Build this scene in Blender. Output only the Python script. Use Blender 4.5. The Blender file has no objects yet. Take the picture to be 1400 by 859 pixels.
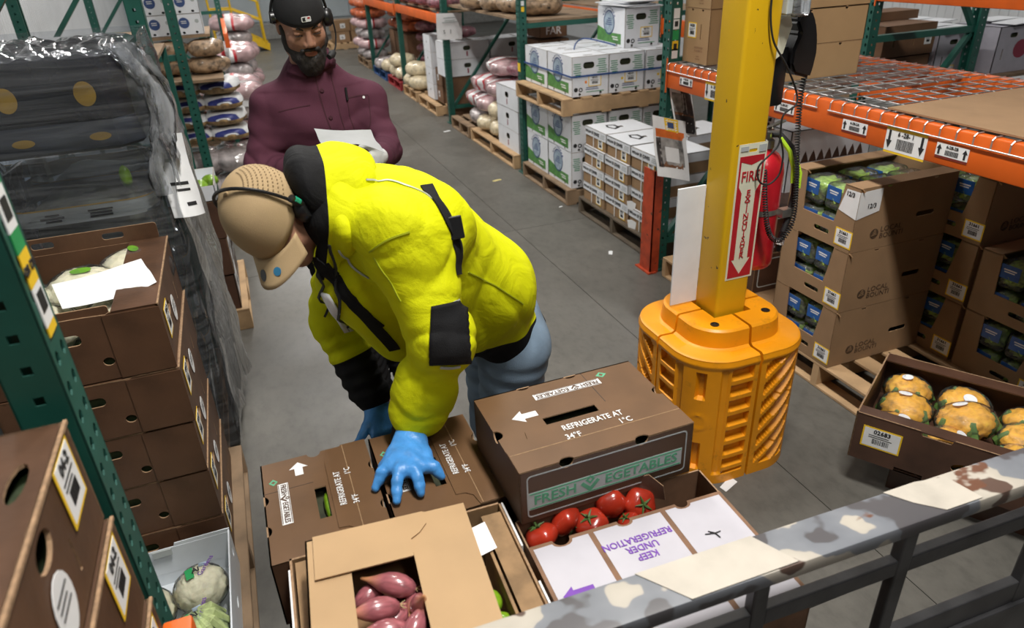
import bpy, bmesh, math, random
import numpy as np
from mathutils import Matrix, Vector, noise
from mathutils.geometry import tessellate_polygon
random.seed(7)
SC = bpy.context.scene
COL = SC.collection
pi = math.pi

# ---------------------------------------------------------------- camera
RC = [[0.93223497, -0.2015534, 0.3005232], [-0.35954866, -0.42236138, 0.83206708], [-0.04077655, -0.88373474, -0.4662083]]
cd = bpy.data.cameras.new('camera')
cam = bpy.data.objects.new('camera', cd)
COL.objects.link(cam)
cm = Matrix.Identity(4)
for i in range(3):
    cm[i][0] = RC[i][0]; cm[i][1] = -RC[i][1]; cm[i][2] = -RC[i][2]
cm[2][3] = 2.05
cam.matrix_world = cm
cd.sensor_fit = 'HORIZONTAL'; cd.sensor_width = 36; cd.lens = 24.696
cd.clip_start = 0.05; cd.clip_end = 100
cd.dof.use_dof = True; cd.dof.focus_distance = 2.15; cd.dof.aperture_fstop = 4.0
SC.camera = cam

# ---------------------------------------------------------------- world, light, exposure
W = bpy.data.worlds.new('world'); SC.world = W; W.use_nodes = True
W.node_tree.nodes['Background'].inputs[0].default_value = (0.80, 0.86, 1, 1)
W.node_tree.nodes['Background'].inputs[1].default_value = 0.035
def area(name, loc, sx, sy, power, col=(1, 0.97, 0.92), rot=(0, 0, 0)):
    l = bpy.data.lights.new(name, 'AREA'); l.shape = 'RECTANGLE'; l.size = sx; l.size_y = sy
    l.energy = power; l.color = col
    o = bpy.data.objects.new(name, l); o.location = loc; o.rotation_euler = rot; COL.objects.link(o)
    return o
LAMPS = [(0.9, -2.0, 40), (0.9, 0.6, 225), (0.9, 3.9, 85), (0.9, 7.3, 95), (0.9, 10.8, 105), (0.9, 14.2, 110), (0.9, 17.8, 110)]
for i, (lx, ly, lp) in enumerate(LAMPS):
    area('lamp_light', (lx, ly, 4.85), 0.35, 1.3, lp)
area('lamp_light', (-1.9, 9.2, 4.85), 0.35, 1.3, 100)
area('lamp_light', (6.2, 5.2, 4.85), 0.35, 1.3, 40)
area('lamp_light', (5.6, 10, 4.85), 0.35, 1.3, 60)
SC.view_settings.view_transform = 'Standard'
SC.view_settings.look = 'None'
SC.view_settings.gamma = 1
SC.view_settings.use_curve_mapping = False
SC.view_settings.exposure = -0.06
SC.cycles.transparent_max_bounces = 16
SC.cycles.max_bounces = 8

# ---------------------------------------------------------------- helpers
MATS = {}
def nd(nt, t, **kw):
    n = nt.nodes.new(t)
    for k, v in kw.items(): setattr(n, k, v)
    return n
def ramp(nt, pts):
    r = nd(nt, 'ShaderNodeValToRGB')
    e = r.color_ramp.elements
    while len(e) < len(pts): e.new(0.5)
    for i, (p, c) in enumerate(pts):
        e[i].position = p; e[i].color = (*c, 1) if len(c) == 3 else c
    return r
def M(name, col, rough=0.6, metal=0, var=0.12, scale=14, bump=0, bscale=160, coat=0, spec=0.5, stretch=None, alpha=1, sheen=0, emit=0, sub=0):
    """procedural principled material: base colour broken up by noise, optional fine bump"""
    if name in MATS: return MATS[name]
    m = bpy.data.materials.new(name); m.use_nodes = True; MATS[name] = m
    nt = m.node_tree; b = nt.nodes['Principled BSDF']
    tc = nd(nt, 'ShaderNodeTexCoord'); vec = tc.outputs['Object']
    if stretch:
        mp = nd(nt, 'ShaderNodeMapping'); mp.inputs['Scale'].default_value = stretch
        nt.links.new(vec, mp.inputs[0]); vec = mp.outputs[0]
    if var:
        n = nd(nt, 'ShaderNodeTexNoise'); n.inputs['Scale'].default_value = scale; n.inputs['Detail'].default_value = 5
        nt.links.new(vec, n.inputs['Vector'])
        r = ramp(nt, [(0.25, tuple(max(0, c * (1 - var * 1.6)) for c in col)), (0.5, col), (0.8, tuple(min(1, c * (1 + var * 1.4)) for c in col))])
        nt.links.new(n.outputs['Fac'], r.inputs[0]); nt.links.new(r.outputs[0], b.inputs['Base Color'])
    else: b.inputs['Base Color'].default_value = (*col, 1)
    b.inputs['Roughness'].default_value = rough; b.inputs['Metallic'].default_value = metal
    b.inputs['Coat Weight'].default_value = coat; b.inputs['Coat Roughness'].default_value = 0.12
    b.inputs['Specular IOR Level'].default_value = spec; b.inputs['Alpha'].default_value = alpha
    b.inputs['Sheen Weight'].default_value = sheen; b.inputs['Subsurface Weight'].default_value = sub
    if sub: b.inputs['Subsurface Radius'].default_value = (0.01, 0.004, 0.002)
    if emit:
        b.inputs['Emission Color'].default_value = (*col, 1); b.inputs['Emission Strength'].default_value = emit
    if bump:
        n2 = nd(nt, 'ShaderNodeTexNoise'); n2.inputs['Scale'].default_value = bscale; n2.inputs['Detail'].default_value = 3
        nt.links.new(vec, n2.inputs['Vector'])
        bp = nd(nt, 'ShaderNodeBump'); bp.inputs['Strength'].default_value = bump; bp.inputs['Distance'].default_value = 0.004
        nt.links.new(n2.outputs['Fac'], bp.inputs['Height']); nt.links.new(bp.outputs[0], b.inputs['Normal'])
    return m
def film(name, tint=(0.9, 0.92, 0.95), haze=0.15, rough=0.12, bump=0.6, stretch=(1, 1, 9), bscale=6, refl=0.35):
    """clear plastic film: transparent + a little white haze + glossy by fresnel, wrinkled by noise bump"""
    if name in MATS: return MATS[name]
    m = bpy.data.materials.new(name); m.use_nodes = True; MATS[name] = m
    nt = m.node_tree; nt.nodes.remove(nt.nodes['Principled BSDF'])
    out = nt.nodes['Material Output']
    tc = nd(nt, 'ShaderNodeTexCoord'); mp = nd(nt, 'ShaderNodeMapping'); mp.inputs['Scale'].default_value = stretch
    nt.links.new(tc.outputs['Object'], mp.inputs[0])
    n = nd(nt, 'ShaderNodeTexNoise'); n.inputs['Scale'].default_value = bscale; n.inputs['Detail'].default_value = 4; n.inputs['Distortion'].default_value = 1.2
    nt.links.new(mp.outputs[0], n.inputs['Vector'])
    bp = nd(nt, 'ShaderNodeBump'); bp.inputs['Strength'].default_value = bump; bp.inputs['Distance'].default_value = 0.02
    nt.links.new(n.outputs['Fac'], bp.inputs['Height'])
    tr = nd(nt, 'ShaderNodeBsdfTransparent'); tr.inputs[0].default_value = (*[min(1, 0.97 * t + 0.05) for t in tint], 1)
    df = nd(nt, 'ShaderNodeBsdfDiffuse'); df.inputs[0].default_value = (*tint, 1)
    gl = nd(nt, 'ShaderNodeBsdfGlossy'); gl.inputs['Roughness'].default_value = rough
    for x in (df, gl): nt.links.new(bp.outputs[0], x.inputs['Normal'])
    rr = ramp(nt, [(0.35, (haze * 0.5,) * 3), (0.6, (haze * 1.6,) * 3)])
    nt.links.new(n.outputs['Fac'], rr.inputs[0])
    m1 = nd(nt, 'ShaderNodeMixShader'); nt.links.new(rr.outputs[0], m1.inputs[0]); nt.links.new(tr.outputs[0], m1.inputs[1]); nt.links.new(df.outputs[0], m1.inputs[2])
    fr = nd(nt, 'ShaderNodeLayerWeight'); fr.inputs['Blend'].default_value = refl; nt.links.new(bp.outputs[0], fr.inputs['Normal'])
    m2 = nd(nt, 'ShaderNodeMixShader'); nt.links.new(fr.outputs['Fresnel'], m2.inputs[0]); nt.links.new(m1.outputs[0], m2.inputs[1]); nt.links.new(gl.outputs[0], m2.inputs[2])
    nt.links.new(m2.outputs[0], out.inputs[0])
    return m
def masked(name, stops, rough=0.7, bump=0.25, bscale=220, var=0.06, sheen=0.0, nscale=9, attr='mask', folds=0):
    """cloth whose panels of different dyes follow a vertex attribute: stops = [(from value, colour), ...]"""
    m = M(name, stops[0][1], rough, var=0, bump=bump, bscale=bscale, sheen=sheen)
    nt = m.node_tree; b = nt.nodes['Principled BSDF']
    a = nd(nt, 'ShaderNodeAttribute'); a.attribute_name = attr
    r = ramp(nt, [(p, c) for p, c in stops]); r.color_ramp.interpolation = 'CONSTANT'; b.inputs['Specular IOR Level'].default_value = 0.15 if 'cloth' in name else 0.4
    nt.links.new(a.outputs['Fac'], r.inputs[0])
    tc = nd(nt, 'ShaderNodeTexCoord'); n = nd(nt, 'ShaderNodeTexNoise'); n.inputs['Scale'].default_value = nscale; n.inputs['Detail'].default_value = 4
    nt.links.new(tc.outputs['Object'], n.inputs['Vector'])
    r2 = ramp(nt, [(0.3, (1 - var * 2,) * 3), (0.7, (1, 1, 1))]); nt.links.new(n.outputs['Fac'], r2.inputs[0])
    mx = nd(nt, 'ShaderNodeMix', data_type='RGBA', blend_type='MULTIPLY'); mx.inputs[0].default_value = 1
    nt.links.new(r.outputs[0], mx.inputs[6]); nt.links.new(r2.outputs[0], mx.inputs[7]); nt.links.new(mx.outputs[2], b.inputs['Base Color'])
    if folds:
        n3 = nd(nt, 'ShaderNodeTexNoise'); n3.inputs['Scale'].default_value = 7; n3.inputs['Detail'].default_value = 3; n3.inputs['Distortion'].default_value = 1.4
        nt.links.new(tc.outputs['Object'], n3.inputs['Vector']); b3 = nd(nt, 'ShaderNodeBump'); b3.inputs['Strength'].default_value = folds; b3.inputs['Distance'].default_value = 0.03
        nt.links.new(n3.outputs['Fac'], b3.inputs['Height']); old = b.inputs['Normal'].links[0].from_node; nt.links.new(b3.outputs[0], old.inputs['Normal'])
    return m

class MB:
    """collects geometry; build() links it as ONE mesh object"""
    def __init__(s): s.v = []; s.f = []; s.m = []
    def add(s, vs, fs, mi=0, mtx=None):
        o = len(s.v)
        s.v += [tuple(mtx @ Vector(v)) for v in vs] if mtx is not None else [tuple(v) for v in vs]
        s.f += [tuple(i + o for i in f) for f in fs]; s.m += [mi] * len(fs); return s
    def box(s, a, b, mi=0, mtx=None):
        x0, y0, z0 = a; x1, y1, z1 = b
        return s.add([(x0, y0, z0), (x1, y0, z0), (x1, y1, z0), (x0, y1, z0), (x0, y0, z1), (x1, y0, z1), (x1, y1, z1), (x0, y1, z1)],
                     [(0, 3, 2, 1), (4, 5, 6, 7), (0, 1, 5, 4), (1, 2, 6, 5), (2, 3, 7, 6), (3, 0, 4, 7)], mi, mtx)
    def bar(s, p, q, w, h, mi=0, up=(0, 0, 1)):
        p = Vector(p); q = Vector(q); d = (q - p); L = d.length; d.normalize(); u = Vector(up)
        if abs(d.dot(u)) > 0.98: u = Vector((0, 1, 0))
        x = d.cross(u).normalized(); z = x.cross(d).normalized()
        m = Matrix.Translation(p) @ Matrix((x, d, z)).transposed().to_4x4()
        return s.box((-w / 2, 0, -h / 2), (w / 2, L, h / 2), mi, m)
    def rbox(s, a, b, r=0.01, mi=0, mtx=None, seg=2):
        bm = bmesh.new(); c = [(a[i] + b[i]) / 2 for i in range(3)]; d = [b[i] - a[i] for i in range(3)]
        bmesh.ops.create_cube(bm, size=1, matrix=Matrix.Translation(c) @ Matrix.Diagonal((*d, 1)))
        bmesh.ops.bevel(bm, geom=bm.edges[:], offset=r, segments=seg, affect='EDGES', profile=0.5)
        s.bm(bm, mi, mtx); return s
    def bm(s, bm, mi=0, mtx=None):
        bm.verts.index_update()
        s.add([v.co[:] for v in bm.verts], [[v.index for v in f.verts] for f in bm.faces], mi, mtx); bm.free()
    def tube(s, pts, r, n=8, mi=0, cap=True, closed=False):
        pts = [Vector(p) for p in pts]; N = len(pts); rs = r if isinstance(r, (list, tuple)) else [r] * N
        vs = []; fs = []; prev = None
        for i, p in enumerate(pts):
            d = (pts[(i + 1) % N] - pts[i - 1]) if closed else (pts[min(i + 1, N - 1)] - pts[max(i - 1, 0)])
            d.normalize()
            if prev is None:
                prev = d.orthogonal().normalized()
            x = (prev - d * prev.dot(d)).normalized(); y = d.cross(x); prev = x
            for k in range(n):
                a = 2 * pi * k / n; vs.append(p + (x * math.cos(a) + y * math.sin(a)) * rs[i])
        for i in range(N if closed else N - 1):
            for k in range(n):
                j = (i + 1) % N
                fs.append((i * n + k, i * n + (k + 1) % n, j * n + (k + 1) % n, j * n + k))
        if cap and not closed: fs += [tuple(range(n))[::-1], tuple((N - 1) * n + k for k in range(n))]
        return s.add(vs, fs, mi)
    def lathe(s, prof, n=20, mi=0, mtx=None, cap=True):
        vs = []; fs = []
        for r, z in prof:
            for k in range(n): vs.append((r * math.cos(2 * pi * k / n), r * math.sin(2 * pi * k / n), z))
        for i in range(len(prof) - 1):
            for k in range(n): fs.append((i * n + k, i * n + (k + 1) % n, (i + 1) * n + (k + 1) % n, (i + 1) * n + k))
        if cap: fs += [tuple(range(n))[::-1], tuple((len(prof) - 1) * n + k for k in range(n))]
        return s.add(vs, fs, mi, mtx)
    def panel(s, outline, holes=(), th=0.004, mtx=None, mi=0, me=1):
        """flat sheet in local XY (front towards +Z), real holes, thickness th behind it; cut edges take material me"""
        loops = [outline] + list(holes); flat = [p for l in loops for p in l]
        tri = tessellate_polygon([[Vector((x, y, 0)) for x, y in l] for l in loops])
        n = len(flat); vs = [(x, y, 0) for x, y in flat] + [(x, y, -th) for x, y in flat]
        fs = []
        for t in tri:
            a, b, c = t
            if (flat[b][0] - flat[a][0]) * (flat[c][1] - flat[a][1]) - (flat[b][1] - flat[a][1]) * (flat[c][0] - flat[a][0]) < 0: a, c = c, a
            fs += [(a, b, c), (c + n, b + n, a + n)]
        o = len(s.v); s.add(vs, fs, mi, mtx); k = 0
        for li, l in enumerate(loops):
            A = sum(l[i][0] * l[(i + 1) % len(l)][1] - l[(i + 1) % len(l)][0] * l[i][1] for i in range(len(l)))
            flip = (A < 0) != (li > 0)
            q = []
            for i in range(len(l)):
                a = k + i; b = k + (i + 1) % len(l)
                q.append((b + o, a + o, a + n + o, b + n + o) if not flip else (a + o, b + o, b + n + o, a + n + o))
            s.f += q; s.m += [me] * len(q); k += len(l)
        return s
    def build(s, name, mats, parent=None, loc=None, rz=0, smooth=False, ang=40, kind=None, label=None):
        me = bpy.data.meshes.new(name); me.from_pydata(s.v, [], s.f)
        for m in (mats if isinstance(mats, (list, tuple)) else [mats]): me.materials.append(m)
        if len(me.materials) > 1: me.polygons.foreach_set('material_index', s.m)
        if smooth:
            me.polygons.foreach_set('use_smooth', [True] * len(me.polygons))
            if ang < 180: me.set_sharp_from_angle(angle=math.radians(ang))
        me.update()
        return link(name, me, parent, loc, rz, kind, label)
def link(name, me, parent=None, loc=None, rz=0, kind=None, label=None):
    o = bpy.data.objects.new(name, me); COL.objects.link(o); o.parent = parent
    if loc is not None: o.location = loc
    if rz: o.rotation_euler.z = rz
    if kind: o['kind'] = kind
    if label: o['label'] = label
    return o
def thing(name, label, cat, loc=(0, 0, 0), rz=0, group=None, rot=None):
    o = bpy.data.objects.new(name, None); COL.objects.link(o); o.empty_display_size = 0.1
    o.location = loc; o.rotation_euler = rot or (0, 0, rz); o['label'] = label; o['category'] = cat
    if group: o['group'] = group
    return o
def tag(o, label, cat, group=None):
    o['label'] = label; o['category'] = cat
    if group: o['group'] = group
    return o
def dup(root, loc, rz=0, label=None, group=None, rot=None, scale=None):
    """copy of a thing with copies of its parts and sub-parts (mesh data shared)"""
    def cp(o, par):
        c = o.copy(); COL.objects.link(c); c.parent = par
        for ch in o.children: cp(ch, c)
        return c
    r = cp(root, None); r.location = loc; r.rotation_euler = rot or (0, 0, rz)
    if scale: r.scale = scale
    if label: r['label'] = label
    if group: r['group'] = group
    return r
def fr(o, u, v):
    """matrix of a face: origin o, local x = u, local y = v, local z = outward normal"""
    u = Vector(u).normalized(); v = Vector(v).normalized(); n = u.cross(v)
    m = Matrix((u, v, n)).transposed().to_4x4(); m.translation = Vector(o); return m
def rect(x0, y0, x1, y1): return [(x0, y0), (x1, y0), (x1, y1), (x0, y1)]
def rrect(x0, y0, x1, y1, r, n=4):
    p = []
    for cx, cy, a in ((x1 - r, y1 - r, 0), (x0 + r, y1 - r, 90), (x0 + r, y0 + r, 180), (x1 - r, y0 + r, 270)):
        for i in range(n + 1):
            t = math.radians(a + 90 * i / n); p.append((cx + r * math.cos(t), cy + r * math.sin(t)))
    return p
def ell(cx, cy, rx, ry=None, n=14, a0=0, a1=360):
    ry = ry or rx; full = a1 - a0 >= 360
    return [(cx + rx * math.cos(math.radians(a0 + (a1 - a0) * i / (n if full else n - 1))), cy + ry * math.sin(math.radians(a0 + (a1 - a0) * i / (n if full else n - 1)))) for i in range(n)]
TXT = {}
def text(s, size, mat, parent, mtx, name='lettering', bold=0.0, align='CENTER', ext=0.0006, sx=1.0):
    key = (s, size, mat.name, bold, align, sx)
    if key not in TXT:
        c = bpy.data.curves.new('t', 'FONT'); c.body = s; c.size = size; c.align_x = align; c.align_y = 'CENTER'
        c.extrude = ext; c.offset = bold * size; c.resolution_u = 2; c.space_line = 0.85
        o = bpy.data.objects.new('t', c); COL.objects.link(o)
        bpy.context.view_layer.update()
        me = bpy.data.meshes.new_from_object(o.evaluated_get(bpy.context.evaluated_depsgraph_get()))
        me.name = 'lettering'; me.materials.clear(); me.materials.append(mat)
        if sx != 1: me.transform(Matrix.Diagonal((sx, 1, 1, 1)))
        bpy.data.objects.remove(o); bpy.data.curves.remove(c); TXT[key] = me
    o = link(name, TXT[key], parent); o.matrix_local = mtx @ Matrix.Translation((0, 0, 0.0012)); return o
LBL = {}
def sticker(parent, mtx, w, h, border, num=None, bar=True, name='label', rows=2, round_=False):
    """paper label, printed number, small print lines and bar code; parent must be a thing"""
    key = (w, h, border.name if border else 0, num, bar, round_)
    if key not in LBL:
        mb = MB()
        if round_: mb.panel(ell(0, 0, w / 2, h / 2, 18), (), 0.0008, Matrix.Translation((0, 0, 0.001)), 0, 0)
        else:
            mb.box((-w / 2, -h / 2, 0), (w / 2, h / 2, 0.001), 1 if border else 0)
            b = 0.006 if border else 0
            if border: mb.box((-w / 2 + b, -h / 2 + b, 0.0004), (w / 2 - b, h / 2 - b, 0.0015), 0)
        a = mb.build('label', [WHITEP, border or WHITEP]).data
        pb = MB(); rnd = random.Random(hash(key) & 255)
        if bar:
            x = -w * 0.22
            while x < w * 0.22:
                d = w * rnd.choice((0.008, 0.016, 0.024)); pb.box((x, -h * 0.28, 0.0014), (x + d, -h * 0.04, 0.0022)); x += d + w * rnd.choice((0.01, 0.016))
        for i in range(rows):
            y = h * (0.10 - 0.09 * i) if not round_ else h * (0.2 - 0.13 * i); pb.box((-w * 0.33, y, 0.0014), (w * rnd.uniform(0.15, 0.33), y + h * 0.03, 0.0022))
        b_ = pb.build('print', INK).data
        for q in [o for o in COL.objects if o.data in (a, b_)]: bpy.data.objects.remove(q)
        LBL[key] = (a, b_)
    o = link(name, LBL[key][0], parent); o.matrix_local = mtx
    if LBL[key][1].polygons: link('print', LBL[key][1], o)
    if num: text(num, h * 0.26, INK, o, Matrix.Translation((0, h * 0.3, 0.001)), bold=0.02)
    return o
def ordn(i): return ('first', 'second', 'third', 'fourth', 'fifth', 'sixth', 'seventh', 'eighth', 'ninth', 'tenth')[i]

# ---------------------------------------------------------------- materials
WHITEP = M('white_paper', (0.78, 0.79, 0.80), 0.7, var=0.04)
INK = M('black_ink', (0.015, 0.015, 0.017), 0.6, var=0)
YEL = M('label_yellow', (0.85, 0.55, 0.02), 0.6, var=0.05)
WAX = M('waxed_brown_board', (0.095, 0.046, 0.024), 0.5, var=0.25, scale=7, bump=0.15, bscale=60, spec=0.4)
WAXD = M('dark_waxed_board', (0.075, 0.036, 0.022), 0.45, var=0.3, scale=6, bump=0.2, bscale=50)
EDGE = M('cut_board_edge', (0.29, 0.18, 0.10), 0.85, var=0.25, scale=90)
KRAFT = M('kraft_board', (0.28, 0.17, 0.088), 0.8, var=0.07, scale=8, bump=0.06, bscale=200)
KRAFTE = M('kraft_edge', (0.30, 0.18, 0.09), 0.85, var=0.2, scale=90)
KRAFTD = M('kraft_inside', (0.20, 0.11, 0.05), 0.85, var=0.18, scale=9)
WBOARD = M('white_board', (0.72, 0.74, 0.78), 0.55, var=0.05, scale=9)
WBEDGE = M('white_board_edge', (0.35, 0.30, 0.26), 0.8, var=0.2, scale=60)
GREEN = M('rack_green', (0.012, 0.088, 0.066), 0.42, var=0.18, scale=6, bump=0.05)
GREEN2 = M('rack_green_edge', (0.02, 0.09, 0.07), 0.45, var=0.1)
ORANGE = M('beam_orange', (0.66, 0.115, 0.012), 0.42, var=0.12, scale=5, bump=0.04)
STEEL = M('galvanised_wire', (0.50, 0.50, 0.50), 0.38, metal=0.75, var=0.1)
BLACKP = M('black_plastic', (0.010, 0.010, 0.011), 0.32, var=0.1)
RUBBER = M('black_rubber', (0.014, 0.014, 0.015), 0.6, var=0.1)
WOOD = M('pallet_pine', (0.46, 0.30, 0.16), 0.75, var=0.22, scale=6, stretch=(1, 1, 1), bump=0.2, bscale=40)
WOODG = M('weathered_pallet_wood', (0.24, 0.16, 0.095), 0.8, var=0.3, scale=6, bump=0.25, bscale=40)
WOODD = M('dark_old_pallet_wood', (0.10, 0.075, 0.05), 0.85, var=0.3, scale=6, bump=0.25, bscale=40)
PWHITE = M('printed_white', (0.72, 0.72, 0.72), 0.6, var=0.05)
PGREEN = M('printed_green', (0.05, 0.26, 0.12), 0.55, var=0.15, scale=20)
PGREY = M('print_panel_grey', (0.42, 0.45, 0.45), 0.6, var=0.06)
# ---------------------------------------------------------------- setting
def concrete():
    m = M('polished_concrete', (0.135, 0.128, 0.115), 0.42, var=0, spec=0.45)
    nt = m.node_tree; b = nt.nodes['Principled BSDF']; tc = nd(nt, 'ShaderNodeTexCoord')
    n1 = nd(nt, 'ShaderNodeTexNoise'); n1.inputs['Scale'].default_value = 1.1; n1.inputs['Detail'].default_value = 8; n1.inputs['Roughness'].default_value = 0.65
    n2 = nd(nt, 'ShaderNodeTexNoise'); n2.inputs['Scale'].default_value = 14; n2.inputs['Detail'].default_value = 8; n2.inputs['Roughness'].default_value = 0.7
    mp = nd(nt, 'ShaderNodeMapping'); mp.inputs['Scale'].default_value = (1.3, 0.8, 1)
    nt.links.new(tc.outputs['Object'], n1.inputs['Vector']); nt.links.new(tc.outputs['Object'], mp.inputs[0]); nt.links.new(mp.outputs[0], n2.inputs['Vector'])
    r1 = ramp(nt, [(0.3, (0.094, 0.090, 0.080)), (0.52, (0.124, 0.118, 0.104)), (0.75, (0.160, 0.151, 0.132))])
    r2 = ramp(nt, [(0.33, (0.78,) * 3), (0.5, (0.97,) * 3), (0.7, (1.08,) * 3)])
    nt.links.new(n1.outputs['Fac'], r1.inputs[0]); nt.links.new(n2.outputs['Fac'], r2.inputs[0])
    mx = nd(nt, 'ShaderNodeMix', data_type='RGBA', blend_type='MULTIPLY'); mx.inputs[0].default_value = 1
    nt.links.new(r1.outputs[0], mx.inputs[6]); nt.links.new(r2.outputs[0], mx.inputs[7]); nt.links.new(mx.outputs[2], b.inputs['Base Color'])
    rr = ramp(nt, [(0.3, (0.3,) * 3), (0.7, (0.55,) * 3)]); nt.links.new(n1.outputs['Fac'], rr.inputs[0]); nt.links.new(rr.outputs[0], b.inputs['Roughness'])
    return m
CONC = concrete()
JOINT = M('joint_filler', (0.05, 0.05, 0.048), 0.9)
PANELW = M('white_wall_panel', (0.62, 0.64, 0.66), 0.45, var=0.06, scale=2)
PANELB = M('pale_blue_wall_panel', (0.42, 0.47, 0.50), 0.5, var=0.06, scale=2)
CURB = M('concrete_curb', (0.25, 0.25, 0.24), 0.7, var=0.15)
CEIL = M('ceiling_grey', (0.3, 0.3, 0.3), 0.7, var=0.05)
fl = MB().box((-3, -3, -0.12), (8.5, 22.0, -0.02)).build('floor', JOINT, kind='structure')
for x0, x1 in ((-3, 1.868), (1.872, 8.5)):
    for y0, y1 in ((-3, 1.206), (1.21, 5.0), (5.004, 9.2), (9.204, 13.6), (13.604, 22.0)):
        MB().box((x0, y0, -0.02), (x1, y1, 0)).build('slab', CONC, fl)
def wall(name, x, y0, y1, nrm, mat, step=1.1, h=5.0):
    w = MB().box((x, y0, 0), (x - nrm * 0.1, y1, h)).build(name, mat, kind='structure')
    y = y0
    while y < y1 - 0.01:
        mb = MB(); ye = min(y + step - 0.012, y1)
        mb.box((min(x, x + nrm * 0.012), y, 0.3), (max(x, x + nrm * 0.012), ye, h))
        k = y + 0.05
        while k < ye - 0.03:
            mb.box((min(x + nrm * 0.012, x + nrm * 0.018), k, 0.3), (max(x + nrm * 0.012, x + nrm * 0.018), k + 0.05, h)); k += 0.11
        mb.build('wall_panel', mat, w); y += step
wall('wall_left', -2.3, 0.5, 21.8, 1, PANELW)
wall('wall_right', 7.9, 0.5, 21.8, -1, PANELW)
wb = MB().box((-2.3, 21.7, 0), (7.9, 21.8, 5.0)).build('wall_back', PANELB, kind='structure')
for i in range(9): MB().box((-2.2 + 1.12 * i, 21.66, 0.45), (-1.1 + 1.12 * i, 21.7, 5.0)).build('wall_panel', PANELB, wb)
MB().rbox((-2.3, 21.4, 0), (7.9, 21.64, 0.42), 0.03).build('baseboard_back', CURB, kind='structure')
MB().box((-2.4, -3, 5.0), (8, 21.8, 5.1)).build('ceiling', CEIL, kind='structure')
LIT = M('lamp_diffuser', (1, 0.97, 0.92), 0.5, var=0, emit=3)
for i, (lx, ly) in enumerate([(a, b) for a, b, c in LAMPS] + [(-1.9, 9.2), (6.2, 5.2), (5.6, 10)]):
    t = thing('ceiling_lamp', f'long white ceiling lamp, {ordn(i)} counted from the camera along the ceiling', 'lamp', (lx, ly, 4.9), group='ceiling lamps')
    MB().box((-0.2, -0.7, 0.0), (0.2, 0.7, 0.1)).build('housing', PANELW, t)
    MB().box((-0.17, -0.66, -0.012), (0.17, 0.66, 0.0)).build('diffuser', LIT, t)

# ---------------------------------------------------------------- racks
def post_mesh(H=3.2):
    mb = MB(); p = 0.0508; n = int(H / p); dx, wy = 0.072, 0.08
    tear = [(0, 0.014), (0.0085, 0.006), (0.0075, -0.006), (0, -0.012), (-0.0075, -0.006), (-0.0085, 0.006)]
    sq = rect(-0.007, -0.007, 0.007, 0.007)
    fm = fr((0, 0, 0), (0, -1, 0), (0, 0, 1))                       # front, looks to -X
    for k in range(n):
        z0 = k * p; zc = z0 + p / 2
        mb.panel(rect(-wy / 2, z0, wy / 2, z0 + p), [[(x + c, y + zc) for x, y in tear][::-1] for c in (-0.019, 0.019)], 0.003, fm, 0, 1)
        for s in (1, -1):
            m = fr((0, -wy / 2, 0), (1, 0, 0), (0, 0, 1)) if s == 1 else fr((dx, wy / 2, 0), (-1, 0, 0), (0, 0, 1))
            mb.panel(rect(0, z0, dx, z0 + p), [[(x + dx / 2, y + zc) for x, y in sq][::-1]], 0.003, m, 0, 1)
    mb.box((dx - 0.003, -wy / 2, 0), (dx, -wy / 2 + 0.018, n * p)).box((dx - 0.003, wy / 2 - 0.018, 0), (dx, wy / 2, n * p))
    o = mb.build('post', [GREEN, GREEN2]); me = o.data; bpy.data.objects.remove(o); return me
POST = post_mesh()
def frame(x, y, side, label, depth=1.07, zs=(0.2, 1.375, 2.5), grp='green rack end frames', tilt=0):
    """upright frame: side=1 aisle to the left (front looks -X), side=-1 mirrored by a half turn"""
    t = thing('rack_frame', label, 'rack frame', (x, y, 0), 0 if side == 1 else pi, group=grp)
    link('post', POST, t); link('post', POST, t, (depth, 0, 0), pi)
    for z in zs: MB().box((0.07, -0.022, z - 0.022), (depth - 0.07, 0.022, z + 0.022)).build('brace', GREEN, t)
    for i in range(len(zs) - 1):
        a, b = (0.09, depth - 0.09) if i % 2 == 0 else (depth - 0.09, 0.09)
        MB().bar((a, 0, zs[i] + 0.03), (b, 0, zs[i + 1] - 0.03), 0.04, 0.032).build('brace', GREEN, t)
    for xx in (-0.02, depth - 0.09): MB().box((xx, -0.07, 0), (xx + 0.11, 0.07, 0.012)).build('base_plate', GREEN2, t)
    return t
FX = 2.47
right_frames = [(1.06, 'green rack frame just beyond the right edge of the photo'), (3.88, 'green rack frame behind the red column guard and hung sheets'),
                (6.46, 'green rack frame with yellow tag left of the white crate pallets'), (9.03, 'green rack frame that carries the white paper sign'),
                (11.6, 'green rack frame second farthest along the right side of the aisle'), (14.2, 'farthest green rack frame on the right side of the aisle')]
RF = [frame(FX + (0.05 if y > 6 else 0.0), y, 1, l) for y, l in right_frames]
BR = [frame(4.02, y, 1, l) for y, l in ((1.06, 'green frame of the back rack beyond the right edge'), (3.88, 'green frame of the back rack behind the wire deck'), (6.46, 'green frame of the back rack behind the white organic crates'), (9.1, 'farthest green frame of the back rack'))]
LF = [frame(x, y, -1, l, tilt=0) for x, y, l in ((-0.317, 1.065, 'nearest green rack frame at the left, with colour stickers'), (-0.325, 3.87, 'green rack frame behind the wrapped pallet on the left'),
      (-0.315, 6.3, 'green rack frame before the potato sacks on the left, yellow tag at its foot'), (-0.2, 8.85, 'second farthest green rack frame on the left'), (0.02, 11.4, 'farthest green rack frame on the left'))]
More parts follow.
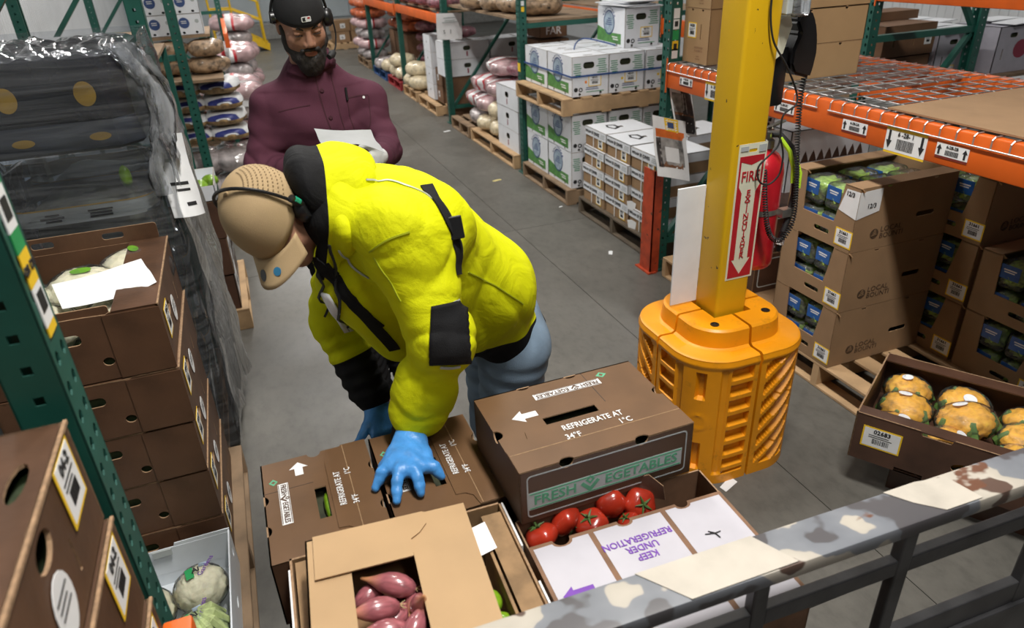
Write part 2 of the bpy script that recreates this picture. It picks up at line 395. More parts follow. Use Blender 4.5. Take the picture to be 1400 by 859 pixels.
# tags on posts
mb = MB().box((-0.0025, -0.03, 0), (0, 0.03, 0.075)); mb.build('tag', YEL, RF[2], (-0.001, 0, 0.98))
MB().panel([(-0.03, -0.03), (0.03, -0.035), (0.03, 0.0), (0.012, 0.03), (-0.012, 0.03), (-0.03, 0)], (), 0.002, fr((-0.002, 0, 0.14), (0, -1, 0), (0, 0, 1))).build('tag', YEL, LF[2])
SGREEN = M('sticker_green', (0.02, 0.30, 0.09), 0.5)
def strip(par, x, y0, zs):                                          # coloured location stickers on a post face
    for z0, z1, m, nm in zs:
        MB().box((x - 0.002, y0 - 0.022, z0), (x, y0 + 0.022, z1)).build(nm, m, par)
strip(LF[0], -0.0005, 0.0, ((1.80, 1.86, SGREEN, 'sticker'), (1.74, 1.80, WHITEP, 'sticker'), (1.71, 1.74, SGREEN, 'sticker'), (1.66, 1.71, YEL, 'sticker'), (1.60, 1.66, WHITEP, 'sticker'), (1.585, 1.60, YEL, 'sticker'), (1.86, 1.93, WHITEP, 'sticker')))
for z in (1.62, 1.755): MB().box((-0.0035, -0.014, z), (-0.002, 0.014, z + 0.03)).build('print', INK, LF[0])
text('428 128', 0.018, INK, LF[0], fr((-0.0022, 0, 1.685), (0, -1, 0), (0, 0, 1)), bold=0.02)
for z0, m in ((1.56, WHITEP), (1.50, SGREEN), (1.44, YEL), (1.395, WHITEP), (1.62, WHITEP)):
    MB().box((0.015, -0.0425, z0), (0.055, -0.0405, z0 + 0.055)).build('sticker', m, RF[1])
for z in (1.575, 1.45): MB().box((0.024, -0.0436, z), (0.046, -0.0425, z + 0.03)).build('print', INK, RF[1])
for z, m in ((1.50, YEL), (1.55, WHITEP)): MB().box((0.02, -0.042, z), (0.05, -0.0405, z + 0.04)).build('sticker', m, RF[2])

def beam(x, y0, y1, z0, z1, s, label, mat=None, ends=(1, 1)):
    """pallet-rack beam along Y whose face looks to side s (-1: -X)"""
    t = thing('rack_beam', label, 'rack beam', (x, (y0 + y1) / 2, z0), group='orange rack beams'); L = (y1 - y0) / 2; h = z1 - z0
    m = MB(); m.rbox((-0.0 if s < 0 else -0.05, -L, 0), (0.05 if s < 0 else 0.0, L, h), 0.006)
    m.build('beam_body', mat or ORANGE, t, smooth=True)
    for e, yy in ((ends[0], -L), (ends[1], L)):
        if e: MB().rbox((-0.008, yy - 0.005, -0.03), (0.0, yy + 0.05, h + 0.03) if yy < 0 else (0.0, yy + 0.005, h + 0.03), 0.002).build('end_connector', mat or ORANGE, t)
    return t
NB = beam(2.46, 1.11, 3.835, 1.23, 1.371, -1, 'orange rack beam at the right with aisle location labels')
RBm = beam(3.54, 1.11, 3.835, 1.25, 1.371, 1, 'orange beam along the rear edge of the wire deck')
beam(2.50, 9.07, 11.56, 1.20, 1.31, -1, 'orange rack beam above the far white boxes, behind the paper sign')
beam(2.50, 11.64, 14.16, 1.17, 1.29, -1, 'farthest orange rack beam along the aisle on the right')
beam(4.02, 6.5, 9.06, 1.20, 1.345, -1, 'orange back rack beam seen over the white organic crates')
beam(4.02, 3.92, 6.42, 1.20, 1.345, -1, 'orange back rack beam directly behind the white organic crates')
beam(4.02, 1.11, 3.84, 1.62, 1.76, -1, 'high orange back rack beam at the top right corner')
beam(4.02, 1.11, 3.84, 1.02, 1.14, -1, 'lower orange back rack beam under the grey crates')
beam(-0.262, -1.4, 1.02, 0.92, 1.02, 1, 'orange rack beam at the lower left, only its end showing', None, (1, 0))
beam(0.03, 8.9, 11.3, 1.15, 1.30, 1, 'far orange rack beam on the left beyond the potato sacks')
def arrow(w, h, up=1):
    p = [(-w * 0.2, -h / 2), (w * 0.2, -h / 2), (w * 0.2, 0.05 * h), (w / 2, 0.05 * h), (0, h / 2), (-w / 2, 0.05 * h), (-w * 0.2, 0.05 * h)]
    return p if up > 0 else [(x, -y) for x, y in p][::-1]
STRIPRED = M('label_strip_red', (0.16, 0.02, 0.012), 0.6)  # dark red strip along the lower edge of labels without a border
def loc_label(par, y, z, w, h, num, up, border=None):
    Y = y - par.location.y; Z = z - par.location.z
    m = fr((-0.0005, Y, Z), (0, -1, 0), (0, 0, 1)); mb = MB()
    mb.box((-w / 2, -h / 2, 0), (w / 2, h / 2, 0.002), 0); mb.box((-w / 2, -h / 2 - 0.009, 0), (w / 2, -h / 2, 0.0015), 1)
    if border: mb.box((-w / 2, h / 2 - 0.008, 0.001), (w / 2, h / 2 + 0.004, 0.003), 1)
    o = mb.build('location_label', [WHITEP, border or STRIPRED], par); o.matrix_local = m
    p = MB(); aw = w * 0.16 if border is None else w * 0.14; ah = h * 0.8
    for s in (-1, 1): p.panel([(x + s * w * 0.40, yy) for x, yy in arrow(aw, ah, up)], (), 0.0005, Matrix.Translation((0, 0, 0.003)))
    x = -w * 0.2; r = random.Random(3)
    while x < w * 0.2:
        d = w * r.choice((0.012, 0.02)); p.box((x, -h * 0.38, 0.002), (x + d, h * (0.02 if border is None else 0.08), 0.003)); x += d + w * 0.014
    p.build('print', INK, o)
    text(num, h * (0.34 if border is None else 0.27), INK, o, Matrix.Translation((0, h * 0.28, 0.002)), bold=0.012)
loc_label(NB, 2.338, 1.288, 0.138, 0.045, '6-28-2A', 1)
loc_label(NB, 2.070, 1.278, 0.196, 0.092, '6 -28- 1', -1, YEL)
loc_label(NB, 1.860, 1.290, 0.137, 0.047, '6-28-2B', 1)
loc_label(NB, 2.785, 1.291, 0.138, 0.045, '6-28-2C', 1)
loc_label(NB, 3.628, 1.293, 0.128, 0.042, '6-29-2A', 1)
loc_label(NB, 3.345, 1.278, 0.18, 0.085, '6 -29- 1', -1, YEL)
# far beams get their little label strips
def wire_deck(x0, x1, y0, y1, z, label, drop=0.04):
    t = thing('wire_deck', label, 'wire deck', ((x0 + x1) / 2, (y0 + y1) / 2, z), group='wire decks')
    ox, oy = (x0 + x1) / 2, (y0 + y1) / 2; hx = (x1 - x0) / 2; hy = (y1 - y0) / 2
    lw = MB().tube([(-hx - 0.003, 0, -drop), (-hx - 0.003, 0, -0.006), (-hx + 0.006, 0, 0.004), (hx, 0, 0.004)], 0.0032, 6, cap=True).build('wire', STEEL, t, (0, -hy + 0.01, 0), smooth=True).data
    n = max(2, round((2 * hy - 0.02) / 0.0715))
    for i in range(1, n + 1): link('wire', lw, t, (0, -hy + 0.01 + i * (2 * hy - 0.02) / n, 0))
    cw = MB().tube([(0, -hy, 0), (0, hy, 0)], 0.0032, 6).build('wire', STEEL, t, (-hx - 0.004, 0, -drop), smooth=True).data
    k = int(2 * hx / 0.105)
    for i in range(1, k + 1): link('wire', cw, t, (-hx + i * 2 * hx / k - 0.03, 0, 0.0))
    for yy in (-hy * 0.6, 0, hy * 0.6): MB().box((-hx + 0.06, yy - 0.015, -0.03), (hx - 0.01, yy + 0.015, -0.006)).build('support_channel', STEEL, t)
wire_deck(2.457, 3.53, 2.565, 3.24, 1.371, 'wire deck beside the tan cartons, middle of the bay')
wire_deck(2.457, 3.53, 3.26, 3.83, 1.371, 'wire deck under the tan carton tower at the rack frame')
wire_deck(2.457, 3.53, 1.14, 2.50, 1.371, 'wire deck under the loose cardboard sheet at the right')
sh = MB().box((0, 0, 0), (0.92, 1.07, 0.007)).build('cardboard_sheet', [KRAFT], loc=(2.495, 1.15, 1.381)); tag(sh, 'loose flat cardboard sheet lying on the wire deck at the right', 'cardboard sheet')

# ---------------------------------------------------------------- column with guard
YPAINT = M('column_yellow_paint', (0.72, 0.43, 0.008), 0.42, var=0.06, scale=3, bump=0.04, bscale=20)
def chips(m, th=0.66):
    nt = m.node_tree; b = nt.nodes['Principled BSDF']; src = b.inputs['Base Color'].links[0].from_socket
    tc = nd(nt, 'ShaderNodeTexCoord'); n = nd(nt, 'ShaderNodeTexNoise'); n.inputs['Scale'].default_value = 22; n.inputs['Detail'].default_value = 6
    nt.links.new(tc.outputs['Object'], n.inputs['Vector']); r = ramp(nt, [(th, (0, 0, 0)), (th + 0.015, (1, 1, 1))]); nt.links.new(n.outputs['Fac'], r.inputs[0])
    mx = nd(nt, 'ShaderNodeMix', data_type='RGBA'); nt.links.new(r.outputs[0], mx.inputs[0]); nt.links.new(src, mx.inputs[6]); mx.inputs[7].default_value = (0.05, 0.03, 0.015, 1)
    nt.links.new(mx.outputs[2], b.inputs['Base Color'])
chips(YPAINT, 0.71)
col = thing('steel_column', 'yellow painted square steel column in the orange guard', 'column', (1.692, 2.138, 0))
MB().rbox((-0.073, -0.073, 0), (0.073, 0.073, 5.0), 0.014, seg=3).build('column_shaft', YPAINT, col, smooth=True)
MB().box((-0.11, -0.11, 0), (0.11, 0.11, 0.02)).build('base_plate', YPAINT, col)
RED = M('sign_red', (0.45, 0.012, 0.022), 0.5, var=0.06)
IVORY = M('sign_ivory', (0.70, 0.70, 0.55), 0.5, var=0.04)
sg = thing('fire_sign', 'ivory and red fire extinguisher arrow sign on the yellow column', 'sign', (1.708, 2.0638, 1.105))
sm = fr((0, 0, 0), (1, 0, 0), (0, 0, 1))
MB().panel(rect(-0.062, -0.27, 0.062, 0.27), [rrect(-0.018, 0.238, 0.018, 0.250, 0.005)], 0.0015, sm).build('plate', IVORY, sg)
AW, AR = 0.058, 0.043
red_out = rect(-0.054, -0.262, 0.054, 0.225)
arr = [(-0.046, 0.205), (0, 0.190), (0.046, 0.205), (0.046, 0.110), (0.031, 0.085), (0.031, -0.185), (0.044, -0.185), (0, -0.250), (-0.044, -0.185), (-0.031, -0.185), (-0.031, 0.085), (-0.046, 0.110)]
MB().panel(red_out, [arr[::-1]], 0.001, fr((0, -0.0008, 0), (1, 0, 0), (0, 0, 1))).build('red_border', RED, sg)
text('FIRE', 0.056, RED, sg, fr((0, -0.0002, 0.146), (1, 0, 0), (0, 0, 1)), bold=0.012, sx=0.80)
for i, ch in enumerate('EXTINGUISHER'): text(ch, 0.0315, RED, sg, fr((0, -0.0002, 0.083 - i * 0.0232), (1, 0, 0), (0, 0, 1)), bold=0.012, sx=1.1)
MB().box((-0.055, -0.0025, 0.245), (-0.022, -0.001, 0.262)).build('print', PGREY, sg); MB().box((0.025, -0.0025, 0.236), (0.057, -0.001, 0.262)).build('print', PGREY, sg)
wsh = MB().rbox((-0.062, -0.004, -0.26), (0.062, 0.004, 0.24), 0.002).build('white_board', WBOARD, loc=(1.556, 2.205, 0.955)); tag(wsh, 'white plastic board standing on the guard left of the column', 'board')

GUARD = M('guard_orange_plastic', (0.80, 0.30, 0.003), 0.42, var=0.10, scale=5, bump=0.1, bscale=30)
def dirt(m):
    nt = m.node_tree; b = nt.nodes['Principled BSDF']; src = b.inputs['Base Color'].links[0].from_socket
    tc = nd(nt, 'ShaderNodeTexCoord'); n = nd(nt, 'ShaderNodeTexNoise'); n.inputs['Scale'].default_value = 12; n.inputs['Detail'].default_value = 8; n.inputs['Roughness'].default_value = 0.75
    nt.links.new(tc.outputs['Object'], n.inputs['Vector']); r = ramp(nt, [(0.56, (0, 0, 0)), (0.78, (0.75,) * 3)]); nt.links.new(n.outputs['Fac'], r.inputs[0])
    mx = nd(nt, 'ShaderNodeMix', data_type='RGBA'); nt.links.new(r.outputs[0], mx.inputs[0]); nt.links.new(src, mx.inputs[6]); mx.inputs[7].default_value = (0.16, 0.075, 0.012, 1)
    nt.links.new(mx.outputs[2], b.inputs['Base Color'])
dirt(GUARD)
def quarter(pattern, H=0.60, R=0.288, rc=0.19):
    """one corner block of the column guard: corner at +X+Y, wall outline with recessed slots, stepped top"""
    g = 0.006; S = R - rc; pts = []                                  # outline from (R, g) round to (g, R)
    nst = 18
    for i in range(nst): pts.append((R, g + (S - g) * i / nst, 1, 0))
    for i in range(29):
        a = pi / 2 * i / 28; pts.append((S + rc * math.cos(a), S + rc * math.sin(a), math.cos(a), math.sin(a)))
    for i in range(1, nst + 1): pts.append((S - (S - g) * i / nst, R, 0, 1))
    L = [0]
    for i in range(1, len(pts)): L.append(L[-1] + math.dist(pts[i][:2], pts[i - 1][:2]))
    T = L[-1]; nz = 66
    def dep(u, z):
        d = 0.0; v = u if u < T / 2 else T - u                       # v: distance from the nearer gap
        if 0.05 < z < 0.555:
            if pattern == 'slots':
                if 0.022 < v < 0.115 and ((z - 0.055) % 0.0715) > 0.028: d = 0.026
                if 0.125 < v < 0.158: d = 0.010
                if abs(u - T / 2) < 0.016 and (0.075 < z < 0.2 or 0.42 < z < 0.54): d = 0.022
                if abs(math.hypot(u - T / 2, z - 0.31) - 0.034) < 0.004: d = -0.003
            else:
                s = (z - 0.9 * v) % 0.085
                if 0.03 < v < 0.19 and s > 0.034: d = 0.024
        if z > 0.575: d -= 0.006 * 0
        return d
    vs = []; fs = []; n = len(pts)
    for k in range(nz + 1):
        z = H * k / nz
        for i, (x, y, nx, ny) in enumerate(pts):
            d = dep(L[i], z); bul = 0.004 if z > 0.565 else 0
            if z > H - 0.012: d += 0.006
            vs.append((x - nx * (d - bul), y - ny * (d - bul), z))
    for k in range(nz):
        for i in range(n - 1): fs.append((k * n + i, k * n + i + 1, (k + 1) * n + i + 1, (k + 1) * n + i))
    # stepped top: rim plate, hub wall, hub top
    def ring(rr, z, rcc):
        S2 = rr - rcc; o = []
        for i in range(n):
            u = L[i] / T
            if u < 0.2: o.append((rr, g + (S2 - g) * u / 0.2, z))
            elif u <= 0.8:
                a = pi / 2 * (u - 0.2) / 0.6; o.append((S2 + rcc * math.cos(a), S2 + rcc * math.sin(a), z))
            else: o.append((g + (S2 - g) * (1 - u) / 0.2, rr, z))
        return o
    base = nz * n
    for rr, z, rcc in ((0.275, H + 0.006, 0.18), (0.222, H + 0.004, 0.15), (0.21, H + 0.012, 0.14), (0.203, H + 0.078, 0.135), (0.195, H + 0.086, 0.13)):
        o = len(vs); vs += ring(rr, z, rcc); p = base
        fs += [(p + i, p + i + 1, o + i + 1, o + i) for i in range(n - 1)]; base = o
    # hub top down to the square column hole (0.085) and inner walls
    o = len(vs); q = 0.088
    for i in range(n):
        u = L[i] / T; vs.append((q, max(g, min(q, q * u * 2)), H + 0.086) if u < 0.5 else (max(g, min(q, q * (1 - u) * 2)), q, H + 0.086))
    fs += [(base + i, base + i + 1, o + i + 1, o + i) for i in range(n - 1)]
    o2 = len(vs); vs += [(x, y, 0) for x, y, z in vs[o:o + n]]
    fs += [(o + i, o + i + 1, o2 + i + 1, o2 + i) for i in range(n - 1)]
    # the two cut faces beside the gaps
    for e in (0, n - 1):
        col_ = [k * n + e for k in range(nz + 1)] + [nz * n + n + e + n * j for j in range(0, 5)]
        f = col_ + [o + e, o2 + e]
        fs.append(tuple(f) if e == 0 else tuple(f[::-1]))
    mb = MB(); mb.add(vs, fs); return mb
gd = thing('column_guard', 'orange plastic column guard of four blocks around the yellow column', 'column guard', (1.692, 2.138, 0))
qa = quarter('slots').build('guard_block', GUARD, gd, rz=pi, smooth=True, ang=35)
qb = quarter('slant').build('guard_block', GUARD, gd, rz=pi / 2, smooth=True, ang=35)
link('guard_block', qb.data, gd, rz=-pi / 2); link('guard_block', qa.data, gd, rz=0)
for a, (hx, hy) in ((qa, (0.165, 0.06)), (qb, (0.165, 0.06)), (gd.children[2], (0.165, 0.06)), (gd.children[3], (0.165, 0.06))):
    MB().lathe([(0.0175, 0.684), (0.0175, 0.689), (0.013, 0.689), (0.012, 0.6865), (0.0, 0.6865)], 16, cap=False).build('bolt_cap', BLACKP, a, (hy + 0.06, hx - 0.03, 0.0))

# fire extinguisher on the far right side of the column
ERED = M('extinguisher_red', (0.50, 0.012, 0.022), 0.28, var=0.15, scale=10, coat=0.4)
CHROME = M('valve_metal', (0.55, 0.53, 0.50), 0.3, metal=0.9, var=0.1)
LIME = M('lime_band', (0.45, 0.72, 0.03), 0.5, var=0.05)
ex = thing('fire_extinguisher', 'red fire extinguisher hanging on the yellow column', 'fire extinguisher', (1.897, 2.225, 0.80))
MB().lathe([(0.0, 0.0), (0.072, 0.0), (0.082, 0.012), (0.084, 0.03), (0.084, 0.40), (0.078, 0.44), (0.055, 0.475), (0.03, 0.49), (0.026, 0.52)], 28).build('cylinder', ERED, ex, smooth=True)
mb = MB(); mb.lathe([(0.034, 0.50), (0.034, 0.53), (0.022, 0.535), (0.022, 0.575), (0.0, 0.58)], 14); mb.bar((0, 0, 0.56), (-0.02, -0.10, 0.585), 0.022, 0.008); mb.bar((0, 0, 0.575), (-0.02, -0.105, 0.625), 0.022, 0.008)
mb.build('valve', CHROME, ex, smooth=True)
hp = [(0.01, 0, 0.55), (0.045, -0.02, 0.548), (0.085, -0.05, 0.50), (0.10, -0.075, 0.42), (0.098, -0.088, 0.32), (0.08, -0.098, 0.24), (0.055, -0.105, 0.17)]
MB().tube(hp, 0.013, 10).build('hose', RUBBER, ex, smooth=True)
MB().tube([(0.055, -0.105, 0.17), (0.035, -0.108, 0.09)], [0.016, 0.012], 10).build('nozzle', BLACKP, ex, smooth=True)
MB().tube([(0.046, -0.109, 0.14), (0.042, -0.11, 0.12)], 0.0165, 10).build('nozzle_ring', PWHITE, ex, smooth=True)
MB().tube([(0.03, -0.045, 0.54), (0.062, -0.07, 0.49), (0.072, -0.09, 0.43), (0.072, -0.098, 0.37)], 0.009, 8).build('lime_band', LIME, ex, smooth=True)
MB().tube([(0.105, -0.06, 0.46), (0.118, -0.085, 0.40), (0.116, -0.09, 0.34)], 0.006, 8).build('lime_band', LIME, ex, smooth=True)
mb = MB(); mb.lathe([(0.0865, 0.24), (0.0865, 0.262)], 28, cap=False); mb.box((0.03, -0.115, 0.235), (0.085, -0.082, 0.268)); mb.build('strap', CHROME, ex)
MB().box((-0.128, -0.03, 0.05), (-0.084, 0.03, 0.45)).build('bracket', BLACKP, ex)

# wall phone, junction box and cords on the column
jb = thing('junction_box', 'grey electrical box with clear cover at the top of the column', 'electrical box', (1.79, 2.10, 1.80))
MB().rbox((-0.025, -0.05, 0), (0.0, 0.05, 0.12), 0.005).build('box_base', PGREY, jb)
MB().rbox((0.0, -0.055, -0.01), (0.075, 0.05, 0.12), 0.012, seg=3).build('clear_cover', film('clear_cover_plastic', haze=0.12, bump=0.05, rough=0.05), jb, smooth=True)
ph = thing('wall_phone', 'black handset phone on the right side of the column', 'phone', (1.765, 2.15, 1.57))
MB().panel([(0.0, 0.07), (0.05, 0.10), (0.075, 0.19), (0.06, 0.23), (0.0, 0.2)], (), 0.07, fr((0, -0.05, 0), (1, 0, 0), (0, 0, 1))).build('bracket', IVORY, ph)
hb = MB(); prof = [(0.125, 0.245), (0.165, 0.23), (0.19, 0.19), (0.205, 0.14), (0.212, 0.09), (0.205, 0.03), (0.195, 0.0), (0.12, 0.022), (0.098, 0.055), (0.10, 0.10), (0.122, 0.16), (0.10, 0.20)]
bm = bmesh.new(); f = bm.faces.new([bm.verts.new((x, -0.045, z)) for x, z in prof]); r = bmesh.ops.extrude_face_region(bm, geom=[f])
bmesh.ops.translate(bm, verts=[v for v in r['geom'] if isinstance(v, bmesh.types.BMVert)], vec=(0, 0.085, 0)); bmesh.ops.recalc_face_normals(bm, faces=bm.faces[:])
bmesh.ops.bevel(bm, geom=bm.edges[:], offset=0.009, segments=2, affect='EDGES'); hb.bm(bm); hb.build('handset', BLACKP, ph, smooth=True)
MB().rbox((0.035, -0.03, -0.09), (0.10, 0.045, 0.12), 0.015).build('cradle', BLACKP, ph, smooth=True)
# smooth the cord by subdividing its path
def cr(pts, n=8):
    P = [Vector(p) for p in pts]; o = []
    for i in range(len(P) - 1):
        a, b, c, d = P[max(i - 1, 0)], P[i], P[i + 1], P[min(i + 2, len(P) - 1)]
        for k in range(n):
            t = k / n; o.append(0.5 * ((2 * b) + (c - a) * t + (2 * a - 5 * b + 4 * c - d) * t * t + (3 * b - a - 3 * c + d) * t ** 3))
    return o + [P[-1]]
cords = MB().tube(cr([(1.705, 2.03, 1.95), (1.697, 2.05, 1.85), (1.722, 2.05, 1.73), (1.785, 2.04, 1.64), (1.85, 2.05, 1.55), (1.852, 2.04, 1.50), (1.80, 2.04, 1.465), (1.80, 2.04, 1.37), (1.771, 2.04, 1.335), (1.725, 2.045, 1.29), (1.735, 2.045, 1.235), (1.78, 2.045, 1.215), (1.82, 2.04, 1.25), (1.825, 2.04, 1.32), (1.805, 2.04, 1.38)]), 0.0035, 8).build('power_cord', RUBBER, smooth=True)
tag(cords, 'thin black cord looping down the front of the yellow column', 'cord')
path = cr([(1.945, 2.12, 1.58), (1.94, 2.12, 1.51), (1.942, 2.11, 1.376), (1.968, 2.10, 1.144), (1.962, 2.09, 1.02), (1.915, 2.085, 0.955), (1.86, 2.085, 0.98), (1.826, 2.09, 1.075), (1.80, 2.10, 1.257)], 40)
hel = []; prev = None; ang = 0
for i in range(len(path) - 1):
    d = (path[i + 1] - path[i]).normalized()
    x = d.orthogonal() if prev is None else prev - d * prev.dot(d)
    x.normalize(); y = d.cross(x); prev = x
    for k in range(3):
        ang += (path[i + 1] - path[i]).length / 3 / 0.0105 * 2 * pi
        hel.append(path[i].lerp(path[i + 1], k / 3) + (x * math.cos(ang) + y * math.sin(ang)) * 0.0085)
tag(MB().tube(hel, 0.0028, 5).build('coiled_cord', RUBBER, smooth=True), 'coiled black phone cord hanging past the red extinguisher', 'cord')

# ---------------------------------------------------------------- foreground backrest of the lift truck
def peeled():
    m = M('peeling_rail_paint', (0.2, 0.2, 0.2), 0.5, var=0, spec=0.5); nt = m.node_tree; b = nt.nodes['Principled BSDF']
    tc = nd(nt, 'ShaderNodeTexCoord'); mp = nd(nt, 'ShaderNodeMapping'); mp.inputs['Scale'].default_value = (4.6, 6, 6); mp.inputs['Location'].default_value = (3.4, 1.1, 0.4)
    nt.links.new(tc.outputs['Object'], mp.inputs[0])
    n1 = nd(nt, 'ShaderNodeTexNoise'); n1.inputs['Scale'].default_value = 1.35; n1.inputs['Detail'].default_value = 3; n1.inputs['Roughness'].default_value = 0.45
    n2 = nd(nt, 'ShaderNodeTexNoise'); n2.inputs['Scale'].default_value = 1.2; n2.inputs['Detail'].default_value = 4; mp2 = nd(nt, 'ShaderNodeMapping'); mp2.inputs['Location'].default_value = (9, 4, 2); mp2.inputs['Scale'].default_value = (5, 8, 8)
    nt.links.new(mp.outputs[0], n1.inputs['Vector']); nt.links.new(tc.outputs['Object'], mp2.inputs[0]); nt.links.new(mp2.outputs[0], n2.inputs['Vector'])
    r1 = ramp(nt, [(0.0, (0.055, 0.052, 0.058)), (0.46, (0.075, 0.07, 0.075)), (0.475, (0.15, 0.16, 0.18)), (0.555, (0.18, 0.19, 0.21)), (0.565, (0.40, 0.365, 0.31)), (0.66, (0.45, 0.41, 0.35)), (0.67, (0.10, 0.06, 0.045))])
    nt.links.new(n1.outputs['Fac'], r1.inputs[0])
    r2 = ramp(nt, [(0.61, (0, 0, 0)), (0.63, (1, 1, 1))]); nt.links.new(n2.outputs['Fac'], r2.inputs[0])
    mx = nd(nt, 'ShaderNodeMix', data_type='RGBA'); nt.links.new(r2.outputs[0], mx.inputs[0]); nt.links.new(r1.outputs[0], mx.inputs[6]); mx.inputs[7].default_value = (0.13, 0.055, 0.03, 1)
    nt.links.new(mx.outputs[2], b.inputs['Base Color'])
    bp = nd(nt, 'ShaderNodeBump'); bp.inputs['Strength'].default_value = 0.5; bp.inputs['Distance'].default_value = 0.004; nt.links.new(n1.outputs['Fac'], bp.inputs['Height']); nt.links.new(bp.outputs[0], b.inputs['Normal'])
    return m
PEEL = peeled()
TRUCK = M('truck_steel_grey', (0.085, 0.085, 0.09), 0.45, var=0.3, scale=10, bump=0.08, metal=0.3)
TAPE = M('cream_tape', (0.46, 0.42, 0.36), 0.6, var=0.1, scale=12, bump=0.1)
rl = thing('load_backrest', 'grey steel load backrest with peeling paint in the near foreground', 'truck backrest', (0.85, 0.66, 0.0), math.radians(-1.6))
MB().rbox((-0.9, -0.04, 1.085), (0.75, 0.042, 1.12), 0.006, seg=2).build('top_rail', PEEL, rl, smooth=True)
tp = MB(); tp.panel([(-0.34, -0.038), (-0.135, -0.036), (-0.175, 0.040), (-0.40, 0.040)], (), 0.0015, Matrix.Translation((0, 0, 1.1218))); tp.build('tape', TAPE, rl)
tp = MB(); tp.panel([(0.185, -0.036), (0.27, -0.036), (0.255, 0.03), (0.19, 0.041), (0.115, 0.040), (0.145, 0.0)], (), 0.0015, Matrix.Translation((0, 0, 1.1218))); tp.build('tape', TAPE, rl)
for x, w in ((-0.50, 0.03), (-0.175, 0.032), (0.155, 0.034), (0.565, 0.06)): MB().rbox((x - w / 2, -0.012, 0.30), (x + w / 2, 0.012, 1.09), 0.004).build('upright_bar', TRUCK, rl)
for x0, x1 in ((-0.9, -0.515), (-0.485, -0.19), (-0.16, 0.14), (0.17, 0.536)):
    MB().rbox((x0, -0.011, 0.945), (x1, 0.011, 0.985), 0.003).build('cross_bar', TRUCK, rl)
    MB().rbox((x0, -0.011, 0.70), (x1, 0.011, 0.765), 0.003).build('cross_bar', TRUCK, rl)
MB().rbox((-0.9, -0.02, 0.0), (0.75, 0.02, 0.70), 0.004).build('lower_plate', TRUCK, rl)
# ---------------------------------------------------------------- pallets and cartons
def pallet(x, y, w, d, label, mat=None, z=0, rz=0, h=0.14, along='x'):
    """stringer pallet, centre x,y; stringers run along local X, deck boards along local Y"""
    mat = mat or WOOD; t = thing('pallet', label, 'pallet', (x, y, z), rz, group='wooden pallets')
    st = MB().box((-w / 2, -0.02, 0.017), (w / 2, 0.02, h - 0.017)).build('stringer', mat, t, (0, -d / 2 + 0.02, 0)).data
    for yy in (0, d / 2 - 0.02): link('stringer', st, t, (0, yy, 0))
    n = 7; bw = 0.092
    bd = MB().rbox((-bw / 2, -d / 2, 0), (bw / 2, d / 2, 0.017), 0.003, seg=1).build('deck_board', mat, t, (-w / 2 + bw / 2, 0, h - 0.017)).data
    for i in range(1, n): link('deck_board', bd, t, (-w / 2 + bw / 2 + i * (w - bw) / (n - 1), random.uniform(-0.006, 0.006), h - 0.017))
    for i in range(4): link('bottom_board', bd, t, (-w / 2 + bw / 2 + i * (w - bw) / 3, 0, 0))
    return t
FACES = {'-y': lambda w, d: ((-w / 2, -d / 2, 0), (1, 0, 0), w), '+x': lambda w, d: ((w / 2, -d / 2, 0), (0, 1, 0), d),
         '+y': lambda w, d: ((w / 2, d / 2, 0), (-1, 0, 0), w), '-x': lambda w, d: ((-w / 2, d / 2, 0), (0, -1, 0), d)}
def fm(face, w, d, u, v, h=0, off=0.0005):
    """matrix on a carton face at (u from its left end, v up); 'top' uses plain x,y offsets"""
    if face == 'top': return fr((-w / 2 + u, -d / 2 + v, h + off), (1, 0, 0), (0, 1, 0))
    o, ud, L = FACES[face](w, d); m = fr(o, ud, (0, 0, 1)); return m @ Matrix.Translation((u, v, off))
def carton(w, d, h, holes={}, top=None, th=0.005, outl={}, mb=None):
    """board shell: four walls with real holes, bottom, optional top panel with holes"""
    mb = mb or MB()
    for f in FACES:
        o, ud, L = FACES[f](w, d)
        mb.panel(outl.get(f, rect(0, 0, L, h)), [q[::-1] for q in holes.get(f, [])], th, fr(o, ud, (0, 0, 1)))
    mb.box((-w / 2 + th, -d / 2 + th, 0), (w / 2 - th, d / 2 - th, th))
    if top is not None: mb.panel(rect(0, 0, w, d), [q[::-1] for q in top], th, fr((-w / 2, -d / 2, h), (1, 0, 0), (0, 1, 0)))
    return mb
def lines(mb, x0, x1, y, n, dy, hgt, mi=0, z=0.0008, seed=1, jag=True):
    r = random.Random(seed)
    for i in range(n):
        a = x0 + (r.uniform(0, 0.25) * (x1 - x0) if jag else 0); mb.box((a, y - i * dy, 0), (x1 - (r.uniform(0, 0.2) * (x1 - x0) if jag else 0), y - i * dy + hgt, z), mi)
    return mb
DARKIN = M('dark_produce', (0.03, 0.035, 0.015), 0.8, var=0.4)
BLUEI = M('printed_blue', (0.035, 0.07, 0.20), 0.6, var=0.1)
SKYI = M('printed_pale_blue', (0.30, 0.38, 0.46), 0.6, var=0.25, scale=25)
LGREEN = M('printed_leaf_green', (0.075, 0.235, 0.055), 0.55, var=0.3, scale=18)
STRAPB = M('blue_strap', (0.02, 0.07, 0.24), 0.45, var=0.05)
ORDOT = M('orange_dot', (0.9, 0.25, 0.02), 0.6, var=0)

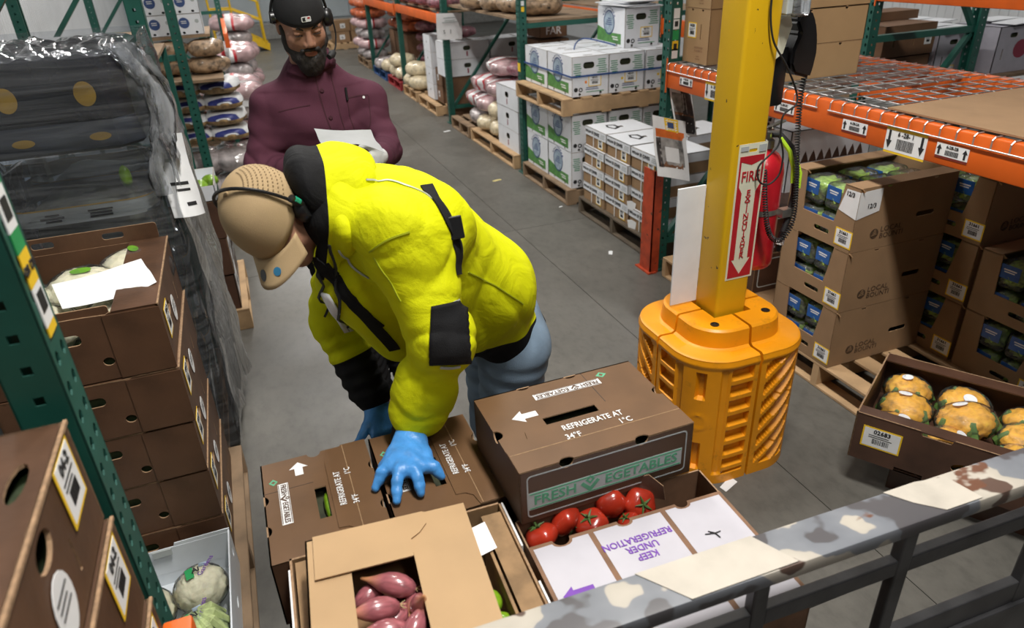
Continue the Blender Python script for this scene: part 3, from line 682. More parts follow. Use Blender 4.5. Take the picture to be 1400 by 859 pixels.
# white organic crates ------------------------------------------------
def organic_crate():
    w, d, h = 0.33, 0.495, 0.312; t = thing('produce_carton', '', 'carton')
    hole = rrect(0.10, 0.215, 0.20, 0.265, 0.022)
    notch = [ell(0.09, 0.008, 0.012, 0.008, 8), ell(0.24, 0.008, 0.012, 0.008, 8)]
    carton(w, d, h, {'-y': [hole] + [ell(0.07, 0.016, 0.011, 0.013, 8), ell(0.26, 0.016, 0.011, 0.013, 8)], '-x': [ell(0.13, 0.016, 0.011, 0.012, 8), ell(0.36, 0.016, 0.011, 0.012, 8)]},
           [rect(0.03, 0.24, 0.30, 0.262), rect(0.13, 0.05, 0.21, 0.075), rect(0.13, 0.42, 0.21, 0.445)]).build('carton_body', [WBOARD, WBEDGE], t)
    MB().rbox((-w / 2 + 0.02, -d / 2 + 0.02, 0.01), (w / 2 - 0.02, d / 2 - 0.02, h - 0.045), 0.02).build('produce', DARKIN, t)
    m = fm('-x', w, d, 0, 0)
    MB().panel([(0.0, 0.028), (0.43, 0.022), (0.43, 0.105), (0.26, 0.105), (0.13, 0.125), (0.0, 0.15)], (), 0.0006, m @ Matrix.Translation((0, 0, 0.0006))).build('green_band', LGREEN, t)
    MB().panel(ell(0.215, 0.185, 0.098, n=28), [ell(0.215, 0.185, 0.088, n=28)[::-1]], 0.0006, m @ Matrix.Translation((0, 0, 0.0018))).build('emblem_ring', BLUEI, t)
    MB().panel(ell(0.215, 0.185, 0.084, n=24), (), 0.0006, m @ Matrix.Translation((0, 0, 0.0014))).build('emblem', SKYI, t)
    mb = MB(); r = random.Random(2)
    for i in range(4): mb.box((0.16 + 0.012 * i, 0.165 + 0.016 * i, 0), (0.27 - 0.008 * i, 0.172 + 0.016 * i, 0.0024), mtx=m)
    for a in range(-60, 61, 15): x, y = 0.215 + 0.115 * math.sin(math.radians(a)), 0.185 + 0.118 * math.cos(math.radians(a)); mb.bar(m @ Vector((x - 0.008 * math.cos(math.radians(a)), y + 0.008 * math.sin(math.radians(a)), 0.0008)), m @ Vector((x + 0.008 * math.cos(math.radians(a)), y - 0.008 * math.sin(math.radians(a)), 0.0008)), 0.012, 0.001)
    o = mb.build('emblem_print', BLUEI, t); o['kind'] = 'stuff'
    mb = MB(); lines(mb, 0.27, 0.39, 0.07, 2, 0.018, 0.009); o = mb.build('white_print', PWHITE, t); o.matrix_local = m @ Matrix.Translation((0, 0, 0.0005)); o['kind'] = 'stuff'
    m = fm('-y', w, d, 0, 0); mb = MB()
    lines(mb, 0.012, 0.085, 0.25, 7, 0.0165, 0.007, seed=3); lines(mb, 0.215, 0.32, 0.275, 7, 0.0165, 0.007, seed=5); lines(mb, 0.13, 0.29, 0.028, 1, 0.02, 0.006, seed=6, jag=False)
    o = mb.build('green_print', PGREEN, t); o.matrix_local = m; o['kind'] = 'stuff'
    mb = MB(); mb.panel(ell(0.035, 0.055, 0.018, n=12), (), 0.0008).panel(ell(0.078, 0.052, 0.018, n=12), [ell(0.078, 0.052, 0.010, n=8)[::-1]], 0.0008); o = mb.build('seal_print', INK, t); o.matrix_local = m @ Matrix.Translation((0, 0, 0.0005)); o['kind'] = 'stuff'
    mb = MB(); lines(mb, 0.12, 0.26, 0.062, 2, 0.014, 0.006, seed=8); o = mb.build('blue_print', BLUEI, t); o.matrix_local = m; o['kind'] = 'stuff'
    sticker(t, fm('-y', w, d, 0.205, 0.115, off=0.001), 0.115, 0.085, YEL, '48101')
    return t
oc = organic_crate(); first = True
rowsn = {0: 'front row', 1: 'rear row'}
def place(proto, used, loc, rz, label, group, **k):
    if not used[0]:
        used[0] = True; proto.location = loc; proto.rotation_euler.z = rz; proto['label'] = label; proto['group'] = group; return proto
    return dup(proto, loc, rz, label, group, **k)
used = [False]; rr_ = random.Random(4)
for lay, z, nm in ((0, 0.142, 'bottom layer of the lower pallet'), (1, 0.456, 'upper layer of the lower pallet'), (2, 0.914, 'layer on the upper pallet')):
    for i in range(3):
        for j in range(2):
            cl = ('leftmost', 'middle', 'rightmost')[i]; rw = ('nearer the camera', 'farther from the camera')[j]
            o = place(oc, used, (2.545 + 0.165 + i * 0.337 + rr_.uniform(-0.004, 0.004), 5.36 + 0.25 + j * 0.502, z), rr_.uniform(-0.008, 0.008), f'white organic crate, {cl} column, {rw}, {nm}', 'white organic crates')
            if lay == 2:
                MB().panel(ell(0.225, 0.10, 0.0) if False else ell(0.125, 0.11, 0.011, n=10), (), 0.001, fm('-y', 0.33, 0.495, 0, 0, off=0.002)).build('dot', ORDOT if i == 0 else YEL, o)
place(oc, used, (3.29, 5.80, 1.228), 0.0, 'single white organic crate standing on top of the crate layer', 'white organic crates')
pallet(3.05, 5.86, 1.12, 1.04, 'weathered pallet under the white organic crates on the floor', WOODG)
pallet(3.03, 5.86, 1.16, 1.06, 'clean pine pallet between the two tiers of white organic crates', WOOD, z=0.772, h=0.14)
sb = MB(); x0, x1, y0, y1, zz = 2.536, 3.56, 5.352, 6.372, 1.075
for a, b in (((x0, y0), (x1, y0)), ((x0, y0), (x0, y1)), ((x0, y1), (x1, y1)), ((x1, y0), (x1, y1))): sb.bar((*a, zz), (*b, zz), 0.003, 0.014)
tag(sb.build('strap', STRAPB), 'blue plastic strap around the upper white organic crates', 'strap')
tag(MB().tube(cr([(2.75, 5.75, 1.232), (2.82, 5.85, 1.27), (2.95, 5.95, 1.285), (3.05, 5.8, 1.262), (3.12, 5.70, 1.238)]), 0.006, 6).build('strap_end', STRAPB, smooth=True), 'loose blue strap loop on top of the upper white crates', 'strap')
lb = MB(); rp = random.Random(8)
for i in range(5):
    a = rp.uniform(-0.25, 0.25); mt = Matrix.Translation((3.28 + rp.uniform(-.05, .05), 5.78 + rp.uniform(-.08, .08), 1.543 + i * 0.0105)) @ Matrix.Rotation(a, 4, 'Z')
    o = MB().rbox((-0.15, -0.21, 0), (0.15, 0.21, 0.008), 0.003, mtx=mt).build('flat_carton', [WBOARD]); tag(o, f'flattened white carton, {ordn(i)} from the bottom of the pile on the single crate', 'flat carton', 'flattened white cartons')

# endive cartons ------------------------------------------------------
KB = M('endive_kraft', (0.30, 0.185, 0.095), 0.75, var=0.1, scale=9)
def endive_carton():
    w, d, h = 0.43, 0.362, 0.148; t = thing('endive_carton', '', 'carton')
    carton(w - 0.012, d - 0.012, 0.10, {}).build('carton_body', [KB, KRAFTE], t)
    lid = MB(); carton(w, d, 0.066, {}, [rect(0.19, 0.165, 0.24, 0.20)], mb=lid).build('lid', [WBOARD, WBEDGE], t, (0, 0, 0.082))
    text('WITLOOF', 0.026, INK, t, fm('-x', w, d, 0.062, 0.113), bold=0.01, sx=0.8); text('ENDIVES', 0.034, INK, t, fm('-x', w, d, 0.185, 0.113), bold=0.012, sx=1.0)
    mb = MB(); lines(mb, 0.27, 0.345, 0.122, 3, 0.012, 0.005, seed=9); o = mb.build('small_print', PGREY, t); o.matrix_local = fm('-x', w, d, 0, 0); o['kind'] = 'stuff'
    mb = MB().box((0.15, 0.0, 0), (0.160, 0.148, 0.002)); o = mb.build('strap', PWHITE, t); o.matrix_local = fm('-x', w, d, 0, 0)
    sticker(t, fm('-x', w, d, 0.265, 0.047, off=-0.004), 0.085, 0.075, YEL, '02611')
    mb = MB(); mb.panel([(-0.07, -0.02), (0.0, -0.045), (0.09, -0.015), (0.05, 0.045), (-0.05, 0.05)], [[(-0.05, -0.012), (0.0, -0.028), (0.06, -0.008), (0.03, 0.028), (-0.03, 0.03)][::-1]], 0.0008, fr((-0.06, 0.02, h + 0.0016), (0, -1, 0), (1, 0, 0))); mb.build('logo_print', INK, t)
    return t
ec = endive_carton(); used = [False]; rr_ = random.Random(11)
for k in range(4):
    for j in range(3):
        cl = ('next to the red guard', 'in the middle column', 'in the column nearest the white crates')[j]
        place(ec, used, (2.54 + 0.215 + rr_.uniform(-0.012, 0.012), 4.185 + j * 0.375 + rr_.uniform(-0.006, 0.006), 0.142 + k * 0.150), rr_.uniform(-0.02, 0.02), f'endive carton with white lid {cl}, {("lowest", "second", "third", "topmost")[k]} layer', 'endive cartons')
for k in range(4):
    for j in range(2):
        if k == 3 and j == 0: continue
        place(ec, used, (3.20 + rr_.uniform(-0.03, 0.03), 4.20 + j * 0.385, 0.142 + k * 0.150), rr_.uniform(-0.12, 0.12), f'endive carton in the back row behind the frame, {("near", "far")[j]} pile, {("lowest", "second", "third", "topmost")[k]} layer', 'endive cartons')
pallet(3.02, 4.58, 1.02, 1.16, 'dark worn pallet under the endive cartons', WOODD)
for q, (a, b, c) in enumerate(((2.532, 4.32, 0.31), (2.531, 4.30, 0.17))):
    mb = MB(); mb.panel([(-0.04, -0.03), (0.03, -0.035), (0.045, 0.02), (0.0, 0.035), (-0.045, 0.028)], (), 0.002, fr((a, b, c), (0.3, -1, 0.1), (0, 0.15, 1))); tag(mb.build('torn_label', WHITEP), ('torn white label flap on the endive cartons, upper of two', 'torn white label flap on the endive cartons, lower of two')[q], 'paper')
RG = M('guard_red_paint', (0.45, 0.055, 0.015), 0.5, var=0.3, scale=12); chips(RG, 0.66)
rg = thing('post_protector', 'scuffed red steel guard in front of the rack post', 'post guard', (2.425, 3.88, 0))
MB().bar((0, -0.085, 0.0), (0, -0.085, 0.72), 0.1, 0.006, up=(1, 0, 0)); MB().box((-0.03, -0.075, 0), (-0.022, 0.06, 0.72)).build('guard_plate', RG, rg)
MB().box((-0.03, -0.075, 0), (0.035, -0.068, 0.72)).build('guard_plate', RG, rg); MB().box((-0.05, -0.09, 0), (0.015, 0.09, 0.01)).build('base_plate', RG, rg)

# printed sheets hanging at the frame --------------------------------
PHOTO1 = M('sheet_print_dark', (0.05, 0.045, 0.045), 0.35, var=0.7, scale=22)
PHOTO2 = M('sheet_print_grey', (0.30, 0.29, 0.28), 0.35, var=0.5, scale=26)
PHOTO3 = M('sheet_print_orange', (0.70, 0.16, 0.03), 0.4, var=0.2)
PHOTO4 = M('sheet_print_brown', (0.22, 0.10, 0.05), 0.4, var=0.5, scale=30)
def bent(o, u, v, w, h, curl, mat, name, parent=None, off=0.0, nx=6, ny=8, x0=0, y0=0, fw=None, fh=None, seed=0):
    """sheet bent about its width: part rectangle (x0,y0,fw,fh) of a w x h sheet, lifted by off"""
    fw = fw or w; fh = fh or h; m = fr(o, u, v); vs = []; fs = []
    for s, dz in ((0, off + 0.0006), (1, off)):
        for j in range(ny + 1):
            for i in range(nx + 1):
                x = x0 + fw * i / nx; y = y0 + fh * j / ny; tt = (y / h)
                z = curl * (4 * (x / w) * (1 - x / w)) * (1 - tt) + curl * 0.8 * (1 - tt) ** 2 + 0.004 * math.sin(9 * tt + seed + 5 * x / w)
                vs.append((x - w / 2, y - h, z + dz))
    n = (nx + 1) * (ny + 1)
    for j in range(ny):
        for i in range(nx):
            a = j * (nx + 1) + i; q = (a, a + 1, a + nx + 2, a + nx + 1); fs.append(q); fs.append(tuple(x + n for x in q[::-1]))
    rim = [i for i in range(nx + 1)] + [(j + 1) * (nx + 1) - 1 for j in range(1, ny + 1)] + [n - 1 - i for i in range(1, nx + 1)] + [(ny - j) * (nx + 1) for j in range(1, ny)]
    for i in range(len(rim)): a, b = rim[i], rim[(i + 1) % len(rim)]; fs.append((b, a, a + n, b + n))
    return MB().add(vs, fs, 0, m).build(name, mat, parent, smooth=True, ang=60)
s2 = bent((2.535, 3.832, 1.325), (1, -0.12, -0.25), (-0.15, 0.1, 1), 0.155, 0.40, 0.02, WHITEP, 'hanging_sheet'); tag(s2, 'hanging printed sheet with dark bottle picture, upper of the two at the frame', 'sheet')
def patch(sheet, o, u, v, w, h, curl, specs):
    for nm, mat, x0, y0, fw, fh in specs: bent(o, u, v, w, h, curl, mat, nm, sheet, 0.0012 if nm != 'label' else 0.0022, x0=x0, y0=y0, fw=fw, fh=fh, nx=4, ny=5)
A = ((2.535, 3.832, 1.325), (1, -0.12, -0.25), (-0.15, 0.1, 1), 0.155, 0.40, 0.02)
patch(s2, *A, [('picture', PHOTO1, 0.01, 0.015, 0.135, 0.11), ('picture', PHOTO4, 0.01, 0.12, 0.135, 0.02), ('picture', PHOTO2, 0.01, 0.14, 0.09, 0.12), ('picture', PHOTO1, 0.07, 0.13, 0.075, 0.17), ('label', YEL, 0.02, 0.315, 0.115, 0.08), ('label', WHITEP, 0.026, 0.321, 0.103, 0.068)])
bent(*A, BLUEI, 'print', s2, 0.0036, x0=0.085, y0=0.335, fw=0.03, fh=0.03, nx=2, ny=2); bent(*A, INK, 'print', s2, 0.0036, x0=0.04, y0=0.35, fw=0.03, fh=0.02, nx=2, ny=2)
A = ((2.455, 3.78, 1.055), (1, -0.08, -0.28), (0.02, 0.25, 1), 0.24, 0.37, 0.03)
s1 = bent(*A, WHITEP, 'hanging_sheet'); tag(s1, 'hanging printed sheet with grey jug picture, lower of the two at the frame', 'sheet')
patch(s1, *A, [('picture', PHOTO3, 0.015, 0.245, 0.21, 0.05), ('picture', PHOTO2, 0.035, 0.08, 0.17, 0.165), ('picture', PHOTO4, 0.03, 0.065, 0.16, 0.035), ('picture', PHOTO1, 0.015, 0.06, 0.03, 0.18), ('label', WHITEP, 0.07, 0.10, 0.095, 0.09), ('label', YEL, 0.085, 0.29, 0.10, 0.078), ('label', WHITEP, 0.091, 0.296, 0.088, 0.066)])
bent(*A, BLUEI, 'print', s1, 0.0036, x0=0.105, y0=0.31, fw=0.045, fh=0.035, nx=2, ny=2)
MB().panel([(0.07, 0.12), (0.165, 0.12), (0.14, 0.24), (0.09, 0.24)], (), 0.001) 

# tan cartons on the deck --------------------------------------------
TAN = M('tan_board', (0.40, 0.255, 0.125), 0.75, var=0.06, scale=5)
def tan_carton(w, d, h, mark):
    t = thing('tan_carton', '', 'carton')
    hol = {'-x': [ell(0.3 * d, h - 0.008, 0.010, 0.008, 10), ell(0.7 * d, h - 0.008, 0.010, 0.008, 10)], '-y': [ell(0.28 * w, h - 0.008, 0.010, 0.008, 10), ell(0.72 * w, h - 0.008, 0.010, 0.008, 10)]}
    if mark: hol['-x'].append(rect(0.165, h * 0.45, 0.172, h * 0.72))
    carton(w, d, h, hol, []).build('carton_body', [TAN, KRAFTE], t)
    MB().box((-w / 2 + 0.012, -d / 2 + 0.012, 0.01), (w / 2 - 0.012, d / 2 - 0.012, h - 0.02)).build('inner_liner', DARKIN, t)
    if mark:
        sticker(t, fm('-x', w, d, 0.085, h * 0.60), 0.085, 0.085, YEL, '0420')
        mb = MB(); lines(mb, 0.11, 0.2, h * 0.28, 2, 0.018, 0.010, seed=4); lines(mb, 0.13, 0.18, h * 0.12, 2, 0.014, 0.007, seed=6); o = mb.build('print', KRAFTE, t); o.matrix_local = fm('-x', w, d, 0, 0); o['kind'] = 'stuff'
    return t
ta = tan_carton(0.46, 0.25, 0.30, True); ta.location = (2.57 + 0.23, 3.60 + 0.125, 1.377); ta['label'] = 'tan carton with yellow-edged label, on the wire deck left of the column'; ta['group'] = 'tan cartons'
dup(ta, (2.80, 3.727, 1.679), 0, 'tan carton stacked on the labelled tan carton left of the column', 'tan cartons')
tb = tan_carton(0.50, 0.42, 0.166, False); tb.location = (2.545 + 0.25, 2.95 + 0.21, 1.377); tb['label'] = 'tan carton right of the column, bottom of its pile on the wire deck'; tb['group'] = 'tan cartons'
for k, nm in ((1, 'second from the bottom'), (2, 'third from the bottom'), (3, 'topmost')): dup(tb, (2.797 + 0.004 * k, 3.16, 1.377 + 0.168 * k), 0.01 * (-1) ** k, f'tan carton right of the column, {nm} of its pile', 'tan cartons')

# lettuce cartons under the deck --------------------------------------
LETT = M('lettuce_green', (0.30, 0.46, 0.07), 0.45, var=0.55, scale=38, bump=0.6, bscale=60, coat=0.5)
LABB = M('label_blue', (0.015, 0.10, 0.36), 0.35, var=0.15, scale=30, coat=0.5)
def lump(rx, ry, rz_, seed, amp=0.12, fs=3.0, sub=3, ex=1.0, cell=0):
    bm = bmesh.new(); bmesh.ops.create_icosphere(bm, subdivisions=sub, radius=1)
    for v in bm.verts:
        p = v.co.normalized()
        q = Vector([math.copysign(abs(c) ** ex, c) for c in p])
        n = noise.noise(p * fs + Vector((seed, seed * 1.7, 0)))
        if cell:
            dd = noise.voronoi(p * cell + Vector((seed, 0, seed)))[0]; n = n * 0.4 + (0.45 - dd[0]) * 1.3
        q *= 1 + amp * n; v.co = (q.x * rx, q.y * ry, q.z * rz_)
    mb = MB(); mb.bm(bm); return mb
CLAM = film('clamshell_plastic', haze=0.05, bump=0.5, stretch=(1, 1, 1), bscale=25, rough=0.08, refl=0.25)
def clamshell():
    t = thing('lettuce_pack', '', 'salad pack')
    lump(0.075, 0.055, 0.055, 3, 0.35, 4.5, 3, 0.75).build('lettuce', LETT, t, (0, 0, 0.06), smooth=True)
    b = MB().rbox((-0.082, -0.064, 0.0), (0.082, 0.064, 0.125), 0.022, seg=3); b.build('plastic_shell', CLAM, t, smooth=True)
    mb = MB().rbox((-0.0845, -0.045, 0.05), (-0.0825, 0.045, 0.115), 0.0008); mb.build('label', LABB, t)
    mb = MB(); mb.box((-0.0852, -0.028, 0.090), (-0.0846, 0.028, 0.096)).box((-0.0852, -0.022, 0.080), (-0.0846, 0.024, 0.085)); o = mb.build('print', PWHITE, t); o['kind'] = 'stuff'
    return t
cs = clamshell(); csu = [False]
LBW, LBD, LBH = 0.572, 0.425, 0.302
LBI = M('printed_brown_ink', (0.075, 0.042, 0.022), 0.7, var=0.1)
def lb_carton():
    w, d, h = LBW, LBD, LBH; t = thing('lettuce_carton', '', 'carton')
    win = [(0.095, h - 0.0), (0.105, 0.115), (0.30, 0.115), (0.315, 0.19), (0.335, h)]
    front = [(0, 0), (d, 0), (d, h), (0.335, h), (0.318, 0.19), (0.302, 0.115), (0.105, 0.115), (0.095, h), (0, h)]
    slot = rrect(0.19, 0.045, 0.285, 0.068, 0.010)
    sl2 = rrect(0.36, 0.115, 0.47, 0.14, 0.011)
    tri = lambda u: [(u - 0.013, h), (u - 0.008, h - 0.012), (u + 0.008, h - 0.012), (u + 0.013, h)]
    side = [(0, 0), (w, 0), (w, h), (0.455, h), (0.445, h - 0.013), (0.425, h - 0.013), (0.415, h), (0.185, h), (0.175, h - 0.013), (0.155, h - 0.013), (0.145, h), (0, h)]
    carton(w, d, h, {'-x': [slot], '-y': [sl2]}, None, outl={'-x': front, '-y': side}).build('carton_body', [KRAFT, KRAFTE], t)
    for s in (-1, 1):                                              # folded-in top ledges
        MB().box((-w / 2, min(s * d / 2, s * (d / 2 - 0.085)), h - 0.006), (w / 2, max(s * d / 2, s * (d / 2 - 0.085)), h)).build('top_flap', [KRAFT], t)
        u = 0.05 if s > 0 else 0.38                                 # torn tabs at the window corners
        m = fm('-x', w, d, u, h); MB().panel([(-0.045, 0), (0.05, 0), (0.058, -0.018), (0.03, -0.034), (-0.03, -0.03), (-0.05, -0.016)], (), 0.004, m @ Matrix.Rotation(math.radians(38), 4, 'X')).build('tab', [TAN, KRAFTE], t)
    mb = MB(); mb.panel(ell(0.125, 0.075, 0.024, n=18), (), 0.0006); mb.add([], []); o = mb.build('logo_disc', LBI, t); o.matrix_local = fm('-y', w, d, 0, 0, off=0.001)
    mb = MB()
    for i in range(4): mb.bar((0.108 + 0.004 * i, 0.066 + 0.008 * i, 0.001), (0.140 - 0.003 * i, 0.072 + 0.007 * i, 0.001), 0.0025, 0.0008)
    o = mb.build('logo_lines', KRAFT, t); o.matrix_local = fm('-y', w, d, 0, 0, off=0.001); o['kind'] = 'stuff'
    text('LOCAL', 0.036, LBI, t, fm('-y', w, d, 0.158, 0.09, off=-0.0002), bold=-0.004, align='LEFT', sx=1.1); text('BOUNTI', 0.036, LBI, t, fm('-y', w, d, 0.158, 0.058, off=-0.0002), bold=-0.004, align='LEFT', sx=1.05)
    sticker(t, fm('-x', w, d, 0.375, 0.058), 0.10, 0.082, YEL, '31661')
    return t
lc = lb_carton(); lcu = [False]; r_ = random.Random(5)
def lb_stack(x, y, zs, nm, deep):
    for k, z in enumerate(zs):
        lv = ('bottom', 'second', 'top')[k] if len(zs) == 3 else ('bottom', 'top')[k]
        o = place(lc, lcu, (x + LBW / 2, y + LBD / 2, z), 0, f'brown lettuce carton, {lv} of {nm}', 'lettuce cartons with window')
        last = k == len(zs) - 1
        for lay in range(2):
            for ix in range(3 if (last and lay == 1 and deep) else 1):
                for iy in range(2):
                    place(cs, csu, (x + 0.095 + ix * 0.178 + r_.uniform(-0.004, 0.004), y + 0.155 + iy * 0.135, z + 0.012 + lay * 0.138), r_.uniform(-0.1, 0.1), f'bagged lettuce, {("lower", "upper")[lay]} {("right", "left")[iy]}, {ordn(ix)} row, {lv} carton of {nm}', 'bagged lettuces')
    return o
top1 = lb_stack(2.425, 2.205, (0.142, 0.446, 0.75), 'the front stack', True)
lb_stack(3.00, 2.02, (0.142, 0.446, 0.75), 'the shaded stack', False)
lb_stack(3.00, 1.575, (0.142, 0.446), 'the low right stack', True)
pp = MB(); pp.panel([(0.03, 0.165), (0.03, 0.275), (-0.058, 0.265), (-0.05, 0.185)][::-1] if False else [(0.0, 0.16), (0.125, 0.185), (0.125, 0.29), (0.0, 0.285)], (), 0.0008, fm('-y', LBW, LBD, 0, 0, off=0.002))
nt_ = pp.build('note', WHITEP, top1); text('12/3', 0.03, INK, nt_, fm('-y', LBW, LBD, 0.075, 0.215, off=0.002), bold=0.01)
pp = MB(); pp.panel([(0.32, 0.18), (0.425, 0.16), (0.425, 0.285), (0.35, 0.283)], (), 0.0008, fm('-x', LBW, LBD, 0, 0, off=0.002)); nt2 = pp.build('note', WHITEP, top1)
text('12/3', 0.028, INK, nt2, fm('-x', LBW, LBD, 0.375, 0.265, off=0.002), bold=0.015)
pallet(3.01, 2.27, 1.17, 0.80, 'pine pallet under the front lettuce carton stack', WOOD)
pallet(3.49, 1.52, 0.98, 0.62, 'dark pallet under the low lettuce stack at the right edge', WOODG)
# things deeper under the deck
pallet(3.00, 3.26, 1.1, 0.96, 'pine pallet left of the column with a kraft sheet on it', WOOD)
tag(MB().box((2.50, 2.80, 0.142), (3.5, 3.30, 0.146)).build('kraft_sheet', KRAFT), 'kraft sheet lying on the pallet behind the column guard', 'cardboard sheet')
dk = thing('brown_carton', 'dark brown carton with outlined panels behind the red extinguisher, lower one', 'carton', (2.86, 3.17, 0.148), group='dark cartons behind the extinguisher')
carton(0.5, 0.3, 0.24, {}, []).build('carton_body', [WAXD, EDGE], dk)
fo = MB().panel(rrect(0.03, 0.03, 0.47, 0.21, 0.02), [rrect(0.036, 0.036, 0.464, 0.204, 0.018)[::-1]], 0.0006, fm('-y', 0.5, 0.3, 0, 0, off=0.001)).build('outline_print', PGREY, dk)
dup(dk, (2.85, 3.175, 0.392), 0.02, 'dark brown carton with outlined panels behind the red extinguisher, upper one')
wl = thing('white_carton', 'white carton with dark leaf frieze under the deck behind the lettuce', 'carton', (3.30, 3.44, 0.146))
carton(0.62, 0.3, 0.86, {}, []).build('carton_body', [WBOARD, WBEDGE], wl)
mb = MB()
for i in range(9): mb.panel([(0.03 + i * 0.06, 0.66), (0.045 + i * 0.06, 0.70), (0.06 + i * 0.06, 0.73), (0.075 + i * 0.06, 0.70), (0.09 + i * 0.06, 0.66)], (), 0.0008)
o = mb.build('leaf_print', WAXD, wl); o.matrix_local = fm('-y', 0.62, 0.3, 0, 0, off=0.001); o['kind'] = 'stuff'
PURP = M('printed_purple', (0.16, 0.045, 0.36), 0.6, var=0.08); MAR = M('printed_maroon', (0.25, 0.02, 0.05), 0.6, var=0.08)
wc = thing('white_carton', 'narrow white carton lettered LES beside the coiled cord', 'carton', (2.93, 3.55, 0.146), group=None)
carton(0.11, 0.2, 0.94, {}, []).build('carton_body', [WBOARD, WBEDGE], wc); text('LES', 0.05, MAR, wc, fm('-y', 0.11, 0.2, 0.055, 0.72), bold=0.02)
mb = MB()
for i in range(6):
    for j in range(2): mb.box((0.02 + 0.035 * j + 0.012 * (i % 2), 0.77 + 0.025 * i, 0), (0.04 + 0.035 * j + 0.012 * (i % 2), 0.79 + 0.025 * i, 0.001))
o = mb.build('check_print', INK, wc); o.matrix_local = fm('-y', 0.11, 0.2, 0, 0); o['kind'] = 'stuff'
FOAM = M('grey_foam', (0.16, 0.17, 0.18), 0.6, var=0.35, scale=16, bump=0.5, bscale=30)
lm = lump(0.10, 0.11, 0.21, 5, 0.2, 4, 3, 0.7).build('wrapped_bundle', FOAM, loc=(2.74, 3.50, 0.875), smooth=True); tag(lm, 'grey wrapped bundle under the deck behind the extinguisher', 'bundle')
tag(MB().rbox((2.55, 3.36, 0.146), (2.80, 3.66, 0.63), 0.005).build('white_carton', WBOARD), 'plain white carton behind the column below the wrapped bundle', 'carton')

# rear rack goods ------------------------------------------------------
def shelf(x0, y0, x1, y1, z, label, legs=((0, 0), (1, 0), (1, 1), (0, 1)), z0=0.0):
    """board on legs; legs given as corners"""
    t = thing('shelf', label, 'shelf', ((x0 + x1) / 2, (y0 + y1) / 2, z0)); hx, hy = (x1 - x0) / 2, (y1 - y0) / 2
    MB().box((-hx, -hy, z - z0), (hx, hy, z - z0 + 0.022)).build('shelf_board', WOODG, t)
    for a, b in legs: MB().box((-hx if a == 0 else hx - 0.04, -hy if b == 0 else hy - 0.04, 0), (-hx + 0.04 if a == 0 else hx, -hy + 0.04 if b == 0 else hy, z - z0)).build('leg', GREEN, t)
    return t
shelf(4.11, 3.97, 6.2, 5.2, 0.963, 'shelf of the rear rack carrying brown and grey cartons')
BRN = M('brown_board', (0.17, 0.088, 0.045), 0.75, var=0.12, scale=7)
def plain_carton(nm, w, d, h, mat, edge, loc, rz, label, group, holes=None, lab=None, top=(), inner=True):
    t = thing(nm, label, 'carton', loc, rz, group)
    carton(w, d, h, holes or {}, top).build('carton_body', [mat, edge], t)
    if inner and holes: MB().box((-w / 2 + 0.02, -d / 2 + 0.02, 0.01), (w / 2 - 0.02, d / 2 - 0.02, h - 0.02)).build('produce', DARKIN, t)
    if lab: sticker(t, fm(lab[0], w, d, lab[1], lab[2]), lab[3], lab[4], lab[5] if len(lab) > 5 else None)
    return t
GREYB = M('grey_lilac_board', (0.40, 0.39, 0.45), 0.6, var=0.06)
for k, (x, z) in enumerate(((4.60, 0.987), (4.62, 1.205))):
    w = 0.52; plain_carton('brown_carton', w, 0.4, 0.215, BRN, KRAFTE, (x, 4.25, z), 0.05 * k, ('brown carton on the rear shelf, lower one behind the green brace', 'brown carton on the rear shelf, upper one with open flaps')[k], 'brown cartons on the rear shelf', {'-y': [rect(0.1, 0.07, 0.11, 0.12), rect(0.3, 0.07, 0.31, 0.12)]}, ('-y', 0.45, 0.1, 0.07, 0.07))
MB().bar((4.45, 4.07, 1.42), (4.86, 4.07, 1.44), 0.1, 0.005, up=(0, 0.6, 1))
tag(MB().box((4.42, 4.30, 1.423), (4.95, 4.52, 1.485)).build('brown_carton', BRN), 'flat brown carton lying on top of the rear shelf cartons', 'carton')
for k, (x, y, l) in enumerate(((5.10, 4.25, 'grey lilac carton on the rear shelf left of the rack post, with small label'), (5.37, 4.68, 'grey lilac carton on the rear shelf just behind the rack post'), (5.80, 4.25, 'grey lilac carton with red emblem on the rear shelf at the right edge'))):
    t = plain_carton('grey_carton', 0.36 if k < 2 else 0.5, 0.4, 0.345, GREYB, WBEDGE, (x, y, 0.987), 0, l, 'grey cartons on the rear shelf', {'-y': [rrect(0.12, 0.26, 0.2, 0.295, 0.015), rect(0.07, 0.1, 0.08, 0.18), rect(0.27, 0.1, 0.28, 0.18)]}, ('-y', 0.17, 0.07, 0.09, 0.08, YEL) if k == 0 else None)
    if k == 2: MB().panel(ell(0.27, 0.17, 0.08, 0.07, n=14), (), 0.0008, fm('-y', 0.5, 0.4, 0, 0, off=0.001)).build('emblem', MAR, t)
    for q in range(2): MB().bar((-0.17, -0.15 + 0.2 * q, 0.36 + 0.012 * q), (0.2, -0.12 + 0.2 * q, 0.37), 0.19, 0.005).build('open_flap', WBOARD, t)
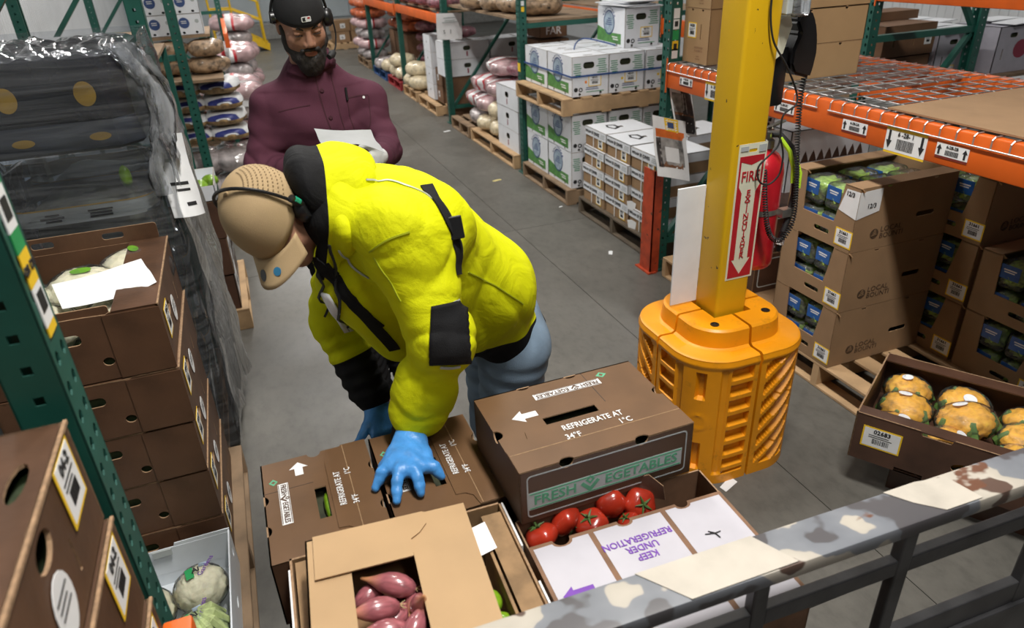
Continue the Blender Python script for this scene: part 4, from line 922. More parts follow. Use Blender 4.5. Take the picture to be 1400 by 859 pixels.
# ---------------------------------------------------------------- vegetable cartons on the centre pallet
CRE = M('crease_light', (0.30, 0.19, 0.10), 0.8, var=0.2, scale=60)
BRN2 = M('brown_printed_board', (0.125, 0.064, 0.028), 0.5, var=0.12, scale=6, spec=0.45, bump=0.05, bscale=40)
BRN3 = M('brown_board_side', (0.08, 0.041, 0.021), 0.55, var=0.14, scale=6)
PKG = M('printed_mint', (0.10, 0.36, 0.21), 0.55, var=0.1, scale=30)
def chevron(mb, cx, cy, s, m=None, mi=0):
    mb.panel([(cx - s, cy + 0.2 * s), (cx - 0.72 * s, cy + 0.45 * s), (cx, cy - 0.3 * s), (cx + 0.72 * s, cy + 0.45 * s), (cx + s, cy + 0.2 * s), (cx, cy - 0.9 * s)], (), 0.0005, m, mi, mi)
    mb.panel([(cx - 0.5 * s, cy + 0.55 * s), (cx, cy + 1.05 * s), (cx + 0.5 * s, cy + 0.55 * s), (cx, cy + 0.05 * s)], [[(cx - 0.2 * s, cy + 0.55 * s), (cx, cy + 0.33 * s), (cx + 0.2 * s, cy + 0.55 * s), (cx, cy + 0.78 * s)]], 0.0005, m, mi, mi)
def banner(par, m, w, h, base, ink):
    o = MB().panel(rect(-w / 2, -h / 2, w / 2, h / 2), (), 0.0006, Matrix.Translation((0, 0, 0.0006))).build('banner', base, par); o.matrix_local = m
    mb = MB()
    for s in (-1, 1): mb.box((-w / 2 + 0.004, s * h * 0.42 - h * 0.035, 0.0006), (w / 2 - 0.004, s * h * 0.42 + h * 0.035, 0.0013))
    b = mb.build('banner_rules', ink, o); b['kind'] = 'stuff'
    L = w * 0.94; sz = h * 0.74
    text('FRESH', sz, ink, o, Matrix.Translation((-L / 2, 0, 0)), bold=0.02, align='LEFT', sx=w / h * 0.132)
    c = MB(); chevron(c, -w * 0.115, 0.0, h * 0.50); c.build('leaf_mark', ink, o, (0, 0, 0.0014))
    text('EGETABLES', sz, ink, o, Matrix.Translation((L / 2, 0, 0)), bold=0.02, align='RIGHT', sx=w / h * 0.132)
    return o
def veg_carton(label, loc, rz, w=0.61, d=0.425, h=0.2, arrow_dir=-1, full=True, group='brown fresh vegetable cartons'):
    """telescoped vegetable carton; front is local -Y"""
    t = thing('vegetable_carton', label, 'carton', loc, rz, group)
    R = 0.024; fh = [ell(0.235 * w / 0.61, h - 0.004, R, n=16), ell(0.405 * w / 0.61 + 0.03, h - 0.004, R, n=16)]
    def arc_out(L, cs, R=R):                                        # front panel outline with round bites in its top edge
        o = [(0, 0), (L, 0), (L, h)]
        for c in sorted(cs, reverse=True): o += [(c + R * math.cos(a), h - 0.002 - R * math.sin(a)) for a in [pi * i / 10 for i in range(11)]]
        return o + [(0, h)]
    fc = (0.255 * w, 0.685 * w)
    carton(w, d, h, {}, None, 0.005, {'-y': arc_out(w, fc), '-x': arc_out(d, (d * 0.52,)), '+x': arc_out(d, (d * 0.5,))}).build('carton_body', [BRN3, EDGE], t)
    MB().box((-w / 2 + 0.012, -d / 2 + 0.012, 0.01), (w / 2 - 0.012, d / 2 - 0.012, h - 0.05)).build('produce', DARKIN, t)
    # lid: rear panel with slot and bites, front flap over it
    yf = d * 0.42
    o = [(0, yf * 0.5)]
    o += [(R * math.sin(a), d * 0.48 - R * math.cos(a)) for a in [pi * i / 8 for i in range(9)]]
    o += [(0, d)]
    for c in (0.30 * w, 0.60 * w): o += [(c - R * math.cos(a), d - 0.7 * R * math.sin(a)) for a in [pi * i / 8 for i in range(9)]]
    o += [(w, d)]
    o += [(w - R * math.sin(a), d * 0.5 + R * math.cos(a)) for a in [pi * i / 8 for i in range(9)]]
    o += [(w, yf * 0.5)]
    o = o[::-1]
    slot = rect(0.285 * w, yf + 0.012, 0.60 * w, yf + 0.05)
    MB().panel(o, [slot[::-1]], 0.004, fr((-w / 2, -d / 2, h), (1, 0, 0), (0, 1, 0))).build('lid_panel', [BRN2, CRE], t)
    fo = [(0, 0)]
    for c in fc: fo += [(c - R * math.cos(a), 0.55 * R * math.sin(a)) for a in [pi * i / 8 for i in range(9)]]
    fo += [(w, 0), (w, yf * 0.58), (w * 0.93, yf * 0.62), (w * 0.855, yf * 0.78), (w * 0.84, yf), (w * 0.15, yf), (w * 0.14, yf * 0.8), (w * 0.10, yf * 0.66), (0.0, yf * 0.6)]
    MB().panel(fo, (), 0.004, fr((-w / 2, -d / 2, h + 0.005), (1, 0, 0), (0, 1, 0))).build('lid_flap', [BRN2, CRE], t)
    MB().box((-w / 2 + 0.002, -d / 2 + 0.082, h + 0.0048), (w / 2 - 0.002, -d / 2 + 0.0845, h + 0.0056)).build('crease', CRE, t)
    MB().box((0.17 * w, -d / 2 + yf + 0.05, h), (0.173 * w, d / 2, h + 0.0006)).build('crease', INK, t)
    T = fr((-w / 2, -d / 2, h), (1, 0, 0), (0, 1, 0)); k = w / 0.61
    a = MB().panel([(x * k, y) for x, y in ([(-0.045, 0), (-0.005, 0.032), (-0.005, 0.014), (0.045, 0.014), (0.045, -0.014), (-0.005, -0.014), (-0.005, -0.032)][::-1])], (), 0.0006).build('arrow', PWHITE, t)
    a.matrix_local = T @ Matrix.Translation((0.205 * w if arrow_dir < 0 else 0.86 * w, d * (0.62 if arrow_dir < 0 else 0.66), 0.001)) @ Matrix.Rotation(0 if arrow_dir < 0 else pi, 4, 'Z')
    banner(t, T @ Matrix.Translation((0.53 * w, d * 0.82, 0.0005)) @ Matrix.Rotation(pi, 4, 'Z'), 0.255 * k, 0.034, PWHITE, BRN3)
    z = 0.0055
    text('REFRIGERATE AT', 0.038 * k, PWHITE, t, T @ Matrix.Translation((0.52 * w, d * 0.335, z)), bold=0.008, sx=0.76)
    text('34°F', 0.036 * k, PWHITE, t, T @ Matrix.Translation((0.37 * w, d * 0.225, z)), bold=0.008, sx=0.82); text('1°C', 0.036 * k, PWHITE, t, T @ Matrix.Translation((0.68 * w, d * 0.235, z)), bold=0.008, sx=0.82)
    MB().panel([(0.74 * w, d * 0.9), (0.775 * w, d * 0.86), (0.81 * w, d * 0.9), (0.775 * w, d * 0.94)], [[(0.76 * w, d * 0.9), (0.775 * w, d * 0.922), (0.79 * w, d * 0.9), (0.775 * w, d * 0.878)]], 0.0006, T @ Matrix.Translation((0, 0, 0.0008))).build('leaf_mark', PKG, t)
    F = fm('-y', w, d, 0, 0, off=0.001)
    MB().panel(rrect(0.022, 0.018, w - 0.022, h - 0.018, 0.015), [rrect(0.0265, 0.0225, w - 0.0265, h - 0.0225, 0.012)[::-1]], 0.0006, F).build('frame_print', PGREY, t)
    if full: banner(t, F @ Matrix.Translation((w * 0.49, h * 0.41, 0.0)), 0.545 * k, 0.068, PGREY, PKG)
    return t
PILE0 = set(COL.objects)
veg_carton('brown fresh vegetables carton resting on top at the right, printed green', (0.855, 1.742, 0.452), math.radians(0.3))
veg_carton('brown fresh vegetables carton at the left under the near hand', (-0.008, 1.915, 0.195), pi / 2, 0.49, 0.37, 0.255, 1, False)
veg_carton('brown fresh vegetables carton next to the tan shallot carton, right of the gloved hand', (0.374, 1.912, 0.195), pi / 2, 0.49, 0.368, 0.255, 1, False)
LIMEM = M('lime_skin', (0.16, 0.30, 0.012), 0.35, var=0.3, scale=30, coat=0.3)
gp = MB(); tag(lump(0.022, 0.075, 0.022, 3, 0.12, 3).build('green_pepper', LIMEM, loc=(0.013, 1.90, 0.415), smooth=True), 'green pepper peeking through the slot of the left vegetable carton', 'pepper', 'green peppers')
plain_carton('brown_carton', 0.58, 0.38, 0.255, WAX, EDGE, (0.87, 1.80, 0.195), 0, 'plain brown carton carrying the raised fresh vegetables carton', None)

# tomato carton --------------------------------------------------------
TB = M('tomato_board', (0.19, 0.10, 0.055), 0.75, var=0.2, scale=12); LILAC = M('lid_print_white', (0.47, 0.455, 0.50), 0.5, var=0.05, scale=6)
tw, td, th_ = 0.665, 0.56, 0.25
tc_ = thing('tomato_carton', 'tomato carton with white KEEP UNDER REFRIGERATION lid behind the backrest', 'carton', (0.862, 1.265, 0.195), math.radians(-1.8))
carton(tw, td, th_, {'-y': [ell(0.34, 0.2, 0.03, 0.02, 12)]}).build('carton_body', [TB, EDGE], tc_)
lidm = fr((-tw / 2, -td / 2, th_ + 0.004), (1, 0, 0), (0, 1, 0)); ld = 0.44
def notch(c, R=0.022): return [(c + R * math.cos(a), ld - R * math.sin(a)) for a in [pi * i / 8 for i in range(9)]]
MB().panel([(0, 0), (tw, 0), (tw, ld)] + notch(0.52) + notch(0.315) + notch(0.105, 0.028) + [(0, ld)], (), 0.005, lidm).build('lid', [TB, EDGE], tc_)
for i, (a, b) in enumerate(((0.012, 0.190), (0.208, 0.438), (0.456, 0.652))):
    o = [(a, 0.012), (b, 0.012), (b, ld - 0.012)] + [p for p in ([(c + 0.026 * math.cos(q), ld - 0.012 - 0.02 * math.sin(q)) for q in [pi * k / 6 for k in range(7)]] if True else []) for c in ()] + [(a, ld - 0.012)]
    c = (0.105, 0.315, 0.52)[i]; rr2 = (0.033, 0.027, 0.027)[i]
    o = [(a, 0.012), (b, 0.012), (b, ld - 0.014)] + [(c + rr2 * math.cos(q), ld - 0.0135 - (rr2 - 0.012) * math.sin(q)) for q in [pi * k / 6 for k in range(7)]] + [(a, ld - 0.014)]
    MB().panel(o, (), 0.0006, lidm @ Matrix.Translation((0, 0, 0.0008))).build('lid_print', LILAC, tc_)
for i, s in enumerate(('KEEP', 'UNDER', 'REFRIGERATION')): text(s, 0.034, PURP, tc_, lidm @ Matrix.Translation((0.318, 0.285 + 0.034 * i, 0.001)) @ Matrix.Rotation(pi, 4, 'Z'), bold=0.016, sx=0.92)
o = MB().panel([(-0.048, 0), (-0.012, 0.026), (-0.012, 0.012), (0.048, 0.012), (0.048, -0.012), (-0.012, -0.012), (-0.012, -0.026)][::-1], (), 0.0006).build('arrow', PURP, tc_); o.matrix_local = lidm @ Matrix.Translation((0.075, 0.235, 0.0022))
MB().tube([(0.53, 0.30, 0.002), (0.545, 0.285, 0.004), (0.55, 0.265, 0.003)], 0.002, 5).tube([(0.515, 0.292, 0.003), (0.545, 0.285, 0.004), (0.565, 0.287, 0.003)], 0.0018, 5).build('stem_bit', INK, tc_, (-tw / 2, -td / 2, th_ + 0.004))['kind'] = 'stuff'
TOM = M('tomato_red', (0.33, 0.024, 0.010), 0.25, var=0.35, scale=9, coat=0.4); CAL = M('calyx_green', (0.05, 0.10, 0.02), 0.6, var=0.3)
def tomato():
    t = thing('tomato', '', 'tomato'); mb = MB(); bm = bmesh.new(); bmesh.ops.create_icosphere(bm, subdivisions=3, radius=1)
    for v in bm.verts:
        a = math.atan2(v.co.y, v.co.x); r = math.hypot(v.co.x, v.co.y); k = 1 + 0.06 * math.cos(5 * a) * r
        v.co = Vector((v.co.x * k * 0.043, v.co.y * k * 0.043, v.co.z * 0.034 - 0.010 * max(0, v.co.z) * math.exp(-r * r * 9)))
    mb.bm(bm); mb.build('tomato_skin', TOM, t, smooth=True, ang=180)
    mb = MB()
    for k in range(5):
        a = 2 * pi * k / 5; c, s = math.cos(a), math.sin(a); mb.tube([(0, 0, 0.025), (0.010 * c, 0.010 * s, 0.031), (0.024 * c, 0.024 * s, 0.031)], [0.004, 0.0035, 0.0008], 5)
    mb.tube([(0, 0, 0.024), (0.002, 0.002, 0.042)], 0.003, 6); mb.build('calyx', CAL, t, smooth=True)
    return t
tmu = [False]; tm = tomato()
for i, (x, y, z, rx, ry, q) in enumerate(((0.605, 1.500, 0.405, -0.6, -0.3, 'lowest left, calyx towards the camera'), (0.700, 1.530, 0.41, 2.2, 0.4, 'second from left, smooth side up'), (0.772, 1.488, 0.405, -0.3, 0.1, 'third from left, with broad green star'), (0.862, 1.528, 0.42, 1.4, 0.6, 'fourth from left, highest and smoothest'), (0.955, 1.500, 0.41, -0.5, 0.8, 'rightmost, beside the dark board'), (0.895, 1.462, 0.385, 0.4, -0.4, 'small one in the lid notch'))):
    place(tm, tmu, (x, y, z), 0, f'red tomato under the raised carton, {q}', 'tomatoes', ) if i else place(tm, tmu, (x, y, z), 0, f'red tomato under the raised carton, {q}', 'tomatoes')
    ob = [o for o in COL.objects if o.get('label') == f'red tomato under the raised carton, {q}'][0]; ob.rotation_euler = (rx, ry, i); ob.scale = (1.28, 1.28, 1.2) if i < 5 else (0.9,) * 3
tag(MB().panel([(0, 0), (0.10, 0), (0.09, 0.05), (0.04, 0.085), (0.01, 0.07)], (), 0.004, fr((0.955, 1.535, 0.42), (0.8, -0.6, 0), (0.1, 0.1, 1))).build('board_divider', [WAXD, EDGE]), 'dark board divider beside the tomatoes', 'divider')
# open carton with limes, tan shallot carton ---------------------------
oh = thing('open_carton', 'worn open brown carton under the tan shallot carton', 'carton', (0.185, 1.43, 0.195), math.radians(-2))
KW = M('worn_kraft', (0.27, 0.165, 0.08), 0.8, var=0.3, scale=10, bump=0.1, bscale=40)
carton(0.66, 0.455, 0.262, {}, None, 0.007).build('carton_body', [KW, EDGE], oh)
MB().bar((0.292, -0.2, 0.245), (0.292, 0.2, 0.245), 0.07, 0.006).build('side_flap', [KW], oh); MB().bar((-0.29, -0.21, 0.255), (-0.29, 0.21, 0.255), 0.05, 0.006).build('side_flap', [KW], oh)
MB().rbox((0.236, -0.22, 0.02), (0.246, 0.10, 0.262), 0.002).build('inner_wall', [KW], oh)
o = MB().panel([(0, 0), (0.085, 0.0), (0.08, 0.035), (0.0, 0.03)], (), 0.001).build('white_print', PWHITE, oh); o.matrix_local = fr((0.332, -0.02, 0.2), (0, 1, 0.0), (0, 0, 1))
for y0, y1 in ((0.02, 0.215), (-0.21, -0.12)): MB().box((0.330, y0, 0.225), (0.336, y1, 0.268)).build('white_print', PWHITE, oh)
o = MB().box((-0.335, -0.03, 0.09), (-0.330, 0.18, 0.266)).build('white_print', PWHITE, oh)
text('Certified fresh', 0.024, INK, oh, fr((-0.3355, 0.075, 0.23), (0, -1, 0), (0, 0, 1)), sx=0.9)
MB().panel([(0, 0), (0.075, 0.01), (0.07, 0.12), (-0.005, 0.11)], (), 0.001, fr((0.185, 0.02, 0.270), (1, 0.1, 0), (0, 1, 0.05))).build('paper_flap', WHITEP, oh)
lmn = [False]; lmp = thing('lime', '', 'lime'); lump(0.026, 0.036, 0.026, 2, 0.06, 2).build('lime_skin', LIMEM, lmp, smooth=True)
for i, (x, y, z) in enumerate(((0.385, 1.335, 0.40), (0.392, 1.265, 0.39), (0.36, 1.30, 0.35), (0.385, 1.20, 0.36))):
    place(lmp, lmn, (x, y, z), 0.7 * i, f'green lime in the open carton, {("farthest from the camera", "second from the far end", "lower one half hidden", "nearest the backrest")[i]}', 'limes')
sc_ = thing('shallot_carton', 'tan kraft carton with square opening full of shallots', 'carton', (0.128, 1.285, 0.462), math.radians(-4.4))
sw, sd, shh = 0.455, 0.54, 0.135
LK = M('fresh_kraft', (0.42, 0.272, 0.140), 0.75, var=0.05, scale=6)
carton(sw, sd, shh, {}).build('carton_body', [LK, KRAFTE], sc_)
tm4 = lambda z: fr((-sw / 2, -sd / 2, z), (1, 0, 0), (0, 1, 0))
MB().panel(rect(0, 0, 0.115, sd), (), 0.004, tm4(shh)).build('side_flap', [LK, KRAFTE], sc_)
MB().panel(rect(0.283, 0, sw, sd), (), 0.004, tm4(shh + 0.004)).build('side_flap', [LK, KRAFTE], sc_)
MB().panel([(0.022, sd - 0.158), (0.282, sd - 0.158), (0.285, sd - 0.095), (0.312, sd - 0.078), (0.335, sd - 0.05), (0.338, sd - 0.005), (0.33, sd), (0.022, sd)], (), 0.004, tm4(shh + 0.009)).build('back_flap', [LK, KRAFTE], sc_)
MB().panel(rect(0.11, 0, 0.29, 0.06), (), 0.004, tm4(shh - 0.001)).build('front_flap', [LK, KRAFTE], sc_)
def shallot_mat():
    m = M('shallot_skin', (0.34, 0.105, 0.12), 0.28, var=0.35, scale=9, stretch=(9, 9, 0.8), coat=0.5); nt = m.node_tree; b = nt.nodes['Principled BSDF']; src = b.inputs['Base Color'].links[0].from_socket
    tc = nd(nt, 'ShaderNodeTexCoord'); sp = nd(nt, 'ShaderNodeSeparateXYZ'); nt.links.new(tc.outputs['Generated'], sp.inputs[0]); r = ramp(nt, [(0.0, (0, 0, 0)), (0.58, (0, 0, 0)), (0.9, (1, 1, 1))]); nt.links.new(sp.outputs[2], r.inputs[0])
    mx = nd(nt, 'ShaderNodeMix', data_type='RGBA'); nt.links.new(r.outputs[0], mx.inputs[0]); nt.links.new(src, mx.inputs[6]); mx.inputs[7].default_value = (0.48, 0.22, 0.10, 1); nt.links.new(mx.outputs[2], b.inputs['Base Color']); return m
SHM = shallot_mat(); STR = M('dry_root', (0.50, 0.38, 0.2), 0.8, var=0.3)
shp = thing('shallot', '', 'shallot')
mb = MB(); mb.lathe([(0.0, -0.052), (0.008, -0.05), (0.018, -0.04), (0.026, -0.022), (0.0285, -0.002), (0.026, 0.018), (0.019, 0.036), (0.011, 0.052), (0.006, 0.066), (0.004, 0.08), (0.0, 0.083)], 18, cap=False); mb.build('skin', SHM, shp, smooth=True, ang=180)
mb = MB()
for k in range(6): a = k * 1.05; mb.tube([(0, 0, -0.050), (0.006 * math.cos(a), 0.006 * math.sin(a), -0.056), (0.011 * math.cos(a), 0.009 * math.sin(a), -0.064)], [0.0016, 0.001, 0.0006], 4)
mb.build('roots', STR, shp)['kind'] = 'stuff'
su = [False]
for i, (x, y, z, a, b, s, q) in enumerate(((0.125, 1.362, 0.555, 1.45, -2.1, 1.15, 'large one in the upper middle, shining'), (0.07, 1.30, 0.556, 1.35, -1.55, 1.1, 'pale one at the left pointing right'), (0.075, 1.235, 0.545, 1.5, -1.7, 1.1, 'lower left one pointing right'), (0.175, 1.275, 0.55, 0.5, 0.1, 1.05, 'upright pink one at the right side'),
        (0.145, 1.215, 0.552, 1.4, 2.4, 1.0, 'bottom middle one with roots up'), (0.12, 1.40, 0.515, 1.5, 0.9, 1.0, 'dark one under the back flap'), (0.17, 1.335, 0.51, 1.3, -0.4, 1.0, 'deep one behind the large one'), (0.06, 1.39, 0.52, 1.5, 2.0, 0.95, 'far left one in the shade'), (0.115, 1.30, 0.505, 1.5, -0.9, 1.0, 'deep one under the pale one'), (0.19, 1.20, 0.515, 1.2, 2.9, 1.0, 'deep lower right one'))):
    o = place(shp, su, (x, y, z), 0, f'purple shallot in the tan carton, {q}', 'shallots'); o.rotation_euler = (a, 0, b); o.scale = (s, s, s)
MB().box((-sw / 2 + 0.01, -sd / 2 + 0.01, 0.006), (sw / 2 - 0.01, sd / 2 - 0.01, 0.012)).build('floor_sheet', KRAFTD, sc_)
# the pile is modelled in its own units around (0.5, 1.5, 0.195); here it gets its real size and place on the truck's load
for o in [o for o in COL.objects if o not in PILE0 and o.parent is None]:
    o.location = Vector((0.34, 1.02, 0.789)) + 0.68 * (Vector(o.location) - Vector((0.5, 1.5, 0.195))); o.scale = Vector(o.scale) * 0.68
nl = ('lowest', 'middle', 'upper')
for k in range(3):
    for i in range(2):
        for j in range(2):
            plain_carton('brown_carton', 0.46, 0.385, 0.213, WAX, EDGE, (0.105 + 0.465 * i, 0.905 + 0.39 * j - 0.01, 0.142 + 0.2155 * k), 0, f'brown carton low in the truck load, {nl[k]} layer, {("left", "right")[i]} {("front", "back")[j]}', 'brown cartons low in the truck load')
pallet(0.335, 1.08, 0.98, 0.82, 'pallet under the load of cartons before the backrest', WOODG)

# ---------------------------------------------------------------- waxed brown carton stacks on the left
CHEAD = M('cauliflower_cream', (0.80, 0.74, 0.52), 0.6, var=0.12, scale=40, bump=0.7, bscale=70, sub=0.1)
WRAPF = film('cling_wrap', haze=0.03, bump=0.7, stretch=(1, 1, 1), bscale=14, rough=0.1, refl=0.14)
STK = M('sticker_leaf_green', (0.13, 0.33, 0.02), 0.5, var=0.15)
ORC = M('orange_cauliflower', (0.85, 0.42, 0.04), 0.55, var=0.3, scale=34, bump=0.7, bscale=70)
LEAF = M('leaf_green', (0.10, 0.20, 0.045), 0.55, var=0.3, scale=20)
def cauli(mat, stick, r=0.085, flat=0.8, seed=1, leaves=False):
    t = thing('cauliflower', '', 'cauliflower')
    lump(r, r, r * flat, seed, 0.16, 3, 4, 1, cell=3.6).build('curd', mat, t, smooth=True, ang=180)
    lump(r * 1.12, r * 1.12, r * flat * 1.10, seed + 5, 0.05, 4, 3).build('wrap', WRAPF, t, smooth=True, ang=180)
    if leaves:
        mb = MB()
        for k in range(5): a = k * 1.3; mb.tube([(r * 0.6 * math.cos(a), r * 0.6 * math.sin(a), -r * 0.6), (r * 0.98 * math.cos(a), r * 0.98 * math.sin(a), -r * 0.2), (r * 0.86 * math.cos(a + .1), r * 0.86 * math.sin(a + .1), r * flat * 0.5)], [0.02, 0.022, 0.008], 6)
        mb.build('leaves', LEAF, t, smooth=True)['kind'] = 'stuff'
    if stick: MB().panel(ell(0, 0, stick[0], stick[1], 16), (), 0.0008, Matrix.Translation((0.008, -0.012, r * flat * 1.085)) @ Matrix.Rotation(0.18, 4, 'X')).build('sticker', stick[2], t)
    return t
def wax_carton(w, d, h, top=True, ledge=0, lu=0.17, lvv=0.55, hole=(0.30, 0.55), stk=(0.45, 0.36), fill=0.82):
    t = thing('waxed_carton', '', 'carton')
    hx = {'+x': [ell(d * hole[0], h * hole[1], 0.034, 0.022, 14), rect(d * 0.70, h * 0.2, d * 0.715, h * 0.5)], '-y': [rrect(w * 0.42, h * 0.60, w * 0.56, h * 0.76, 0.014), ell(w * 0.66, h * 0.28, 0.016, 0.014, 12), ell(w * 0.80, h * 0.5, 0.022, 0.034, 14)]}
    tops = [ell(w * 0.92, d * 0.75, 0.012, 0.042, 12), rect(w * 0.3, d * 0.4, w * 0.6, d * 0.5)] if top else None
    if top: hx['-y'] = hx['-y']
    carton(w, d, h, hx, tops, 0.006, {'-y': [(0, 0), (w, 0), (w, h), (w * 0.74, h), (w * 0.72, h - 0.006), (w * 0.6, h - 0.003), (0, h)]}).build('carton_body', [WAX, EDGE], t)
    MB().box((-w / 2 + 0.02, -d / 2 + 0.02, 0.01), (w / 2 - 0.02, d / 2 - 0.02, h * fill)).build('produce', LEAFD, t)
    if ledge: MB().rbox((w / 2 - ledge, -d / 2, h - 0.004), (w / 2, d / 2, h + 0.003), 0.002).build('top_ledge', [WAX], t)
    MB().box((w / 2 - 0.002, -d / 2, h - 0.003), (w / 2 + 0.003, d / 2, h + 0.003)).build('rim', EDGE, t)
    MB().box((w * 0.20, -d / 2 - 0.004, 0.0), (w / 2 + 0.003, -d / 2, h * 0.97)).build('corner_flap', [WAX], t)
    o = sticker(t, fm('+x', w, d, d * 0.30, h * 0.5, off=0.002), 0.09, 0.10, YEL, '04-2')
    o.matrix_local = fm('+x', w, d, d * lu, h * lvv, off=0.002)
    o = sticker(t, fm('+x', w, d, d * stk[0], h * stk[1], off=0.002), 0.075, 0.09, None, None, False, rows=3, round_=True)
    return t
LEAFD = M('dark_leaves', (0.05, 0.075, 0.03), 0.7, var=0.5, scale=25)
wx = wax_carton(0.50, 0.60, 0.197, True); wxu = [False]; jr = random.Random(9)
nm5 = ('lowest', 'second lowest', 'middle', 'second from the top')
for k in range(4):
    place(wx, wxu, (-0.345 - 0.25 + jr.uniform(-0.004, 0.006), 2.40 + jr.uniform(-0.004, 0.004), 0.142 + 0.2 * k), 0, f'brown waxed carton under the open cauliflower carton, {nm5[k]}', 'waxed cartons on the left')
wt = wax_carton(0.50, 0.60, 0.215, False, 0.125, fill=0.34); wt.location = (-0.595, 2.40, 0.944); wt['label'] = 'open brown waxed carton of wrapped cauliflowers with white paper on top'; wt['group'] = 'waxed cartons on the left'
MB().panel(rrect(0, 0, 0.48, 0.06, 0.01), [rrect(0.08, 0.022, 0.15, 0.045, 0.01)[::-1], rrect(0.3, 0.022, 0.37, 0.045, 0.01)[::-1]], 0.006, fr((-0.255, 0.297, 0.215), (1, 0, 0), (0, 0, 1))).build('back_wall', [WAX, EDGE], wt)
MB().panel(rrect(0, 0, 0.37, 0.03, 0.008), (), 0.006, fr((-0.25, -0.294, 0.205), (1, 0, 0), (0, 0, 1))).build('front_wall', [WAX, EDGE], wt)
ca = cauli(CHEAD, (0.032, 0.017, STK), 0.112, 0.66, 1); cau = [False]
for i, (x, y, z, q) in enumerate(((-0.60, 2.47, 1.09, 'in the middle, green oval sticker on top'), (-0.765, 2.42, 1.075, 'at the left by the green post'), (-0.46, 2.60, 1.085, 'at the far right corner'), (-0.70, 2.24, 1.075, 'near the front with green sticker'), (-0.47, 2.28, 1.06, 'under the white paper'))):
    place(ca, cau, (x, y, z), 0.9 * i, f'wrapped white cauliflower in the open brown carton, {q}', 'white cauliflowers')
pb = bent((-0.525, 2.37, 1.187), (1, 0.32, 0.02), (-0.30, 1, 0.02), 0.26, 0.17, -0.018, WHITEP, 'paper_sheet'); tag(pb, 'white paper sheet lying across the open cauliflower carton', 'paper')
wn = [False]
near = wax_carton(0.44, 0.50, 0.178, True, 0, 0.85, 0.72, (0.56, 0.78), (0.53, 0.36)); nn = ('topmost', 'second', 'third', 'fourth', 'fifth', 'sixth', 'seventh', 'eighth')
for k in range(7):
    place(near, wn, (-0.32 - 0.22 + min(k, 3) * 0.006, 0.735 + min(k, 3) * 0.008, 1.303 - k * 0.19), 0, f'brown waxed carton in the nearest stack at lower left, {nn[k]} from the top', 'nearest waxed cartons')
pallet(-0.55, 0.72, 0.56, 0.56, 'pallet under the nearest brown waxed stack at lower left', WOODG, z=0.0, h=0.16)
# white open carton with wrapped cauliflowers
WB2 = M('white_gloss_board', (0.66, 0.70, 0.74), 0.4, var=0.03)
wo = thing('white_carton', 'open white carton of printed-wrap cauliflowers below the brown stack', 'carton', (-0.575, 1.79, 0.142))
w, d, h = 0.49, 0.52, 0.17
carton(w, d, h, {'+x': [ell(0.28, 0.07, 0.025, 0.014, 12), ell(0.46, 0.12, 0.016, 0.02, 12)]}, None, 0.005, {'+y': rect(0, 0, w, 0.16)}).build('carton_body', [WB2, WB2], wo)
MB().panel([(0, 0), (w, 0), (w, 0.118), (0.315, 0.118), (0.305, 0.09), (0.235, 0.09), (0.225, 0.118), (0, 0.118)], (), 0.005, fr((-w / 2, d / 2 - 0.006, 0.055), (1, 0, 0), (0, 0.02, 1))).build('back_wall', [WB2, WB2], wo)
MB().rbox((0.0, d / 2 - 0.02, 0.14), (0.06, d / 2 - 0.012, 0.168), 0.002).build('hand_hole_liner', PGREY, wo)
o = MB().panel(rrect(0.06, 0.075, 0.17, 0.105, 0.012), (), 0.0006).build('green_mark', SGREEN, wo); o.matrix_local = fr((-w / 2, d / 2 - 0.0115, 0.055), (1, 0, 0), (0, 0.02, 1))
text('Organics', 0.016, PWHITE, wo, fr((-w / 2 + 0.115, d / 2 - 0.012, 0.145), (1, 0, 0), (0, 0.02, 1)))
WR2 = film('printed_wrap', haze=0.03, bump=0.7, stretch=(1, 1, 1), bscale=16, rough=0.08, refl=0.16)
STALK = M('cauliflower_stalk', (0.42, 0.50, 0.22), 0.5, var=0.3, scale=12, stretch=(5, 5, 1), coat=0.4)
wf = [('at the right, with green and black mark', -0.435, 1.89, 0.235, False), ('at the left beside the green post', -0.595, 1.86, 0.225, False), ('at the bottom right, pale green stalks up', -0.435, 1.70, 0.24, True), ('at the bottom left behind the orange beam', -0.60, 1.70, 0.22, True)]
